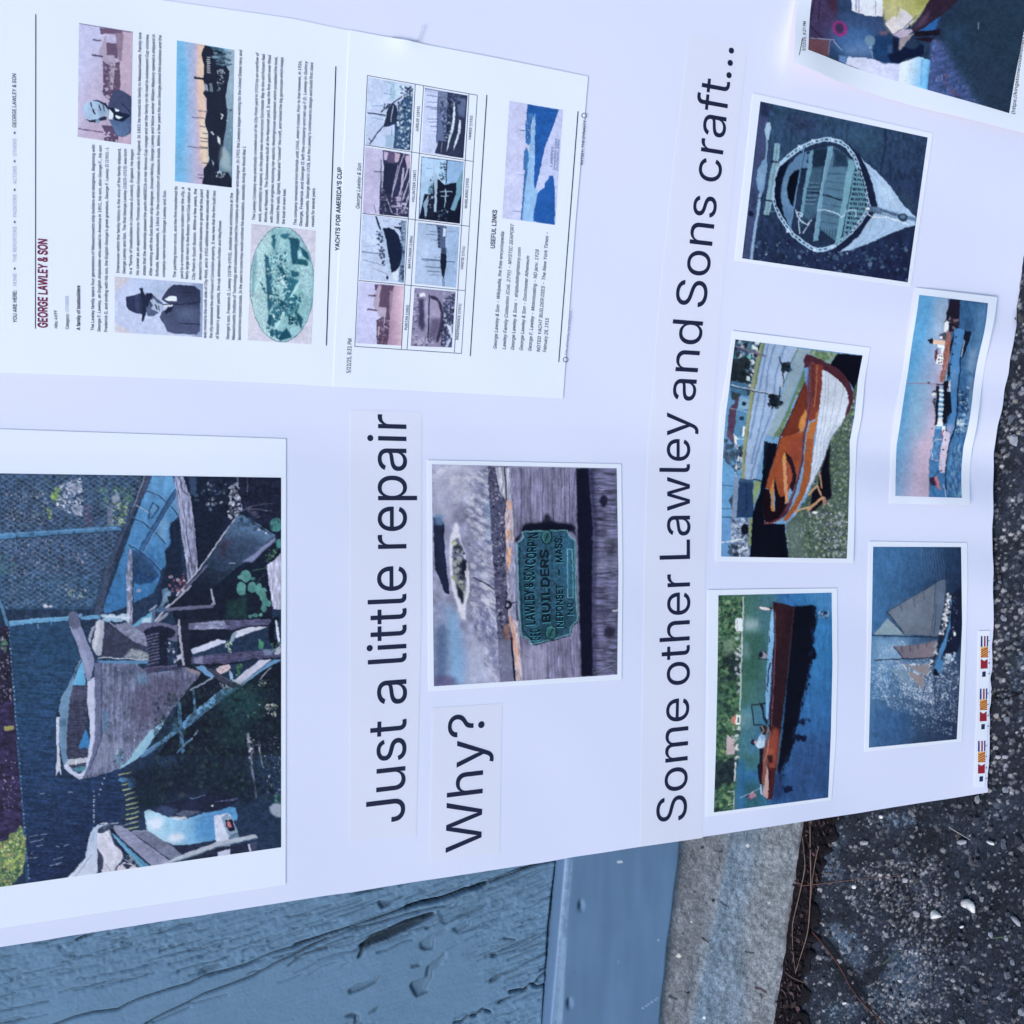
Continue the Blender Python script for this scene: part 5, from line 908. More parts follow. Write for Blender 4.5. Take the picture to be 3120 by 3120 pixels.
c.P('#070b1c', "372 1545 395 1440 430 1370 455 1240 470 1000 480 930 575 945 560 1040 480 1310 455 1480 470 1590 630 1600 640 1700 665 1880 350 1872 360 1700").P('#0f1a2c', "470 920 500 925 480 1150 460 1150")
GR = "1200 500 1240 430 1215 600 1175 900 1190 1300 1150 1890 668 1880 645 1720 640 1600 720 1530 820 1380 900 1200 960 1050 1010 900 1100 780"
c.P('#4a5e58', GR).S(GR, ['#6c8a60', '#34464a', '#8a9c94', '#58745c', '#283a42', '#a0acb4', '#7c9c68'], 1100, 4, 13).S("820 1500 1150 1500 1150 1880 900 1880", ['#98a0b4', '#5c6478', '#2c3444', '#c0c4d0'], 200, 5, 14).P('#6a8288', "650 1580 760 1560 780 1870 680 1870", 24, .5)
c.P('#0b0c1a', "860 1330 910 1290 940 1150 975 1020 1010 940 1005 1120 1025 1380 980 1410 915 1450 880 1500 845 1490", 4)
c.P('#c8d6ee', "948 335 990 355 1050 400 1110 450 1150 505 1166 590 1140 700 1100 780 1040 850 1000 912 985 980 960 1060 925 1150 870 1260 800 1370 700 1540 716 1500 780 1400 850 1250 866 1060 884 930 910 700 930 500")
for q in ("1000 370 985 600 960 800 930 910 930 1040 880 1230 760 1420", "1060 410 1040 600 1000 800 955 920 950 1050", "1120 470 1090 650 1040 800 1000 880", "975 350 960 600 930 800 900 920 900 1060 850 1240"): c.L('#90a4c8', 4, q)
c.P('#a4b4d4', "1060 780 1100 780 1000 912 985 980 900 1210 930 1050 960 920", 10, .5)
c.P('#4a2434', "820 206 900 236 965 270 1060 318 1120 370 1165 440 1198 520 1192 600 1165 680 1125 730 1160 600 1150 520 1110 455 1050 400 990 355 950 335 948 305 905 290 855 275 835 320 800 318 797 260")
c.P('#7c3830', "850 278 905 288 950 305 938 480 915 660 890 690 880 740 830 765 815 700 840 500").L('#b07060', 8, "905 300 895 480 870 640").P('#4a3070', "835 320 850 320 835 500 820 640 800 640 805 480", 3, .6).P('#3c2030', "870 290 885 290 870 560 855 560", 3, .6)
c.P('#b46a38', "908 664 885 700 876 760 838 770 812 860 808 905 870 905 900 760").P('#a45832', "808 905 872 905 862 1060 848 1240 780 1400 716 1500 640 1575 615 1570 680 1480 760 1340 790 1180")
c.P('#6e2e22', "800 440 822 480 815 640 802 800 740 850 690 900 640 900 600 880 680 700")
c.P('#9c4a2c', "590 900 690 870 800 830 805 860 785 1000 770 1140 735 1270 690 1300 640 1370 605 1382 580 1320 560 1230 520 1320 478 1305 540 1120 570 1000").P('#d08848', "800 660 812 700 802 800 760 860 740 800 760 730", 3).P('#8c3c34', "740 880 780 960 770 1060 730 1100 690 1080 650 1000 680 920", 14, .6).P('#c08044', "520 1310 555 1225 552 1300 545 1400 550 1500 522 1490 528 1400")
c.P('#160a16', "478 1312 518 1322 525 1400 522 1492 552 1500 560 1420 552 1300 560 1222 575 1290 590 1350 605 1382 640 1370 640 1440 665 1440 640 1520 580 1575 520 1590 470 1585 455 1480 460 1380").P('#2c1428', "640 1440 700 1410 650 1520 600 1560", 3)
c.P('#1f1526', "640 1005 665 1030 700 1070 725 1130 735 1200 725 1280 700 1340 680 1300 705 1200 690 1130 655 1080").P('#d0946c', "618 1060 640 1010 652 1100 660 1250 670 1410 640 1440 636 1300 628 1160").P('#d49840', "618 1060 640 1010 648 1060 640 1100", 0, .7).P('#a84c3c', "665 1120 690 1160 700 1250 672 1260", 3)
c.L('#57283a', 20, "850 285 838 480 830 620 805 800 785 900 780 1080 760 1180 740 1260 700 1380 650 1480 590 1560 520 1588 470 1590").L('#7c6478', 5, "848 300 835 560 800 800 778 940 775 1080 735 1260 690 1400 640 1490").L('#b08878', 6, "600 1560 540 1590 475 1592", dash=26).L('#2c1420', 7, "800 440 700 660 600 880 570 1000 480 1300")
c.P('#c49470', "818 1485 830 1460 950 1372 975 1385 978 1440 955 1450 945 1400 870 1460 830 1498").L('#c8a484', 16, "715 1500 760 1480 830 1465").L('#c09878', 14, "830 1365 870 1320 912 1288 922 1320 940 1362").L('#b88c78', 13, "925 1180 940 1250 945 1305").P('#9c7470', "958 1380 978 1385 985 1440 960 1450").E('#e4e8f8', 880, 1507, 24, 11)
sp = [[(2232.7, 1008), (2651, 1059)], [(2211.5, 1160), (2632.5, 1160)], [(2194, 1265), (2622, 1268)], [(2190, 1328), (2608, 1344.7)], [(2187, 1447), (2606, 1428.5)], [(2180.6, 1710), (2597, 1715)]]
def wavy(px, py): return .0009 * (1 + np.sin(py / 62.0)) * (.4 + .6 * np.cos((px - 2400) / 120.0) ** 2)
photo('print of an orange and white open boat on a lawn, creased across its middle', sp, BC, c, lift=wavy, sat=.88, warp=.25, grit=.5, k=.95)

# ---------------- dinghy seen from above
BC = [[(2315.4, 309.7), (2825, 419.6)], [(2260, 787.4), (2764, 860.5)]]
c = Paint(*area(BC), base='#2b4565'); c.T(2230, 250, .3261)
al = "60 160 1850 160 1850 1900 60 1900"
c.G(al, '#2e4868', '#1c2444', "900 300", "1300 1800").N(al, .35, 60, 25, 4).P('#33526e', "950 450 1400 450 1350 750 1150 620", 40, .6).P('#262c4c', "500 300 800 320 740 480 520 440", 40, .6).S("200 1450 1650 1500 1640 1870 150 1700", ['#3c5878', '#141c38', '#5c7898', '#24304c'], 260, 5, 22).S("200 1480 1300 1560 1300 1750 150 1640", ['#88a4c4', '#a8c0dc'], 26, 4, 9).L('#1a2844', 12, "1435 440 1420 640 1380 860").L('#1f3350', 9, "1070 460 1068 620").P('#38526c', "1560 1000 1700 1100 1680 1240 1540 1100", 24, .5)
c.P('#3c4870', "262 183 352 200 300 700 190 1500 165 1655 92 1648").P('#1b2444', "262 183 350 200 340 340 255 300", 8, .7).L('#243458', 9, "345 250 310 620 200 1400 165 1655", a=.7)
c.P('#9cbcdc', "322 378 352 376 356 440 348 500 338 545 318 535 302 460 306 410").L('#7c9cc0', 20, "322 540 318 640 308 740").P('#6f94bc', "288 728 326 740 318 850 300 970 285 1020 262 1060 240 1010 222 920 235 810").P('#88a8c8', "235 830 300 800 290 960 240 980", 12, .5).L('#8aacd0', 26, "256 1050 240 1180 205 1420 172 1655").E('#141a34', 170, 1228, 24, 28).P('#2a3a60', "180 1000 220 1000 210 1180 170 1180", 8, .8).L('#142038', 5, "240 1085 275 1085")
c.P('#80a6bc', "395 570 446 576 428 760 400 900 372 1110 342 1242 290 1235 312 1100 352 850 378 740").L('#4a6c88', 5, "420 580 395 800 350 1100 320 1230").L('#141c34', 14, "365 742 420 750").L('#141c34', 14, "300 1100 385 1112").L('#98b4d0', 4, "430 760 520 850 700 1000 790 1120").L('#98b4d0', 4, "300 1208 620 1212 830 1200")
HW = "1180 670 1240 750 1340 830 1440 930 1520 1040 1600 1150 1708 1258 1712 1335 1660 1345 1560 1380 1400 1450 1240 1520 1080 1575 960 1590 1180 1440 1310 1240 1350 1180 1300 960"
c.P('#a2c0e4', HW)
for q in ("1220 760 1340 960 1360 1170 1700 1300", "1260 790 1440 1000 1480 1200 1690 1275", "1320 1260 1260 1440 1120 1560", "1420 1260 1400 1380 1240 1500", "1560 1280 1500 1370 1380 1440", "1400 1020 1560 1240"): c.L('#7494c0', 5, q, a=.8)
c.P('#c0d8f0', "1350 900 1460 1000 1560 1180 1500 1180 1380 1040", 12, .5)
c.P('#16203c', "1040 560 1100 590 1190 680 1250 800 1310 960 1350 1150 1345 1190 1300 1260 1200 1400 1090 1520 1000 1585 900 1592 1100 1420 1240 1230 1250 1160 1180 900 1080 680")
ov = nums("440 742 500 690 600 612 680 575 760 538 860 515 930 518 1020 545 1080 590 1140 670 1180 760 1220 880 1250 980 1275 1110 1290 1160 1262 1230 1200 1320 1120 1410 1030 1490 960 1545 880 1580 800 1592 720 1562 640 1505 560 1445 500 1370 430 1270 392 1180 374 1110 380 1000 400 850")
c.P('#a0c2e4', ov.ravel()); cen = ov.mean(0); iv = cen + (ov - cen) * .925; c.P('#20304c', iv.ravel())
mid = cen + (ov - cen) * .962; c.L('#142036', 10, np.concatenate([mid[1:20]]).ravel(), dash=44); c.L('#142036', 10, mid[20:31].ravel(), dash=44)
c.P('#0c142c', "440 790 540 720 470 900 455 1060 490 1200 560 1350 470 1270 410 1150 392 1050 400 900").P('#577ba2', "520 790 620 670 750 632 758 700 700 800 640 805 575 830 530 890 508 990 512 1080 545 1150 575 1180 560 1290 540 1365 480 1240 450 1080 465 930").P('#6c90b4', "480 900 530 850 500 1000 520 1150 480 1180 460 1050", 12, .6)
c.P('#070c1c', "698 800 620 815 560 850 528 890 506 985 516 1080 565 1162 590 1080 610 960 640 880").P('#1a2a44', "620 830 698 800 680 900 640 1000 610 960", 4)
c.P('#2c4660', "745 640 905 600 900 640 720 1240 680 1300 600 1400 640 1240").S("700 640 740 640 700 800", ['#101c30'], 6, 10, 24)
c.P('#4f7390', "950 600 1080 700 1090 760 1000 1400 960 1480 820 1380 800 1240 840 1000").P('#3c5c78', "720 820 840 790 820 1200 720 1300 660 1240", 8).P('#1a2c44', "760 640 890 620 860 780 740 800", 6).P('#28405c', "950 610 1050 680 1080 790 940 790", 5)
for i in range(6): c.L('#16263c', 5, [940 + i * 22, 610 + i * 14, 975 + i * 20, 700 + i * 10, 985 + i * 22, 790])
for i in range(6): c.L('#16263c', 5, [830 + i * 26, 1490 - i * 4, 860 + i * 24, 1430, 850 + i * 28, 1380])
for q in ("900 855 1080 860", "890 930 1060 950", "880 990 1050 1015", "850 1140 1020 1170", "830 1230 1010 1260", "830 1300 1000 1330"): c.L('#26405c', 5, q)
c.L('#0e1a2e', 14, "690 1020 800 1035 870 1060 1030 1105")
for i in range(11): c.L('#16263e' if i % 2 else '#6484a0', 7, [700 - i * 2, 940 + i * 20, 810 - i * 4, 945 + i * 19])
c.P('#6590ac', "752 642 722 640 700 800 668 980 632 1240 662 1244 700 980 740 800").P('#6d98b8', "890 606 945 598 925 700 880 860 850 1000 832 1180 800 1480 752 1490 790 1250 800 1120 840 900").L('#a8c8dc', 4, "892 620 850 880 800 1140 760 1470").P('#70a0b8', "1088 705 1150 755 1130 860 1095 1020 1060 1200 1020 1420 1000 1510 955 1505 990 1330 1010 1180 1040 1000")
GT = "1150 770 1200 900 1240 1040 1252 1170 1180 1290 1080 1420 1020 1500 1060 1250 1110 1000"
c.P('#6494ae', GT)
for i in range(15):
    y = 820 + i * 45
    x0 = 1160 - i * 7.2 if i > 1 else 1150; x1 = 1215 if i < 3 else (1240 if i < 9 else 1240 - (i - 8) * 32)
    if x1 > x0: c.L('#101c30', 26, [x0, y, x1, y + 6], dash=20, a=.85)
c.L('#5c84ac', 14, "670 600 640 760 610 960 580 1120 535 1370").L('#1c2c44', 5, "680 600 650 760 590 1120")
for q in ("800 1200 870 1192 930 1212 980 1225 1010 1265 1040 1250 1060 1210 1100 1188 1150 1200 1150 1260", "590 1190 605 1240 650 1255 650 1230 610 1215 600 1250 640 1300 700 1332 735 1290", "630 1240 615 1330 628 1412", "720 1320 655 1410"): c.L('#bcd4f0', 9, q)
c.L('#4a6484', 52, "1262 1180 1330 1190 1380 1200").L('#5f7ca0', 34, "1330 1180 1450 1215 1560 1250 1710 1285").L('#1c2c48', 8, "1380 1190 1480 1225 1600 1260", dash=24).L('#1c2c48', 7, "1300 1215 1420 1240 1560 1275", dash=24).E('#2c405c', 1590, 1265, 46, 42).E('#5c7898', 1590, 1258, 26, 20).E('#dce8f8', 1262, 1185, 20, 14).L('#dce8f4', 8, "1260 1230 1310 1262 1440 1262 1560 1300 1640 1335")
for (x, y) in ((755, 548), (935, 540), (625, 605), (770, 1570), (930, 1535), (520, 1390)): c.P('#b8d0ec', [x - 16, y - 16, x + 16, y - 12, x + 14, y + 16, x - 16, y + 14])
sp = [[(2293.6, 284), (2841.5, 406.5)], [(2238, 794.6), (2773, 876)]]
photo('blue-grey print of a rowing dinghy from above, tied by its bow', sp, BC, c, warp=.25, grit=.7)

# ---------------- motor yacht and lighthouse
BC = [[(2797.8, 899), (3003, 925)], [(2779.7, 1015.8), (2989.9, 1015.8)], [(2766, 1128), (2968.8, 1146.3)], [(2747, 1240), (2950, 1250)], [(2729.6, 1356.5), (2931, 1356.5)], [(2725.7, 1511), (2924.6, 1516.7)]]
c = Paint(*area(BC), base='#5aa2d8'); c.T(2680, 860, .3624)
c.G("100 90 600 130 560 700 480 1000 430 1340 410 1810 100 1810", '#4c9ad8', '#b0a4c8', "230 900", "480 960").P('#9cb4d0', "440 130 560 140 520 420 430 500", 30, .5).P('#b8a4c4', "300 1300 430 1300 420 1810 280 1810", 40, .7).P('#7cb8d8', "280 800 380 800 330 1300 230 1300", 50, .5)
c.G("560 140 920 170 880 700 800 1000 700 1400 700 1830 400 1830 420 1400 500 1200 570 800", '#2a5c94', '#3470ac', "700 200", "600 1500").N("640 170 920 170 800 1000 700 1400 700 1830 540 1830 600 1200", .3, 40, 10, 3).P('#5c8cc0', "780 180 890 190 850 700 760 760", 30, .5).P('#8ca4c8', "740 560 800 560 790 760 720 760", 20, .5).P('#20406c', "700 300 760 320 740 420 690 420", 20, .6)
c.S("600 1350 690 1380 680 1800 560 1800", ['#6c9ccc', '#24508c', '#88b0d8', '#1c3c70'], 110, 4, 14, 2.5, .6, 1.5).S("630 900 740 880 700 1280 620 1280", ['#0e2448', '#4c84b8', '#a8c8e4', '#183868'], 140, 5, 16).S("625 1150 690 1150 690 1260 615 1260", ['#c8dcf0', '#90b8dc'], 34, 5, 14).P('#7898c4', "740 780 780 800 760 1000 730 1250 700 1260 730 1000", 10, .6)
c.P('#1e1a2e', "575 142 658 152 645 260 638 390 605 400 560 420 545 340 535 260 560 200").S("560 300 630 300 620 420 560 430", ['#5c4c5c', '#8c7480', '#141426'], 30, 6, 16).P('#96605c', "540 400 575 430 580 560 578 640 560 740 545 820 500 850 495 800 520 740 520 660 530 560 530 500").N("540 400 580 560 545 820 500 850 520 660", .4, 18, 14, 3).P('#17142a', "575 520 598 430 600 600 590 760 555 830 580 640")
c.P('#e4e4f4', "530 325 556 328 550 400 518 420 515 340").P('#39465c', "515 420 540 425 540 490 485 480 480 440").P('#10182c', "545 290 560 300 535 330 510 345").P('#e0dcec', "485 450 508 455 508 478 484 474").P('#d8b4a4', "425 482 536 496 534 526 428 522").P('#141a2a', "385 482 430 468 432 520 402 512 400 498").P('#f0ecf4', "475 524 528 530 528 555 470 552").P('#5c2c3c', "455 570 475 552 475 680 450 640").P('#e8e8f4', "472 605 526 605 526 640 524 690 468 685 470 640").P('#e4e0ec', "505 555 526 556 526 600 505 600")
for y in (622, 650, 675): c.P('#20283c', [485, y - 6, 495, y - 6, 495, y + 5, 485, y + 5]); c.P('#20283c', [507, y - 6, 516, y - 6, 516, y + 5, 507, y + 5])
c.P('#3c7cc0', "600 392 640 392 692 402 688 490 675 600 664 660 668 740 655 830 640 920 628 1080 612 1200 585 1290 560 1372 545 1600 515 1605 490 1590 500 1385 538 1200 565 1100 580 900 590 760 578 640 600 520")
c.P('#5f94cc', "590 700 650 720 630 900 590 900", 16, .5).P('#c4bcdc', "520 1240 575 1270 562 1360 548 1590 515 1600 492 1590 502 1385").P('#b0a8d0', "540 1200 590 1200 590 1270 520 1260", 14, .6).L('#141c34', 5, "600 560 588 700 578 900 560 1120 530 1230", a=.6)
c.L('#0e1530', 9, "692 405 690 500 665 650 672 740 655 840 636 960 625 1100 610 1220 566 1360 556 1500 545 1640 552 1740")
c.P('#10162e', "692 410 745 412 742 450 715 560 700 600 680 660 692 500", 2).L('#d0dcec', 6, "692 495 684 560 674 620")
for y in (465, 520, 602, 688, 778, 1244, 1325, 1404): c.E('#101830', 619 - max(0, y - 470) * .115 + (0 if y < 900 else 10), y, 7, 7)
c.P('#0f1428', "530 832 560 822 580 832 575 920 582 925 578 1100 545 1130 540 1180 512 1200 500 1170 512 1000 520 900").P('#c4c8dc', "572 830 590 810 582 920 556 920").P('#20242c', "565 846 572 846 570 900 562 900")
c.P('#141a30', "462 870 488 866 495 900 480 1000 460 1200 440 1200 450 1050 462 950")
for i in range(8):
    y = 895 + i * 40; c.P('#dce4f4', [488 - i * 3, y, 526 - i * 3, y + 4, 524 - i * 3, y + 22, 485 - i * 3, y + 18])
c.P('#e8e8f4', "465 1150 505 1160 505 1215 455 1205").P('#e8ecf8', "500 1205 528 1205 520 1270 505 1290 495 1240").P('#a43c44', "508 1235 518 1235 505 1310 498 1300").P('#c0586c', "488 1420 498 1420 495 1480 486 1480", 0, .8)
c.L('#94627c', 6, "230 848 340 850 525 858").L('#141a2c', 12, "400 843 412 843").L('#141a2c', 7, "470 858 524 858").E('#1c2434', 447, 925, 16, 16).P('#d4d8e8', "420 940 440 920 465 930 455 950 430 965").S("430 980 460 980 455 1080 440 1080", ['#10182c'], 8, 6, 14).E('#5c3c50', 422, 1228, 9, 9)
c.P('#3672b0', "445 1230 500 1240 495 1300 490 1500 495 1590 540 1620 545 1810 405 1810 415 1650 425 1480 430 1350").P('#5c98cc', "455 1290 480 1290 470 1480 440 1460", 8, .6).L('#c0b4d0', 6, "500 1320 460 1320 430 1345 425 1400 435 1490 490 1500").L('#d0a4b4', 5, "440 1215 430 1280").L('#5c6888', 5, "412 1480 410 1800").L('#c0d0e8', 6, "530 1700 540 1810").N("420 1300 490 1300 545 1810 405 1810", .25, 30, 12, 3)
c.P('#2d2548', "412 1650 450 1628 472 1700 440 1712 420 1690").P('#b04c64', "450 1628 480 1630 505 1745 478 1735 462 1700").L('#e0c4d4', 3, "462 1632 488 1738").L('#e0c4d4', 3, "474 1632 498 1740").L('#28304c', 5, "450 1630 490 1590 520 1580")
sp = [[(2788.7, 876.3), (3033, 906)], [(2768.8, 1005), (3013.4, 1016)], [(2752.5, 1128), (2993.5, 1150)], [(2733, 1240), (2974, 1255)], [(2715.5, 1352.9), (2958, 1362)], [(2709.7, 1534), (2948, 1539.5)]]
photo('print of a motor yacht passing a lighthouse, wavy beside the foot of the board', sp, BC, c, lift=lambda px, py: .0012 * (1 + np.sin(py / 48.0)) * np.clip((px - 2740) / 120, .25, 1), warp=.2, sat=.82, grit=.4)

# ---------------- schooner
BC = [[(2658.8, 1665.8), (2926.8, 1666.8)], [(2655, 1900), (2930, 1900)], [(2650, 2100), (2922, 2090)], [(2645.8, 2277.7), (2913.4, 2252)]]
c = Paint(*area(BC), base='#3a72b0'); c.T(2600, 1620, .3521)
c.G("100 100 960 100 960 1900 100 1900", '#356ca8', '#182848', "300 300", "950 500")
c.G("100 900 960 900 960 1900 100 1900", '#5084b8', '#243458', "200 1200", "950 1500", a=.85, soft=60).P('#2c5c9c', "120 1500 500 1550 480 1880 120 1880", 60, .7)
c.N("120 120 940 120 920 1850 120 1880", .14, 40, 14, 3)
for i in range(9): c.L('#5878ac', 6, [580 + i * 22, 150, 590 + i * 24, 300, 620 + i * 20, 420], a=.5)
c.P('#86b0dc', "170 920 500 900 420 1100 250 1150 180 1300", 40, .6)
c.S("220 1000 420 940 640 1100 900 1200 920 1350 880 1650 600 1600 300 1520 200 1300", ['#dce8fa', '#a8c4e8', '#eef4ff', '#7c9cc8'], 2600, 1.2, 5, 2.2, .5, 1.4)
c.S("330 1150 660 1130 700 1500 420 1400", ['#eef4ff', '#c0d4f0', '#5c7cb0'], 1600, 1.5, 5.5, 2.0, .65, 1.4).S("150 1150 300 1150 300 1450 150 1450", ['#b8d0f0', '#8cb0dc'], 160, 2, 6, 2.5).S("480 1480 900 1500 880 1780 500 1700", ['#a4bce0', '#7c98c4', '#3c5484'], 260, 2.5, 7)
c.S("700 1120 900 1100 920 1350 760 1500 700 1300", ['#3c5078', '#28385c', '#b8cce8', '#6c84ac'], 300, 4, 12)
c.P('#131c38', "835 560 900 480 940 500 935 900 900 1040 830 1070 760 1060 790 930 815 800", 8).S("820 560 900 560 880 900 800 1000", ['#50648c', '#8ca0c0'], 40, 4, 12, .5).E('#e0e8f4', 868, 880, 9, 20).S("780 1060 880 1040 860 1120 790 1150", ['#c8d8ec', '#8cacd0'], 60, 5, 14)
c.P('#5f6e86', "285 692 400 620 540 540 660 470 742 420 802 418 785 600 760 740 728 905 440 882 350 770").P('#70809a', "300 700 500 580 600 640 460 860 400 800", 30, .5).P('#4e6486', "700 440 800 420 780 620 720 900 690 900 705 600", 6, .7)
for q in ("705 440 700 600 665 890", "600 500 608 590", "512 570 525 650", "400 640 418 680", "690 890 712 620"): c.L('#28344e', 5, q)
c.P('#7d9aae', "165 892 230 815 290 745 350 810 432 880 440 890").L('#40546c', 5, "290 745 440 890").P('#736c80', "345 990 420 985 600 965 716 936 700 1020 688 1090 425 1092").P('#8a7c8c', "560 975 710 940 690 1088 580 1090", 12, .5)
for q in ("412 990 418 1030", "486 975 488 1030", "558 968 556 1010", "630 955 628 1000"): c.L('#28304a', 5, q)
c.P('#85808c', "375 1113 440 1140 520 1158 600 1150 652 1145 650 1200 632 1245 500 1182").P('#6d90b0', "235 1145 300 1180 370 1192 458 1190 475 1240 490 1310 400 1252").P('#8c8690', "462 1190 540 1232 602 1235 600 1370 520 1290 480 1240").L('#c4d0e0', 4, "375 1113 458 1190")
c.L('#111a30', 8, "158 895 300 900 500 903 740 910").L('#111a30', 8, "180 1110 340 1100 500 1095 700 1086").L('#111a30', 7, "285 690 350 770 430 880").L('#111a30', 7, "345 990 425 1090").L('#28324c', 5, "602 1370 650 1250 690 1170").L('#141c30', 10, "340 1100 380 1100").L('#18223c', 4, "800 350 785 600 730 905").L('#20283c', 4, "742 420 285 692")
c.P('#3f80c0', "836 545 845 600 825 760 790 905 745 1010 720 1100 690 1180 700 1200 730 1215 772 1150 775 1120 735 1130 790 1000 832 820", 0).P('#3f80c0', "740 1110 778 1108 775 1170 738 1222 722 1195").P('#0d1429', "690 1180 720 1195 735 1240 690 1245 684 1210").P('#172036', "800 540 832 548 822 740 790 900 720 1060 670 1185 655 1180 700 1050 740 900 770 740", 2, .9)
c.S("808 535 838 540 815 740 780 880 735 900 775 740", ['#eef0f8', '#c0c8d8', '#6c788c'], 80, 6, 16).S("700 940 720 940 715 1060 690 1070", ['#e4e8f4', '#8c94a8'], 22, 6, 14).S("655 1100 680 1100 670 1200 650 1200", ['#dce4f0', '#5c6880'], 18, 5, 12)
sp = [[(2647.5, 1649), (2945, 1654)], [(2645, 1780), (2947, 1768)], [(2640, 2080), (2939, 2070)], [(2633, 2291), (2929, 2259)]]
photo('print of a schooner under full sail on glittering sea, above the flag strip', sp, BC, c, warp=.25, grit=.4, sat=.82)

# ---------------- signal flag strip
strip = sheet('flag_strip', [[(2979.9, 1922), (3015, 1921)], [(2976, 2150), (3011, 2150)], [(2966.5, 2397), (2999, 2399)]], .0004, M_PAPER)
tag(strip, 'narrow paper strip of tiny signal flags at the foot of the board', 'flag strip')
def fsc(x, y): return (2850 + x * .3107, 1850 + y * .3107)
red, blu, yel = mat('flag_red', alb('#8c2438'), .6, .2), mat('flag_blue', alb('#26387c'), .6, .2), mat('flag_yellow', alb('#dcae5c'), .6, .2)
navy = mat('flag_navy', alb('#222c58'), .6, .2); wht = mat('flag_white', alb('#e4ecff'), .6, .2); ink = mat('flag_letter_ink', alb('#2c3048'), .6, .2)
for k_, (dx, dy, lbls) in enumerate(((0, 0, "CABS"), (-9, 515, "CABS"), (-27, 1027, "CABS"))):
    parts = {'r': Lettering(), 'b': Lettering(), 'y': Lettering(), 'n': Lettering(), 'w': Lettering(), 'i': Lettering()}
    def q(key, pts, off=.0005): parts[key].quad([fsc(x + dx, y + dy) for x, y in pts], off)
    q('b', [(441, 283), (457, 283), (457, 388), (439, 388)]); q('r', [(472, 283), (488, 283), (487, 386), (471, 386)]); q('b', [(500, 281), (514, 281), (512, 385), (499, 385)])
    q('y', [(441, 392), (512, 388), (511, 492), (440, 495)])
    for i in range(-1, 6):
        a = 441 + 0; y0 = 396 + i * 22; pts = [(441, y0 + 40), (512, y0 - 14 + 8), (512, y0 + 5), (441, y0 + 51)]
        pts = [(x, min(max(y, 391), 493)) for x, y in pts]
        if abs(pts[0][1] - pts[3][1]) + abs(pts[1][1] - pts[2][1]) > 4: q('r', pts, .00056)
    q('r', [(440, 508), (475, 528), (508, 505), (507, 600), (439, 604)])
    q('n', [(455, 632), (490, 629), (488, 680), (453, 683)])
    for ch, y in zip('CABS', (328, 437, 545, 650)):
        parts['i'].add(ch, fsc(530 + dx - 2, y + dy + 7), fsc(530 + dx - 2, y + dy - 7), 4.4, .0005, .02)
    for kk, nm, mm in (('r', 'flag_red_area', red), ('b', 'flag_blue_bar', blu), ('y', 'flag_yellow_area', yel), ('n', 'flag_navy_square', navy), ('i', 'flag_letters', ink)):
        parts[kk].build(nm, mm, strip)

# ---------------- headline strips
def ink_on(o, items, off, bold=.0, res=5, m=M_INK, name='printed_headline', shear=0.0):
    t = Lettering()
    for s_, a_, b_, cp in items: t.add(s_, a_, b_, cp, off, bold, res, shear)
    return t.build(name, m, o)
h1 = tag(sheet('headline_strip', [[(1066, 1249), (1285, 1256)], [(1066, 1900), (1283, 1900)], [(1064, 2560), (1268, 2548)]], .00012, M_STRIP, th=.00006), 'cream strip reading Just a little repair', 'headline strip', HG)
ink_on(h1, [("Just", (1232, 2499), (1238, 2189), 119), ("a", (1238, 2142), (1238, 2069), 119), ("little", (1238, 2017), (1237.5, 1724), 118), ("repair", (1238, 1671), (1238, 1265), 116)], .00022)
h2 = tag(sheet('headline_strip', [[(1318, 2157), (1530, 2143)], [(1308, 2625), (1522, 2600)]], .00012, M_STRIP, th=.00006), 'cream strip reading Why? beside the plate print', 'headline strip', HG)
ink_on(h2, [("Why?", (1466, 2583), (1476, 2170), 110)], .00022)
h3 = tag(sheet('headline_strip', [[(2099, 103), (2278, 140)], [(2050, 520), (2235, 540)], [(2010, 900), (2200, 915)], [(1975, 1340), (2170, 1345)], [(1964, 1700), (2150, 1700)], [(1957, 2100), (2146, 2100)], [(1950, 2580), (2140, 2553)]], .00012, M_STRIP, th=.00006), 'long cream strip reading Some other Lawley and Sons craft', 'headline strip', HG)
ink_on(h3, [("Some", (2090.5, 2496), (2099, 2125), 92), ("other", (2100, 2084), (2102, 1748), 92), ("Lawley", (2102, 1703), (2101, 1259), 93), ("and", (2116, 1222), (2142, 980), 92), ("Sons", (2149, 938), (2185, 602), 93), ("craft", (2194, 558), (2224, 250), 92), ("...", (2227, 240), (2236, 147), 92)], .00022)

# ---------------- loose sheet at the top right
def curl(px, py): return .0022 + .009 * np.exp(-(((px - 2381) / 160) ** 2 + ((py - 209) / 140) ** 2)) + .0015 * np.exp(-(((px - 2950) / 200) ** 2 + ((py - 370) / 80) ** 2))
TS = [[(2462, -320), (3330, -180)], [(2421.7, 0), (3250, 130)], [(2392, 130), (3228, 330)], [(2381, 209), (3205, 436)]]
TS = [[(2466, -330), (2860, -262), (3330, -180)], [(2421.7, 0), (2830, 90), (3262, 150)], [(2396, 120), (2800, 230), (3230, 330)], [(2381, 209), (2784, 331), (3205, 434)]]
BC = [[(2512, -250), (2850, -200), (3180, -150)], [(2463.6, 0), (2800, 40), (3127, 10)], [(2447, 90), (2775, 160), (3097, 170)], [(2432.5, 169.4), (2757, 260.5), (3062, 350)]]
c = Paint(*area(BC), base='#23384f'); c.T(2350, 0, .39855)
c.G("150 -800 2200 -800 2200 1000 150 1000", '#2a3f63', '#1d2c40', "600 300", "1700 700").N("150 -800 2200 -800 2200 1000 150 1000", .15, 60, 40, 3)
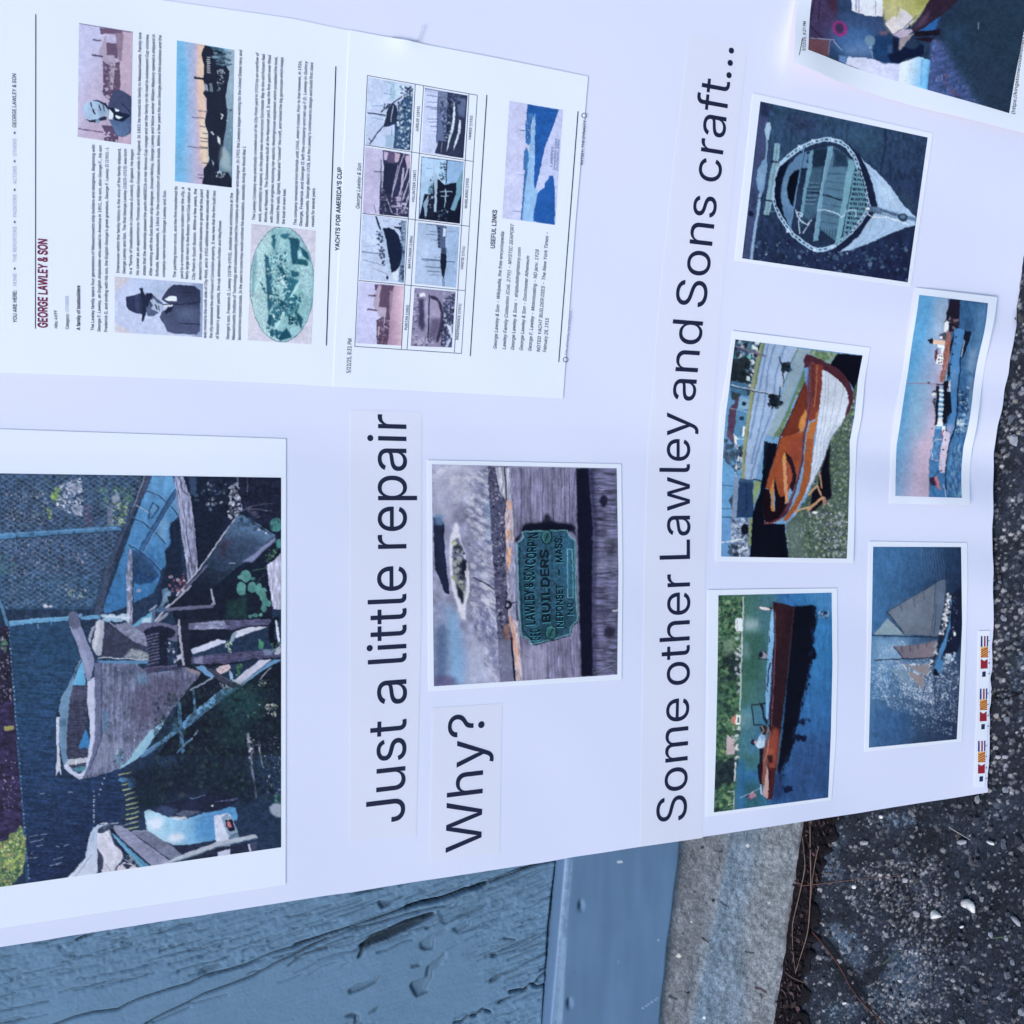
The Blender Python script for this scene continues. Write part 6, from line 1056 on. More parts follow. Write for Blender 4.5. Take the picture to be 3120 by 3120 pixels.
c.P('#43395e', "250 -700 480 -700 480 150 450 300 380 460 200 430").P('#6d4a56', "215 335 400 330 378 470 190 430", 4).P('#3a2438', "380 -20 480 -20 480 110 430 100", 10, .7)
for q in ("300 20 260 180", "345 20 320 170", "250 230 340 320"): c.L('#241c34', 7, q)
c.E('#4a76b4', 600, 330, 200, 130, 60, .8).E('#7898cc', 640, 400, 140, 50, 30, .6).P('#3c5484', "480 110 820 130 850 260 500 200", 20, .7)
c.E('#86357a', 490, 238, 62, 62, 4).E('#3a3256', 488, 235, 36, 38, 4).L('#a8b8dc', 6, "240 328 440 330").L('#a8b8dc', 7, "430 340 500 405").L('#7c90bc', 6, "400 330 380 440").P('#6c94cc', "470 440 540 450 530 510 470 490", 3, .9)
c.P('#e4e8fc', "590 -300 820 -300 835 60 825 138 700 130 590 95").L('#8c98bc', 8, "650 -20 642 120").L('#8c98bc', 6, "775 -20 772 120").P('#a8b0d0', "620 -20 640 -20 630 100 615 95")
c.G("545 452 745 458 840 492 960 495 955 640 1110 690 800 600 530 508", '#d4dcfc', '#c8d0f8', "600 480", "900 600")
c.G("960 492 1100 440 1195 470 1180 600 1170 705 950 650", '#e8f0ff', '#6cb8f0', "990 560", "1170 600").L('#5ca4e4', 14, "1130 470 1120 660", a=.6).L('#c0e0fc', 14, "1050 500 1040 640", a=.6)
FL = "1190 310 1320 330 1450 500 1560 700 1640 850 1170 705 1190 480"
c.P('#41558a', FL, 8).N(FL, .35, 14, 60, 3, rot=.3).S(FL, ['#5c70a8', '#6c4c60', '#7c88b8', '#2c3c64'], 90, 5, 22, .4).P('#22364c', "1300 200 1950 -700 2000 60 1900 700 1790 890 1560 820 1400 560 1280 330", 30, .9).P('#24344c', "1480 500 1800 480 1790 890 1600 840", 30, .6).L('#8c9cb4', 6, "1560 180 1560 235").P('#284264', "1300 240 1440 200 1500 420 1380 420", 30, .5)
c.P('#2c62a8', "1085 235 1240 90 1290 60 1250 180 1225 250 1080 250", 6)
c.P('#a8aa74', "820 -400 1260 -400 1200 0 1120 120 1045 210 985 150 950 60 850 150 828 60", 3).P('#b8b890', "830 40 940 60 960 170 870 260 830 130", 10).P('#d8d4dc', "845 190 920 130 1000 240 960 290 905 275").P('#ccccd8', "960 60 1040 120 1070 170 990 240 930 180").P('#8c9450', "1060 -300 1240 -300 1180 20 1090 110 1060 -20", 14, .7).P('#c4c490', "900 -20 1000 60 940 130 870 100", 12, .6)
c.L('#5c5878', 8, "850 210 905 275 990 225 1090 130").P('#b0a8c4', "905 275 1000 235 1070 230 1020 290 960 305")
c.P('#2d2236', "1200 -20 1460 -400 1600 -400 1440 -20 1300 110 1190 190 1080 265 1045 235 1120 130").P('#5a4664', "1130 140 1190 90 1160 190 1060 240", 8, .7).P('#191524', "1070 255 1270 232 1266 278 1070 290").P('#1f1828', "1110 300 1220 295 1200 336 1050 305").P('#96909c', "955 310 1070 262 1040 300 955 402 935 405")
c.P('#1e3c68', "770 285 860 285 900 300 950 380 970 410 960 492 900 490 830 498 760 455 740 380", 5).P('#3f5c84', "870 360 900 350 895 420 865 410", 4, .8).P('#0f1a38', "870 430 950 400 1000 370 1060 388 1110 360 1112 342 1146 362 1140 430 1080 445 1010 452 960 490 880 478").P('#141c38', "900 290 950 310 950 400 910 420", 3).E('#6c8cac', 728, 322, 42, 42, 5).E('#94b0cc', 735, 375, 14, 10, 3).E('#8c6478', 830, 262, 34, 16, 6, .7).L('#8098c0', 6, "740 400 750 450")
ts = tag(sheet('printed_page', TS, .0004, M_PAPER2, lift=curl, step=16), 'printed page with a boat-shed photo, overlapping the top right and curling off the board', 'printed page')
picture('picture', BC, c, .0005, ts, lift=curl, warp=.4, grit=.6)
def tsc(x, y): return (2350 + x * .39855, y * .39855)
t = Lettering(); t.add("5/22/25, 8:27 PM", tsc(181, 437), tsc(222, 194), 9.5, .0005, .01, 2, lift=curl)
u_ = Lettering(); u_.add("(https://kingstonwoodenboats.com/nau", tsc(1830, 886), (3122.5, 44), 10.5, .0005, .012, 2, lift=curl)
q = np.array([tsc(128, 470), tsc(168, 333)]); tt = np.linspace(0, 1, 8)[:, None]; pp_ = q[0] + tt * (q[1] - q[0]); P2 = np.concatenate([pp_, pp_ + [2.2, .5]])
t.V.append(onboard(P2[:, 0], P2[:, 1], .0005 + curl(P2[:, 0], P2[:, 1]))); t.F += [[i + t.n, i + 1 + t.n, i + 9 + t.n, i + 8 + t.n] for i in range(7)]; t.n += 16
t.build('date_text', M_INK2, ts); u_.build('web_address', M_INK2, ts)
# ================================================================ the two printed web pages
PO = .0004; TO = .00055
P1 = [[(-30, -105), (500, 2), (885, 56), (1071, 95)], [(-30, 500), (500, 530), (880, 545), (1050, 555)], [(-30, 1134), (500, 1153), (880, 1170), (1021, 1179)]]
P2_ = [[(1064, 92), (1194, 117), (1270, 132), (1500, 175), (1790.8, 233.6)], [(1043, 555), (1150, 580), (1230, 590), (1460, 620), (1752, 680)], [(1014, 1179), (1120, 1183), (1210, 1188), (1440, 1200), (1714, 1215)]]
pg1 = tag(sheet('printed_page', P1, PO, M_PAPER2), 'printed web page with a family history, two portraits and a green oval view', 'printed page')
pg2 = tag(sheet('printed_page', P2_, PO + .00022, M_PAPER2, lift=lambda x, y: .0012 * np.exp(-((x - 1235) / 45.) ** 2 - ((y - 125) / 30.) ** 2)), 'printed web page with a table of eight small yacht pictures and a list of links', 'printed page')
ink1, ink2, red_, pale = Lettering(), Lettering(), Lettering(), Lettering()
head1, rule1, rule2, cap2, link2, pale1b, pale2, date2, foot2, crumb, cap1, crumb_end = [Lettering() for _ in range(12)]
body = [
 ("The Lawley family spans four generations of Massachusetts ship builders and designers. Beginning with", 286.3, 1007.8, 288.8, 442.5),
 ("George F. Lawley, an English shipbuilder who sailed to America in 1851, his son, also George F., his son", 306, 1010.9, 309.6, 444.7),
 ("Frederick D, and ending with his son, the English George's great grandson, George F. Lawley II (1901-).", 326.7, 1011.5, 330.7, 449.4),
 ("Interwoven within the family history is the story of the family shipyard,", 363.4, 833, 367.4, 453.4),
 ("George Lawley and Son. The first George Lawley (1823–1915) was born", 382, 834.8, 386, 455),
 ("to a \"family of boatbuilders in Limehouse (London), England. He began", 402, 837, 406.2, 456.5),
 ("his career as an apprentice to Thomas and William Forrest while in England. In 1851 he moved his family to Massachusetts. Family lore", 423, 839, 430.7, 101),
 ("states that the steamship passed the yacht AMERICA on her famous Cup voyage and set the family on its road to subsequent Cup victories.", 443.5, 840, 452.8, 105),
 ("After working with the East Boston ship designer, Donald McKay, George Lawley and fellow worker William Maybury opened a shipyard in", 463.4, 841.6, 472, 107),
 ("Scituate, Massachusetts, in 1866 for the construction of pleasure boats. Within a few years his son George joined the business and the", 482.3, 843, 491.6, 109.3),
 ("company name became George Lawley and Son.", 502.5, 844.7, 505.6, 580),
 ("The yachting boom struck, and the firm transferred its", 535.7, 847, 540.4, 569),
 ("yard to a more advantageous location near the city, a", 557.5, 850, 560.6, 572),
 ("fairly large lot next to the Boston Yacht Club station at", 573, 851.5, 580, 573),
 ("City Point in South Boston. Within a few years, the", 593.8, 853, 599.4, 576.4),
 ("demand for new yachts became so great that the plant", 613.4, 854, 618, 578),
 ("was moved to the north side of City Point, and in 1902 additional area was secured when", 628, 1031, 636.6, 580),
 ("the city abandoned the old House of Correction property. It was here that the firm built two", 646.6, 1031, 656.8, 582),
 ("of Boston's greatest yachts, the cup defenders Puritan and Mayflower.", 666, 1033.5, 674.5, 670.8),
 ("George's son, Frederick D. Lawley (1878–1953), studied naval architecture at the", 697.8, 1034.8, 709.6, 588.8),
 ("Massachusetts Institute of Technology and subsequently joined the company as manager and designer. In 1901 the Lawleys began working for the United States navy and", 715, 1035.7, 737, 154),
 ("launched two torpedo boats. In the years to come they would continue the association, especially during the World War I.", 732.9, 1036.6, 748.4, 446),
 ("The Lawley Company was practically crowded out of its City Point yard in 1910 by an overflow of", 777, 672, 788, 162),
 ("work, and inability to expand, so the plant was moved across Dorchester Bay to the old Putnam Nail", 795, 677, 806.8, 166),
 ("Works at Neponset. The Guinevere was built at the Neponset yard. It was the first yacht ever fitted", 813, 678.6, 825.5, 170),
 ("with Diesel oil engines motoring her electric Westinghouse equipment which propelled the boat,", 830.7, 680, 844.7, 174),
 ("hoisted the sails, lighted, heated and \"cooked\" the craft, and twirled the big gyroscope which keeps", 849.4, 681.7, 862.7, 176.4),
 ("the boat on even keel.", 867.4, 684, 870.5, 576),
 ("The company remained at Port Norfolk until 1945, when it closed. Prior to that however, in 1926,", 902.8, 687, 917.7, 186),
 ("George, Frederick and George II left the company and set up F.D. Lawley in Quincy", 920, 690, 936, 188),
 ("Massachusetts. George died in 1928, but the Lawley's continued to design and build first class", 938, 691.6, 953.4, 192),
 ("vessels for several years.", 956, 693, 959.6, 573)]
for t_, x0, y0, x1, y1 in body: ink1.add(t_, (x0, y0), (x1, y1), 9.4, TO, .012, 1)
T2 = TO + .00022
crumb.add("YOU ARE HERE:", (51.5, 984), (50.5, 886), 11.8, TO, .012, 2); crumb_end.add("GEORGE LAWLEY & SON", (49.5, 390), (49, 226.5), 11.8, TO, .008, 2)
for s_, a_, b_ in (("HOME", 872, 834), ("THE REPORTERS", 800, 692), ("PAINTERS", 662, 594), ("ACTORS", 562, 508), ("OTHERS", 477, 424)): pale.add(s_, (50.5, a_), (50, b_), 11, TO, .0, 2)
for y in (820, 678, 580, 493, 407): ar = Lettering(); ar.add("»", (48, y + 4), (48, y - 5), 8, TO, .02, 2); ar.build("menu_arrow", M_INK2, pg1)
rule1.rule((108, 1002), (109, 45), 2.6, TO); rb = Lettering(); rb.rule((993.8, 1052.8), (1022.7, 203.4), 3.2, TO); rb.build('ruled_line', M_INK2, pg1)
red_.add("GEORGE LAWLEY & SON", (144, 1000), (143.8, 730), 28, TO, .03, 3)
head1.add("Hits: 4699", (175.5, 1000.6), (174, 947), 10, TO, .008, 2); head1.add("Category:", (209.6, 1003.7), (209.4, 956), 10, TO, .008, 2); pale1b.add("OTHERS", (209.4, 950), (209, 903), 10, TO, .006, 2)
head1.add("A family of boatbuilders", (244.4, 1006.8), (244, 871), 11, TO, .022, 2)
cap1.add("YACHTS FOR AMERICA'S CUP", (1033.5, 765.5), (1041, 511.8), 13.6, TO, .02, 2)
date2.add("5/22/25, 8:31 PM", (1067, 1137), (1071, 1032.6), 12.4, T2, .006, 2); cap2.add("George Lawley & Son", (1094.5, 637), (1099.6, 498.5), 11.6, T2, .004, 2, .18)
for s_, x0, y0, x1, y1 in (("JUBILEE (1893)", 1273, 402.8, 1277.7, 326.5), ("VOLUNTEER (1887)", 1261.4, 617.8, 1266.6, 520.5), ("MAYFLOWER (1886)", 1249.2, 819, 1256, 720), ("PURITAN (1885)", 1239.4, 1006, 1244.6, 930),
    ("YANKEE (1930)", 1433.5, 428.7, 1439, 354.4), ("WHIRLWIND (1930)", 1421.8, 636.7, 1427, 545), ("VANITIE (1914)", 1409.7, 822.5, 1415.4, 752.4), ("INDEPENDENCE (1901)", 1395.2, 1036.5, 1404.2, 926.6)):
    cq = Lettering(); cq.add(s_, (x0, y0), (x1, y1), 8, T2, .01, 2); cq.build('caption_text', M_INK2, pg2)
link2.add("USEFUL LINKS", (1506, 758), (1513, 641), 13.4, T2, .022, 2)
for s_, x0, y0, x1, y1 in (("George Lawley & Son - Wikipedia, the free encyclopedia", 1511.8, 1063, 1534.6, 707), ("Lawley Family Collection (Coll. 279)) - MYSTIC SEAPORT", 1539, 1065, 1565, 682.7), ("George Lawley & Sons - shipbuildinghistory.com", 1564.9, 1066.7, 1585.8, 754.9),
    ("George Lawley & Son - Dorchester Atheneum", 1591.5, 1068, 1612, 780.7), ("George F. Lawley - Motorboating - ND janv. 1928", 1617.4, 1070, 1640.7, 761), ("NOTED YACHT BUILDER DIES - The New York Times -", 1643.8, 1072.7, 1670.4, 709), ("February 28, 1915", 1662.7, 1073.4, 1671, 970)):
    link2.add(s_, (x0, y0), (x1, y1), 10.5, T2, .008, 2, .2)
ra = Lettering(); ra.rule((1431.5, 1085.5), (1481.9, 290.2), 2.8, T2); ra.build('ruled_line', M_INK2, pg2); rb = Lettering(); rb.rule((1701, 1103.7), (1759.7, 340.3), 3, T2); rb.build('ruled_line', M_INK2, pg2)
pale2.add("Fife of Fairlie, the shipyard", (1727, 1081.7), (1741, 948.4), 8, T2, .008, 2)
foot2.add("RATSEY, THE DYNASTY", (1775, 503.3), (1783.8, 368.7), 9, T2, .0, 2)
for (x, y) in ((1778.4, 353.2), (1722, 1096)):
    t = np.linspace(0, 6.283, 17)
    rg = Lettering()
    for a, b in zip(t[:-1], t[1:]): rg.quad([(x + 8.5 * math.cos(a), y + 8.5 * math.sin(a)), (x + 8.5 * math.cos(b), y + 8.5 * math.sin(b)), (x + 6.6 * math.cos(b), y + 6.6 * math.sin(b)), (x + 6.6 * math.cos(a), y + 6.6 * math.sin(a))], T2)
    rg.build('arrow_ring', M_INK2, pg2)
TL, TRr, BL, BR_ = np.array([1118.3, 231.5]), np.array([1452.9, 291.5]), np.array([1080, 1056]), np.array([1404.7, 1077.6])
for a, b in ((TL, TRr), (BL, BR_), (TL, BL), (TRr, BR_), ((1111.8, 443), (1440, 493)), ((1103.5, 651), (1428.3, 690.5)), ((1092.7, 855.4), (1415.4, 886.4)), ((1264, 258.4), (1222, 1063.7)), ((1289.3, 263), (1239, 1065)), ((1427.5, 286.9), (1383, 1074.6))): rule2.rule(a, b, 1.5, T2)
M_PALE = mat('pale_grey_print', alb('#98a4cc'), .6, .2); M_RED = mat('dark_red_print', alb('#70264c'), .6, .2)
ink1.build('body_text', M_INK2, pg1); head1.build('subheading_text', M_INK2, pg1); cap1.build('section_heading', M_INK2, pg1); crumb.build('menu_text', M_INK2, pg1); crumb_end.build('menu_text', M_INK2, pg1); rule1.build('ruled_line', M_INK2, pg1); pale.build('pale_menu_text', M_PALE, pg1); pale1b.build('pale_category_text', M_PALE, pg1); red_.build('red_heading', M_RED, pg1)
rule2.build('table_lines', M_INK2, pg2); cap2.build('table_heading', M_INK2, pg2); link2.build('links_text', M_INK2, pg2); date2.build('date_text', M_INK2, pg2); foot2.build('footer_text', M_INK2, pg2); pale2.build('pale_footer_text', M_PALE, pg2)
# the short tear in the edge of the second page
def small(name, corners, paint, parent, k=1.0, off=None): return picture(name, [[corners[0], corners[1]], [corners[3], corners[2]]], paint, (TO - .00005) if off is None else off, parent, step=1.7, k=k, warp=.35, grit=.4)
def z(pts, ox, oy, k): return [(ox + x * k, oy + y * k) for x, y in pts]
K1 = .31056; K2 = .2588
# portrait of a bald man before a shipyard
q = z([(775, 230), (1300, 315), (1285, 1420), (762, 1345)], 0, 0, K1); c = Paint(*area([q]), base='#bfc3ea', res=1.2); c.T(0, 0, K1)
c.G("740 200 1320 200 1320 1440 740 1440", '#c0c6ee', '#b4a8c8', "800 600", "1180 800").P('#b8a8c4', "1160 300 1310 310 1290 1440 1130 1400", 10)
c.P('#60506e', "1005 560 1060 600 1170 620 1180 830 1160 1000 1090 1010 1010 930 1012 700").P('#6c5878', "980 275 1200 300 1200 340 1040 330 985 340").P('#665474', "1040 420 1150 430 1150 580 1040 540").P('#a8a0bc', "980 480 1040 330 1045 540 1120 540 1130 600 1110 880 1080 880 1085 640 1040 630 1000 580 970 540").P('#8c7c98', "1130 330 1210 330 1190 600 1160 600")
c.P('#564868', "990 1230 1150 1240 1160 1400 1020 1390 1030 1300").L('#564868', 10, "770 1265 1010 1300").L('#4c4060', 16, "905 540 1000 558").L('#6c6080', 16, "912 392 985 402").S("1000 600 1160 620 1150 980 1020 960", ['#b8b0cc', '#483c5c', '#8c809c'], 60, 6, 18).S("1020 1300 1150 1300 1150 1390 1030 1380", ['#c0b8d4'], 18, 6, 14).L('#544868', 8, "775 230 1300 318")
c.P('#40496e', "1060 1020 1110 900 1160 880 1220 900 1290 950 1290 1140 1285 1300 1240 1330 1190 1350 1150 1330 1130 1250 1060 1170").G("1060 1150 1290 1120 1290 1200 1260 1300 1200 1350 1140 1320 1090 1220", '#5c78a4', '#44587f', "1150 1330", "1250 1160").L('#1c2440', 9, "1190 1010 1260 1080 1290 1130")
c.P('#a9c4e8', "810 1060 840 1010 900 985 960 990 1020 1010 1055 1060 1060 1110 1030 1160 960 1175 900 1185 850 1170 815 1120").P('#8098b8', "960 1000 1040 1030 1060 1110 1000 1150 960 1100", 10, .6).P('#242c48', "840 1175 900 1180 960 1170 1020 1140 1050 1150 1040 1180 980 1190 940 1200 880 1200").P('#242c48', "900 988 960 985 1030 1010 1070 1060 1060 1080 1020 1030 960 1000").L('#202844', 12, "890 1010 900 1050").L('#202844', 12, "905 1070 930 1120").L('#202844', 10, "970 1030 985 1080").L('#202844', 8, "1010 1030 1020 1090").E('#7c98bc', 960, 1190, 26, 16)
c.P('#d8e8fa', "1070 1060 1120 1100 1100 1170 1060 1170").P('#18203c', "1060 1060 1110 1110 1120 1180 1200 1200 1280 1130 1180 1100 1120 1060").P('#d8e8fa', "1120 1060 1170 1080 1160 1100 1130 1090").P('#d8e8fa', "1130 1130 1200 1150 1160 1170 1140 1160")
small('portrait_picture', q, c, pg1)
# man in a hat
q = z([(1125, 1105), (1990, 1175), (1982, 1700), (1125, 1650)], 0, 500, K1); c = Paint(*area([q]), base='#bcc9ee', res=1.2); c.T(0, 500, K1)
c.P('#c8cadc', "1120 1100 1290 1115 1180 1220 1125 1260").P('#c8cadc', "1120 1560 1200 1600 1300 1660 1120 1655").P('#8fa0c8', "1880 1170 2000 1170 2000 1720 1880 1690", 2).P('#a8bce0', "1300 1110 1900 1160 1700 1300 1400 1300", 30, .8)
c.G("1640 1640 1600 1560 1560 1500 1590 1440 1700 1400 1580 1330 1600 1290 1650 1220 1700 1180 1900 1195 1965 1240 1960 1640 1930 1672 1700 1665", '#4a5478', '#2c3350', "1700 1600", "1850 1250").P('#5c6c90', "1720 1420 1950 1400 1950 1540 1740 1540", 30, .6).L('#1c2238', 8, "1740 1380 1960 1350").L('#1c2238', 8, "1760 1560 1950 1570").L('#1a2036', 8, "1760 1260 1920 1260").L('#1c2240', 7, "1840 1380 1900 1370 1960 1350")
c.P('#2b3354', "1235 1300 1280 1290 1370 1270 1440 1290 1450 1440 1380 1470 1320 1460 1260 1430 1240 1390").P('#1d2440', "1365 1215 1395 1215 1420 1280 1440 1400 1425 1480 1410 1540 1390 1550 1388 1490 1400 1380 1380 1280").P('#3a4468', "1320 1290 1360 1280 1370 1460 1330 1460", 3, .8)
c.P('#525e84', "1430 1290 1440 1260 1490 1270 1540 1320 1590 1360 1600 1420 1560 1460 1500 1490 1440 1490 1430 1400").P('#a9bbdc', "1470 1340 1510 1320 1540 1360 1590 1380 1600 1430 1560 1460 1530 1440 1480 1420 1500 1380").P('#1c2340', "1430 1270 1480 1260 1500 1290 1470 1340 1440 1420 1430 1380").L('#1c2340', 12, "1520 1380 1535 1420").L('#1c2340', 7, "1550 1390 1560 1440").L('#1c2340', 8, "1470 1350 1490 1400")
c.P('#e0e6fa', "1610 1330 1660 1290 1730 1300 1735 1340 1670 1345").P('#d0d8f0', "1600 1390 1640 1370 1700 1370 1690 1395 1640 1400").P('#1a2038', "1610 1440 1650 1400 1700 1395 1680 1440 1620 1470").L('#10162c', 9, "1600 1380 1740 1370")
small('portrait_picture', q, c, pg1)
# harbour at dusk
q = z([(125, 400), (688, 495), (663, 1843), (105, 1780)], 500, 0, K1); c = Paint(*area([q]), base='#6fb4e0', res=1.2); c.T(500, 0, K1)
c.G("90 380 400 400 440 1850 90 1850", '#74b4e4', '#b8aed0', "170 900", "330 900").P('#e0c4a8', "330 420 420 440 400 800 400 1200 430 1400 420 1600 350 1600 340 1200 320 800", 16, .8).P('#60b0e4', "140 600 210 600 200 1300 140 1500", 24, .7).P('#dcd0c0', "360 1150 440 1150 440 1640 370 1640", 14, .7)
c.G("520 480 700 490 680 1850 520 1850", '#8fa8c0', '#5c7c94', "560 900", "700 1500")
c.P('#1d2338', "395 445 560 480 600 640 640 700 620 840 600 960 620 1100 600 1280 580 1400 570 1540 540 1600 540 1680 620 1690 665 1760 663 1845 370 1805 385 1740 380 1660 440 1580 430 1440 430 1300 400 1230 395 1180 415 1100 410 960 380 920 400 880 385 800 390 640 360 540").P('#1d2338', "290 752 400 765 480 770 480 800 400 790 290 775")
c.S("480 470 640 500 640 640 500 640", ['#4c7088', '#7898b0', '#2c4058'], 60, 5, 20, 2).S("520 680 600 680 560 900 520 900", ['#a8b8c8', '#5c6c80'], 40, 5, 12)
for i in range(9): c.P('#c4ccd8', [415, 560 + i * 18, 450, 566 + i * 18, 450, 574 + i * 18, 415, 568 + i * 18])
c.P('#8090a8', "385 820 420 830 430 900 400 890").P('#7c90a8', "440 820 470 820 480 900 445 900", 0, .8).P('#c8d4e0', "545 1110 580 1130 565 1175 550 1165 565 1140").P('#c8d4e0', "520 1330 550 1360 545 1420 525 1400").P('#b0c0d4', "450 1300 470 1290 495 1320 480 1330").P('#90a8c0', "460 1560 490 1600 480 1630")
for a in ("225 1437 425 1460", "272 1150 400 1165", "345 1240 400 1247", "350 1350 430 1362", "360 1385 430 1390", "350 1437 430 1450", "325 1710 380 1720", "325 1745 380 1748", "365 1597 430 1605", "335 1087 410 1092", "370 1305 440 1312"): c.L('#4c4860', 7, a)
c.S("600 960 690 960 670 1740 600 1500", ['#a8c4d4', '#4c6478', '#88a4b8'], 90, 4, 14, .4).P('#a8bcc8', "560 1420 640 1500 650 1680 560 1660 545 1560", 14, .7).L('#1c2438', 10, "560 1080 690 1080", dash=40).S("500 1680 590 1680 580 1760 510 1740", ['#a8c0d0'], 16, 6, 14)
small('harbour_picture', q, c, pg1)
# green oval bird's-eye view
q = z([(855, 588), (1485, 655), (1442, 1768), (820, 1728)], 500, 500, K1); c = Paint(*area([q]), base='#c8cbe2', res=1.2); c.T(500, 500, K1)
c.E('#3c5c70', 1153, 1180, 317, 568, n=60).G(np.stack([1153 + 312 * np.cos(np.linspace(0, 6.28, 60)), 1180 + 562 * np.sin(np.linspace(0, 6.28, 60))], 1).ravel(), '#a9cdd8', '#8cb8c8', "900 1200", "1400 1200")
c.P('#84b4c0', "1040 640 1200 640 1420 900 1440 1200 1400 1500 1200 1720 1060 1600 1000 1400 1000 1000 1060 800", 20, .9).P('#a8d0dc', "1300 1000 1440 960 1440 1300 1380 1300", 18, .8).P('#5c8ca0', "900 860 910 980 870 1300 850 1280 860 1000", 8, .6).N(np.stack([1153 + 312 * np.cos(np.linspace(0, 6.28, 40)), 1180 + 562 * np.sin(np.linspace(0, 6.28, 40))], 1).ravel(), .2, 14, 10, 3)
for col, pts in (('#2f687c', "1050 780 1070 700 1100 740 1080 850"), ('#2a5c74', "980 880 1010 900 1050 1060 1060 1380 1020 1460 1010 1300 990 1000"), ('#2f6a80', "1140 690 1240 680 1200 740 1150 740"), ('#9cc8d4', "1140 720 1200 740 1110 1000 1090 960"), ('#1f5068', "1210 720 1310 730 1330 760 1300 980 1250 980 1230 860"), ('#88b8c8', "1200 730 1230 740 1250 980 1210 970"), ('#1f5068', "1320 800 1400 860 1430 950 1360 900"), ('#a0d0dc', "1310 840 1350 890 1310 940"), ('#205468', "1300 930 1400 940 1410 1000 1300 980"), ('#184c64', "1100 990 1150 1000 1220 1160 1190 1170 1120 1040"), ('#9cccd8', "1090 1000 1110 1000 1180 1170 1160 1180"), ('#245c74', "1240 1040 1320 1060 1320 1100 1250 1110"), ('#2a667c', "1220 1100 1330 1150 1210 1360 1170 1340"), ('#a8d4dc', "1330 1120 1350 1140 1200 1400 1180 1380"), ('#2c6478', "1070 1380 1200 1400 1070 1600 1040 1580"), ('#a8d4dc', "1200 1400 1220 1400 1100 1620 1080 1600"), ('#1a4c64', "1020 1470 1060 1480 1040 1600 1010 1560"), ('#1f5068', "1290 1440 1360 1520 1340 1620 1300 1520"), ('#184860', "1200 1600 1250 1700 1130 1735 1120 1700"), ('#1c4a60', "1110 1310 1200 1360 1200 1400 1120 1390"), ('#a0ccd8', "1120 1170 1190 1280 1180 1320 1100 1200")): c.P(col, pts, 2)
c.S("1000 900 1200 800 1260 1400 1060 1600", ['#1c5068', '#5c90a4', '#a8d0dc', '#2c6880', '#d0e8ec'], 330, 4, 16).S("1200 1260 1360 1280 1300 1480 1180 1500", ['#1c5068', '#3c7888'], 80, 8, 20).S("1210 1490 1310 1500 1300 1580 1220 1580", ['#0f3c50'], 40, 5, 14).S("1000 1600 1160 1640 1120 1720 1040 1680", ['#1c5068'], 30, 8, 20).S("940 1160 960 1160 990 1260 975 1240", ['#245c70'], 14, 7, 13).L('#1c4c60', 9, "985 1260 1120 1290").S("1050 700 1090 700 1090 760 1050 770", ['#1c5068'], 12, 7, 14)
c.S("960 640 1040 680 1000 1000 940 900", ['#c0dce4'], 40, 3, 8)
small('oval_picture', q, c, pg1)
# eight small yacht pictures
off2 = T2 - .00005
def A5(pts): return z(pts, 1000, 100, K2)
def A6(pts): return z(pts, 1000, 550, K2)
q = A5([(462, 530), (1000, 622), (960, 1390), (437, 1322)]); c = Paint(*area([q]), base='#bdcff4', res=1.2); c.T(1000, 100, K2)
c.P('#9cc0dc', "740 580 800 590 780 800 700 800 720 700", 10, .7).P('#8fb4d4', "670 1210 760 1200 760 1360 670 1350", 8, .8).P('#b8d4ec', "780 610 860 620 800 780 780 760").P('#35527a', "830 830 1000 640 980 1000 960 1390 760 1370 780 1080")
c.P('#26304e', "710 870 760 830 800 860 820 1040 780 1080 700 1110 640 1105 670 980").L('#c8dcf0', 9, "680 960 640 1100").L('#c8dcf0', 7, "760 860 730 1050").L('#1c2840', 14, "645 1100 560 1200 490 1300").L('#1c2840', 12, "620 935 720 850 900 730").L('#1c2a44', 14, "460 945 670 975").L('#1c2840', 10, "475 1245 500 1280 480 1310")
c.S("840 620 1000 640 990 800 860 760", ['#101830', '#1c2848', '#5c7498', '#c8dcf0'], 90, 6, 18).S("820 820 980 820 950 1380 780 1360", ['#1c2c48', '#a8c4e0', '#4c6c94', '#dcecfa', '#3c5478'], 260, 6, 17).S("640 560 790 590 780 780 700 740", ['#7ca0c0', '#a0c0dc'], 40, 5, 12).S("650 820 720 840 700 900 640 900", ['#20304c'], 16, 6, 14)
for a in ("500 862 650 860", "510 1000 640 1025", "650 715 760 730", "740 1100 740 1210"): c.L('#6c88ac', 6, a)
small('yacht_picture', q, c, pg2, off=off2)
q = [(1000 + x * K2, 100 + y * K2) for x, y in ((432, 1348), (960, 1432), (940, 2174), (405, 2124))]; c = Paint(*area([q]), base='#bcc4ea', res=1.2); c.T(1000, 100, K2)
c.P('#b8b8de', "400 1340 640 1360 620 2150 400 2130").P('#2e3352', "640 1385 840 1410 960 1440 940 2190 600 2160 610 1800 640 1600").P('#b4acd0', "650 1400 700 1410 690 1500 650 1500").P('#5c5478', "700 1400 830 1400 800 1530 700 1530").P('#b8a8c4', "780 1410 840 1430 820 1520 780 1520").P('#222845', "650 1540 800 1560 760 1700 740 1900 640 1880").L('#c8d0ec', 10, "632 1500 645 1560 635 1700 630 1830")
for a, wd in (("890 1420 840 1560 750 1900 740 1990", 10), ("820 1560 770 1780 750 1900", 8), ("880 1600 865 1740 850 1850", 20), ("950 1560 900 1700 830 1900 800 2080", 16), ("960 1700 890 1900 850 2060", 14), ("950 1900 880 2100", 16), ("690 1960 745 2120", 9)): c.L('#b8b4d8', wd, a)
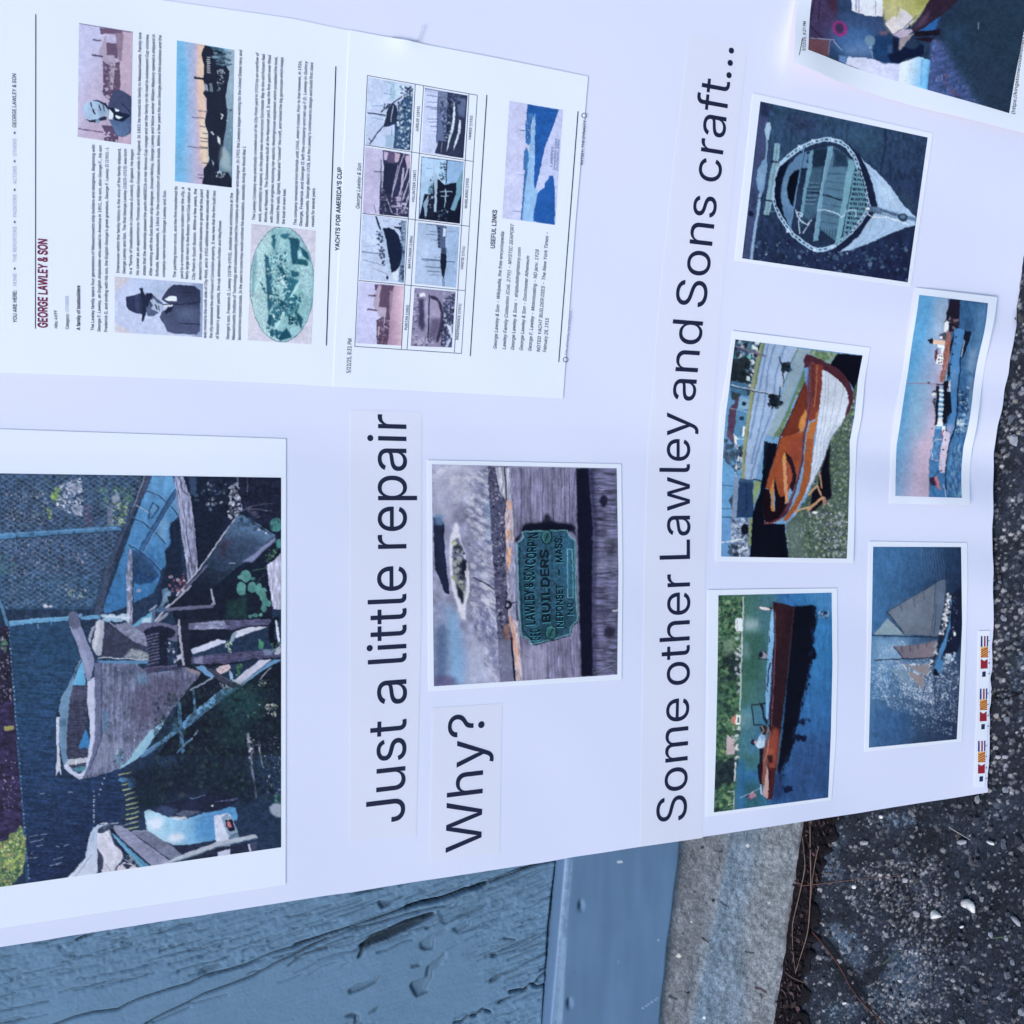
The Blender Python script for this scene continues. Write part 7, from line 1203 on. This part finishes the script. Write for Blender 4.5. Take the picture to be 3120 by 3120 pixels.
c.P('#b8a8c8', "900 1450 960 1440 955 1560 920 1600").P('#a8a4cc', "800 1940 870 1860 850 2000 800 2150").L('#5c6484', 16, "545 1632 630 1640").S("600 1850 700 1850 690 2140 600 2130", ['#1c2038', '#8c88ac', '#3c4060'], 90, 5, 14).L('#3c4464', 9, "620 1500 605 1900 600 2100").L('#40486c', 6, "530 2030 560 2120").S("750 1950 940 1900 930 2170 780 2160", ['#242848', '#c0bce0', '#5c5878'], 70, 5, 16, 2)
small('yacht_picture', q, c, pg2, off=off2)
q = A6([(400, 402), (920, 474), (885, 1208), (366, 1166)]); c = Paint(*area([q]), base='#bccef2', res=1.2); c.T(1000, 550, K2)
c.P('#7890b4', "850 470 920 475 890 1210 820 1190 840 900", 0).P('#16203c', "640 560 700 555 770 580 820 640 840 720 870 800 860 900 840 1000 780 1070 740 1090 700 920 660 700").P('#a8c0e0', "600 570 640 580 680 720 740 1090 750 1110 720 1110 690 1000 640 820 605 660").P('#d0e0f6', "740 1090 800 1060 830 1090 800 1180 760 1160", 4)
c.L('#16203a', 18, "560 430 580 500 610 570").L('#8090b0', 8, "400 935 500 960 650 1000").L('#7080a4', 12, "395 840 480 850 620 860").L('#a0b0d0', 9, "420 775 570 770").L('#8898bc', 7, "530 1030 700 1110").S("560 600 620 600 680 1000 640 1020 580 800", ['#141c34', '#1c2848', '#5c6c90'], 60, 8, 18).E('#243050', 690, 1140, 16, 24).S("830 480 910 490 890 900 850 800", ['#3c5070', '#a0b4d0', '#1c2a44'], 60, 6, 18).S("840 1000 890 1000 880 1200 840 1190", ['#1c2a44', '#3c4c6c'], 20, 8, 18).L('#1c2844', 9, "640 470 700 480", a=.3).P('#16203a', "770 540 860 545 850 575 780 565")
small('yacht_picture', q, c, pg2, off=off2)
q = A6([(357, 1197), (883, 1246), (856, 1945), (318, 1915)]); c = Paint(*area([q]), base='#bfc4ee', res=1.2); c.T(1000, 550, K2)
c.G("700 1230 900 1240 870 1960 690 1950", '#a48cac', '#d0b8d0', "720 1600", "860 1600").P('#5a4a66', "545 1220 770 1235 750 1300 720 1560 710 1800 690 1940 570 1940 560 1800 570 1640 640 1600 640 1500 590 1500 600 1300 545 1290").P('#a8a0bc', "590 1230 620 1240 600 1370 590 1490 680 1500 660 1700 640 1800 650 1600 600 1610 570 1560 525 1480 540 1350 560 1290").P('#8c7c94', "720 1300 760 1300 730 1560 710 1560")
c.L('#5c4c6c', 18, "475 1354 550 1356").L('#5c4c6c', 18, "462 1517 560 1527").S("570 1640 720 1640 700 1930 570 1930", ['#8c7c98', '#3c304c', '#b8aac0'], 60, 6, 16).P('#b4a8c0', "580 1720 600 1720 590 1830 575 1830")
small('yacht_picture', q, c, pg2, off=off2)
q = A5([(1132, 652), (1636, 742), (1586, 1480), (1092, 1410)]); c = Paint(*area([q]), base='#b4bee6', res=1.2); c.T(1000, 100, K2)
c.P('#bccaf0', "1100 700 1300 700 1260 1430 1090 1410").P('#5c6c94', "1300 690 1420 700 1400 1000 1380 1300 1260 1300 1280 1000").P('#2c3452', "1400 700 1640 740 1590 1490 1250 1420 1290 1270 1380 1280").P('#6c7ca0', "1310 700 1400 710 1390 860 1300 860").P('#c8dcf0', "1470 790 1490 900 1480 1100 1420 1300 1385 1410 1390 1350 1430 1160 1460 1000").P('#c8d8f0', "1535 1020 1555 1030 1550 1160 1520 1260 1470 1390 1480 1300 1520 1180").P('#586890', "1500 760 1620 780 1600 1000 1530 980", 10)
c.S("1300 800 1460 820 1440 1200 1360 1260", ['#141c34', '#a0b0d0', '#5c6c90', '#1c2844'], 150, 5, 15).S("1420 700 1560 730 1540 900 1440 860", ['#1a2240', '#5c6890'], 50, 6, 16)
for a in ("1155 735 1420 780", "1160 815 1290 825", "1145 870 1300 885", "1200 893 1380 910", "1170 1015 1270 1020", "1180 1050 1270 1055", "1190 1100 1270 1105", "1195 1160 1280 1165", "1130 655 1300 690"): c.L('#4c5880', 7, a)
c.L('#c0ccec', 6, "1330 1295 1325 1420", dash=24).L('#3c4870', 10, "1290 700 1280 1000 1270 1270")
small('yacht_picture', q, c, pg2, off=off2)
q = [(1000 + x * K2, 100 + y * K2) for x, y in ((1092, 1457), (1590, 1522), (1545, 2250), (1057, 2192))]; c = Paint(*area([q]), base='#a8c8ec', res=1.2); c.T(1000, 100, K2)
c.P('#8cb0dc', "1380 1500 1590 1530 1580 1640 1480 1780 1370 1800").P('#12182e', "1280 1720 1370 1790 1500 1760 1600 1650 1545 2255 1060 2190 1130 1900 1200 1900 1240 1750").P('#1a2136', "1150 1920 1230 1900 1240 2160 1130 2190").P('#a0bcdc', "1225 1510 1250 1600 1280 1720 1275 1900 1265 2110 1240 2110 1245 1900 1235 1700").P('#8ca8c8', "1110 2020 1180 1900 1150 2150 1135 2180").P('#5c88a0', "1180 1820 1230 1760 1220 1900 1170 1890").P('#6c98b4', "1500 1760 1590 1600 1560 1900 1480 2100 1430 2080 1500 1900")
c.L('#a0c4dc', 12, "1375 1840 1380 1900 1370 2000 1360 2060").L('#a0c4dc', 9, "1310 1870 1450 1870").L('#a0c4dc', 9, "1320 1925 1410 1920").L('#141c34', 10, "1390 1500 1380 1770").L('#141c34', 6, "1060 2190 1092 1460 1590 1524").L('#141c34', 8, "1058 2190 1545 2250").S("1310 1520 1380 1530 1360 1760 1300 1700", ['#3c6c84', '#141c34', '#88a8c4'], 50, 5, 14).S("1190 1700 1240 1700 1240 2080 1190 2080", ['#141a30', '#a0b4cc'], 36, 6, 14).S("1250 2080 1400 2080 1400 2220 1280 2200", ['#3c5874', '#141c30', '#80a0bc'], 36, 5, 14).L('#6c88b0', 6, "1150 1595 1225 1600")
small('yacht_picture', q, c, pg2, off=off2)
q = A6([(1052, 496), (1540, 551), (1500, 1264), (1012, 1215)]); c = Paint(*area([q]), base='#a4bbdf', res=1.2); c.T(1000, 550, K2)
c.P('#b4c8ec', "1040 700 1200 700 1180 1200 1020 1200", 40, .7).P('#98b4dc', "1390 540 1540 550 1500 1270 1370 1250", 8).P('#4f5f84', "1275 525 1390 540 1380 640 1370 800 1340 800 1290 790 1280 700").P('#c0d4ee', "1350 560 1380 570 1375 660 1345 660").P('#182038', "1330 800 1370 800 1390 900 1380 1000 1370 1090 1350 1160 1330 1120 1315 980 1320 880").P('#3c4c6c', "1325 790 1385 790 1385 870 1325 860", 3, .8)
for i in range(6): c.P('#1c2844', [1290, 555 + i * 42, 1310, 558 + i * 42, 1310, 576 + i * 42, 1290, 573 + i * 42])
for a, wd in (("1100 925 1310 940", 10), ("1110 945 1310 945", 6), ("1140 1017 1315 1025", 8), ("1160 1067 1310 1075", 8), ("1190 1110 1320 1120", 5), ("1240 905 1320 905", 5), ("1150 635 1270 642", 6), ("1190 600 1270 605", 6), ("1150 518 1280 524", 7), ("1200 700 1280 703", 5), ("1335 1160 1345 1250", 7), ("1350 1100 1360 1255", 8), ("1390 958 1480 958", 8)): c.L('#3c4c70', wd, a)
c.L('#5c7098', 7, "1400 600 1500 600", a=.5).N("1390 540 1540 550 1500 1270 1370 1250", .08, 40, 6, 2)
small('yacht_picture', q, c, pg2, off=off2)
q = A6([(1012, 1267), (1495, 1312), (1450, 1968), (967, 1950)]); c = Paint(*area([q]), base='#8a88ac', res=1.2); c.T(1000, 550, K2)
c.P('#3a3858', "1060 1380 1130 1400 1140 1700 1100 1780 1050 1700", 12).P('#a8a4c8', "1120 1400 1170 1420 1165 1700 1130 1700", 10, .7).P('#e0e4f8', "1060 1330 1130 1320 1140 1360 1070 1370", 5).P('#9c98bc', "1190 1360 1290 1400 1320 1500 1310 1600 1270 1700 1190 1700", 10, .8).P('#302c48', "1195 1350 1270 1370 1330 1460 1350 1560 1330 1640 1360 1700 1330 1800 1290 1900 1260 1900 1300 1700 1320 1560 1280 1420 1195 1380", 4).P('#4c4868', "1200 1620 1320 1620 1260 1880 1170 1900", 18, .8).L('#10142a', 12, "1185 1340 1180 1600 1165 1900")
c.P('#3c4264', "1350 1400 1495 1312 1450 1968 1320 1950 1340 1700", 4).S("1340 1320 1490 1320 1450 1960 1330 1940", ['#9ca4c8', '#14182e', '#c8d0ec', '#5c6488'], 130, 6, 20).P('#c8d4f0', "1380 1680 1440 1720 1460 1850 1440 1860 1410 1760").P('#b4c0e0', "1410 1860 1440 1880 1400 1960 1370 1960").L('#b8bcdc', 7, "1350 1400 1450 1410").L('#20243c', 12, "1340 1600 1330 1940").S("1000 1300 1060 1300 1040 1900 980 1900", ['#b0b0d0', '#4c4868'], 60, 6, 18).S("1000 1830 1240 1850 1230 1940 1000 1930", ['#c0c0dc', '#4c4868', '#a8a4c4'], 50, 6, 18)
small('yacht_picture', q, c, pg2, off=off2)
# blue print of the shore
q = z([(582, 420), (1213, 526), (1120, 1880), (498, 1800)], 1400, 200, K2); c = Paint(*area([q]), base='#bcc8f2', res=1.2); c.T(1400, 200, K2)
c.P('#c0c8f0', "560 400 800 450 740 1830 480 1800").P('#2459a8', "797 455 1160 520 1110 680 1040 860 1000 950 960 1150 910 1360 880 1465 865 1400 880 1000 885 620 850 600 830 760 790 700 780 600").P('#8cb8e8', "885 560 888 700 875 1000 865 1250 870 1400 885 1470 920 1450 890 1640 860 1840 730 1820 770 1400 810 1000 840 780 860 640").P('#2459a8', "1085 1290 1105 1340 1115 1500 1118 1700 1110 1875 860 1835 870 1720 890 1620 905 1520 950 1460 990 1440 1000 1380 1040 1330 1050 1300").P('#3a70b4', "770 650 830 640 830 900 800 940 770 900").P('#3f74b4', "750 1020 780 960 800 1000 810 1100 780 1240 745 1230").P('#3a6cac', "760 1240 800 1200 760 1500 740 1700 735 1830 715 1810 730 1600").P('#4c80bc', "795 560 870 580 860 640 800 640", 4, .7)
c.N("797 455 1160 520 865 1400", .1, 30, 30, 2).P('#2c64a8', "1050 1040 1052 1040 1050 1060", 0).L('#3c5c94', 9, "700 760 770 770").L('#7090c0', 6, "680 1285 760 1292").L('#4c6ca0', 6, "620 1710 720 1720").L('#a8bce0', 8, "570 1410 550 1470").S("760 650 830 650 830 880 790 880", ['#c0d4ee', '#1c4488'], 24, 4, 10)
pic = small('shore_picture', q, c, pg2, off=off2)
hw = Lettering()
for s_, a_, b_, cp in (("Lawleys", (1085, 1200), (1100, 960), 9), ("Tenean Beach in back", (1118, 1240), (1142, 860), 7), ("Dorchester, Mass.", (1150, 1245), (1172, 870), 7)): hw.add(s_, z([a_], 1400, 200, K2)[0], z([b_], 1400, 200, K2)[0], cp, T2 + .0001, .0, 2, .25)
hw.build('handwriting', mat('blue_handwriting', alb('#4c60a0'), .6, .2), pg2)
# a hair-thin wire sticking out of the page edge
tp = nums("1194 117 1232 124 1268 130 1276 112 1283 92 1284 78"); n = 24; d = np.concatenate([[0], np.cumsum(np.linalg.norm(np.diff(tp, axis=0), axis=1))]); t = np.linspace(0, d[-1], n)
X, Y = np.interp(t, d, tp[:, 0]), np.interp(t, d, tp[:, 1]); C = onboard(X, Y, np.full(n, .0012)); C2 = onboard(X + .5, Y + .5, np.full(n, .0012)); C3 = onboard(X, Y + .6, np.full(n, .0017))
VV = np.concatenate([C, C2, C3]); F = [[a * n + i, b * n + i, b * n + i + 1, a * n + i + 1] for a, b in ((0, 1), (1, 2), (2, 0)) for i in range(n - 1)] + [[0, 2 * n, n], [n - 1, 2 * n - 1, 3 * n - 1]]
tag(mesh_obj('hair', VV, F, mat('dark_hair', alb('#5c6484'), .5, .3)), 'thin dark hair caught at the upper edge of the page with the yacht table', 'hair')
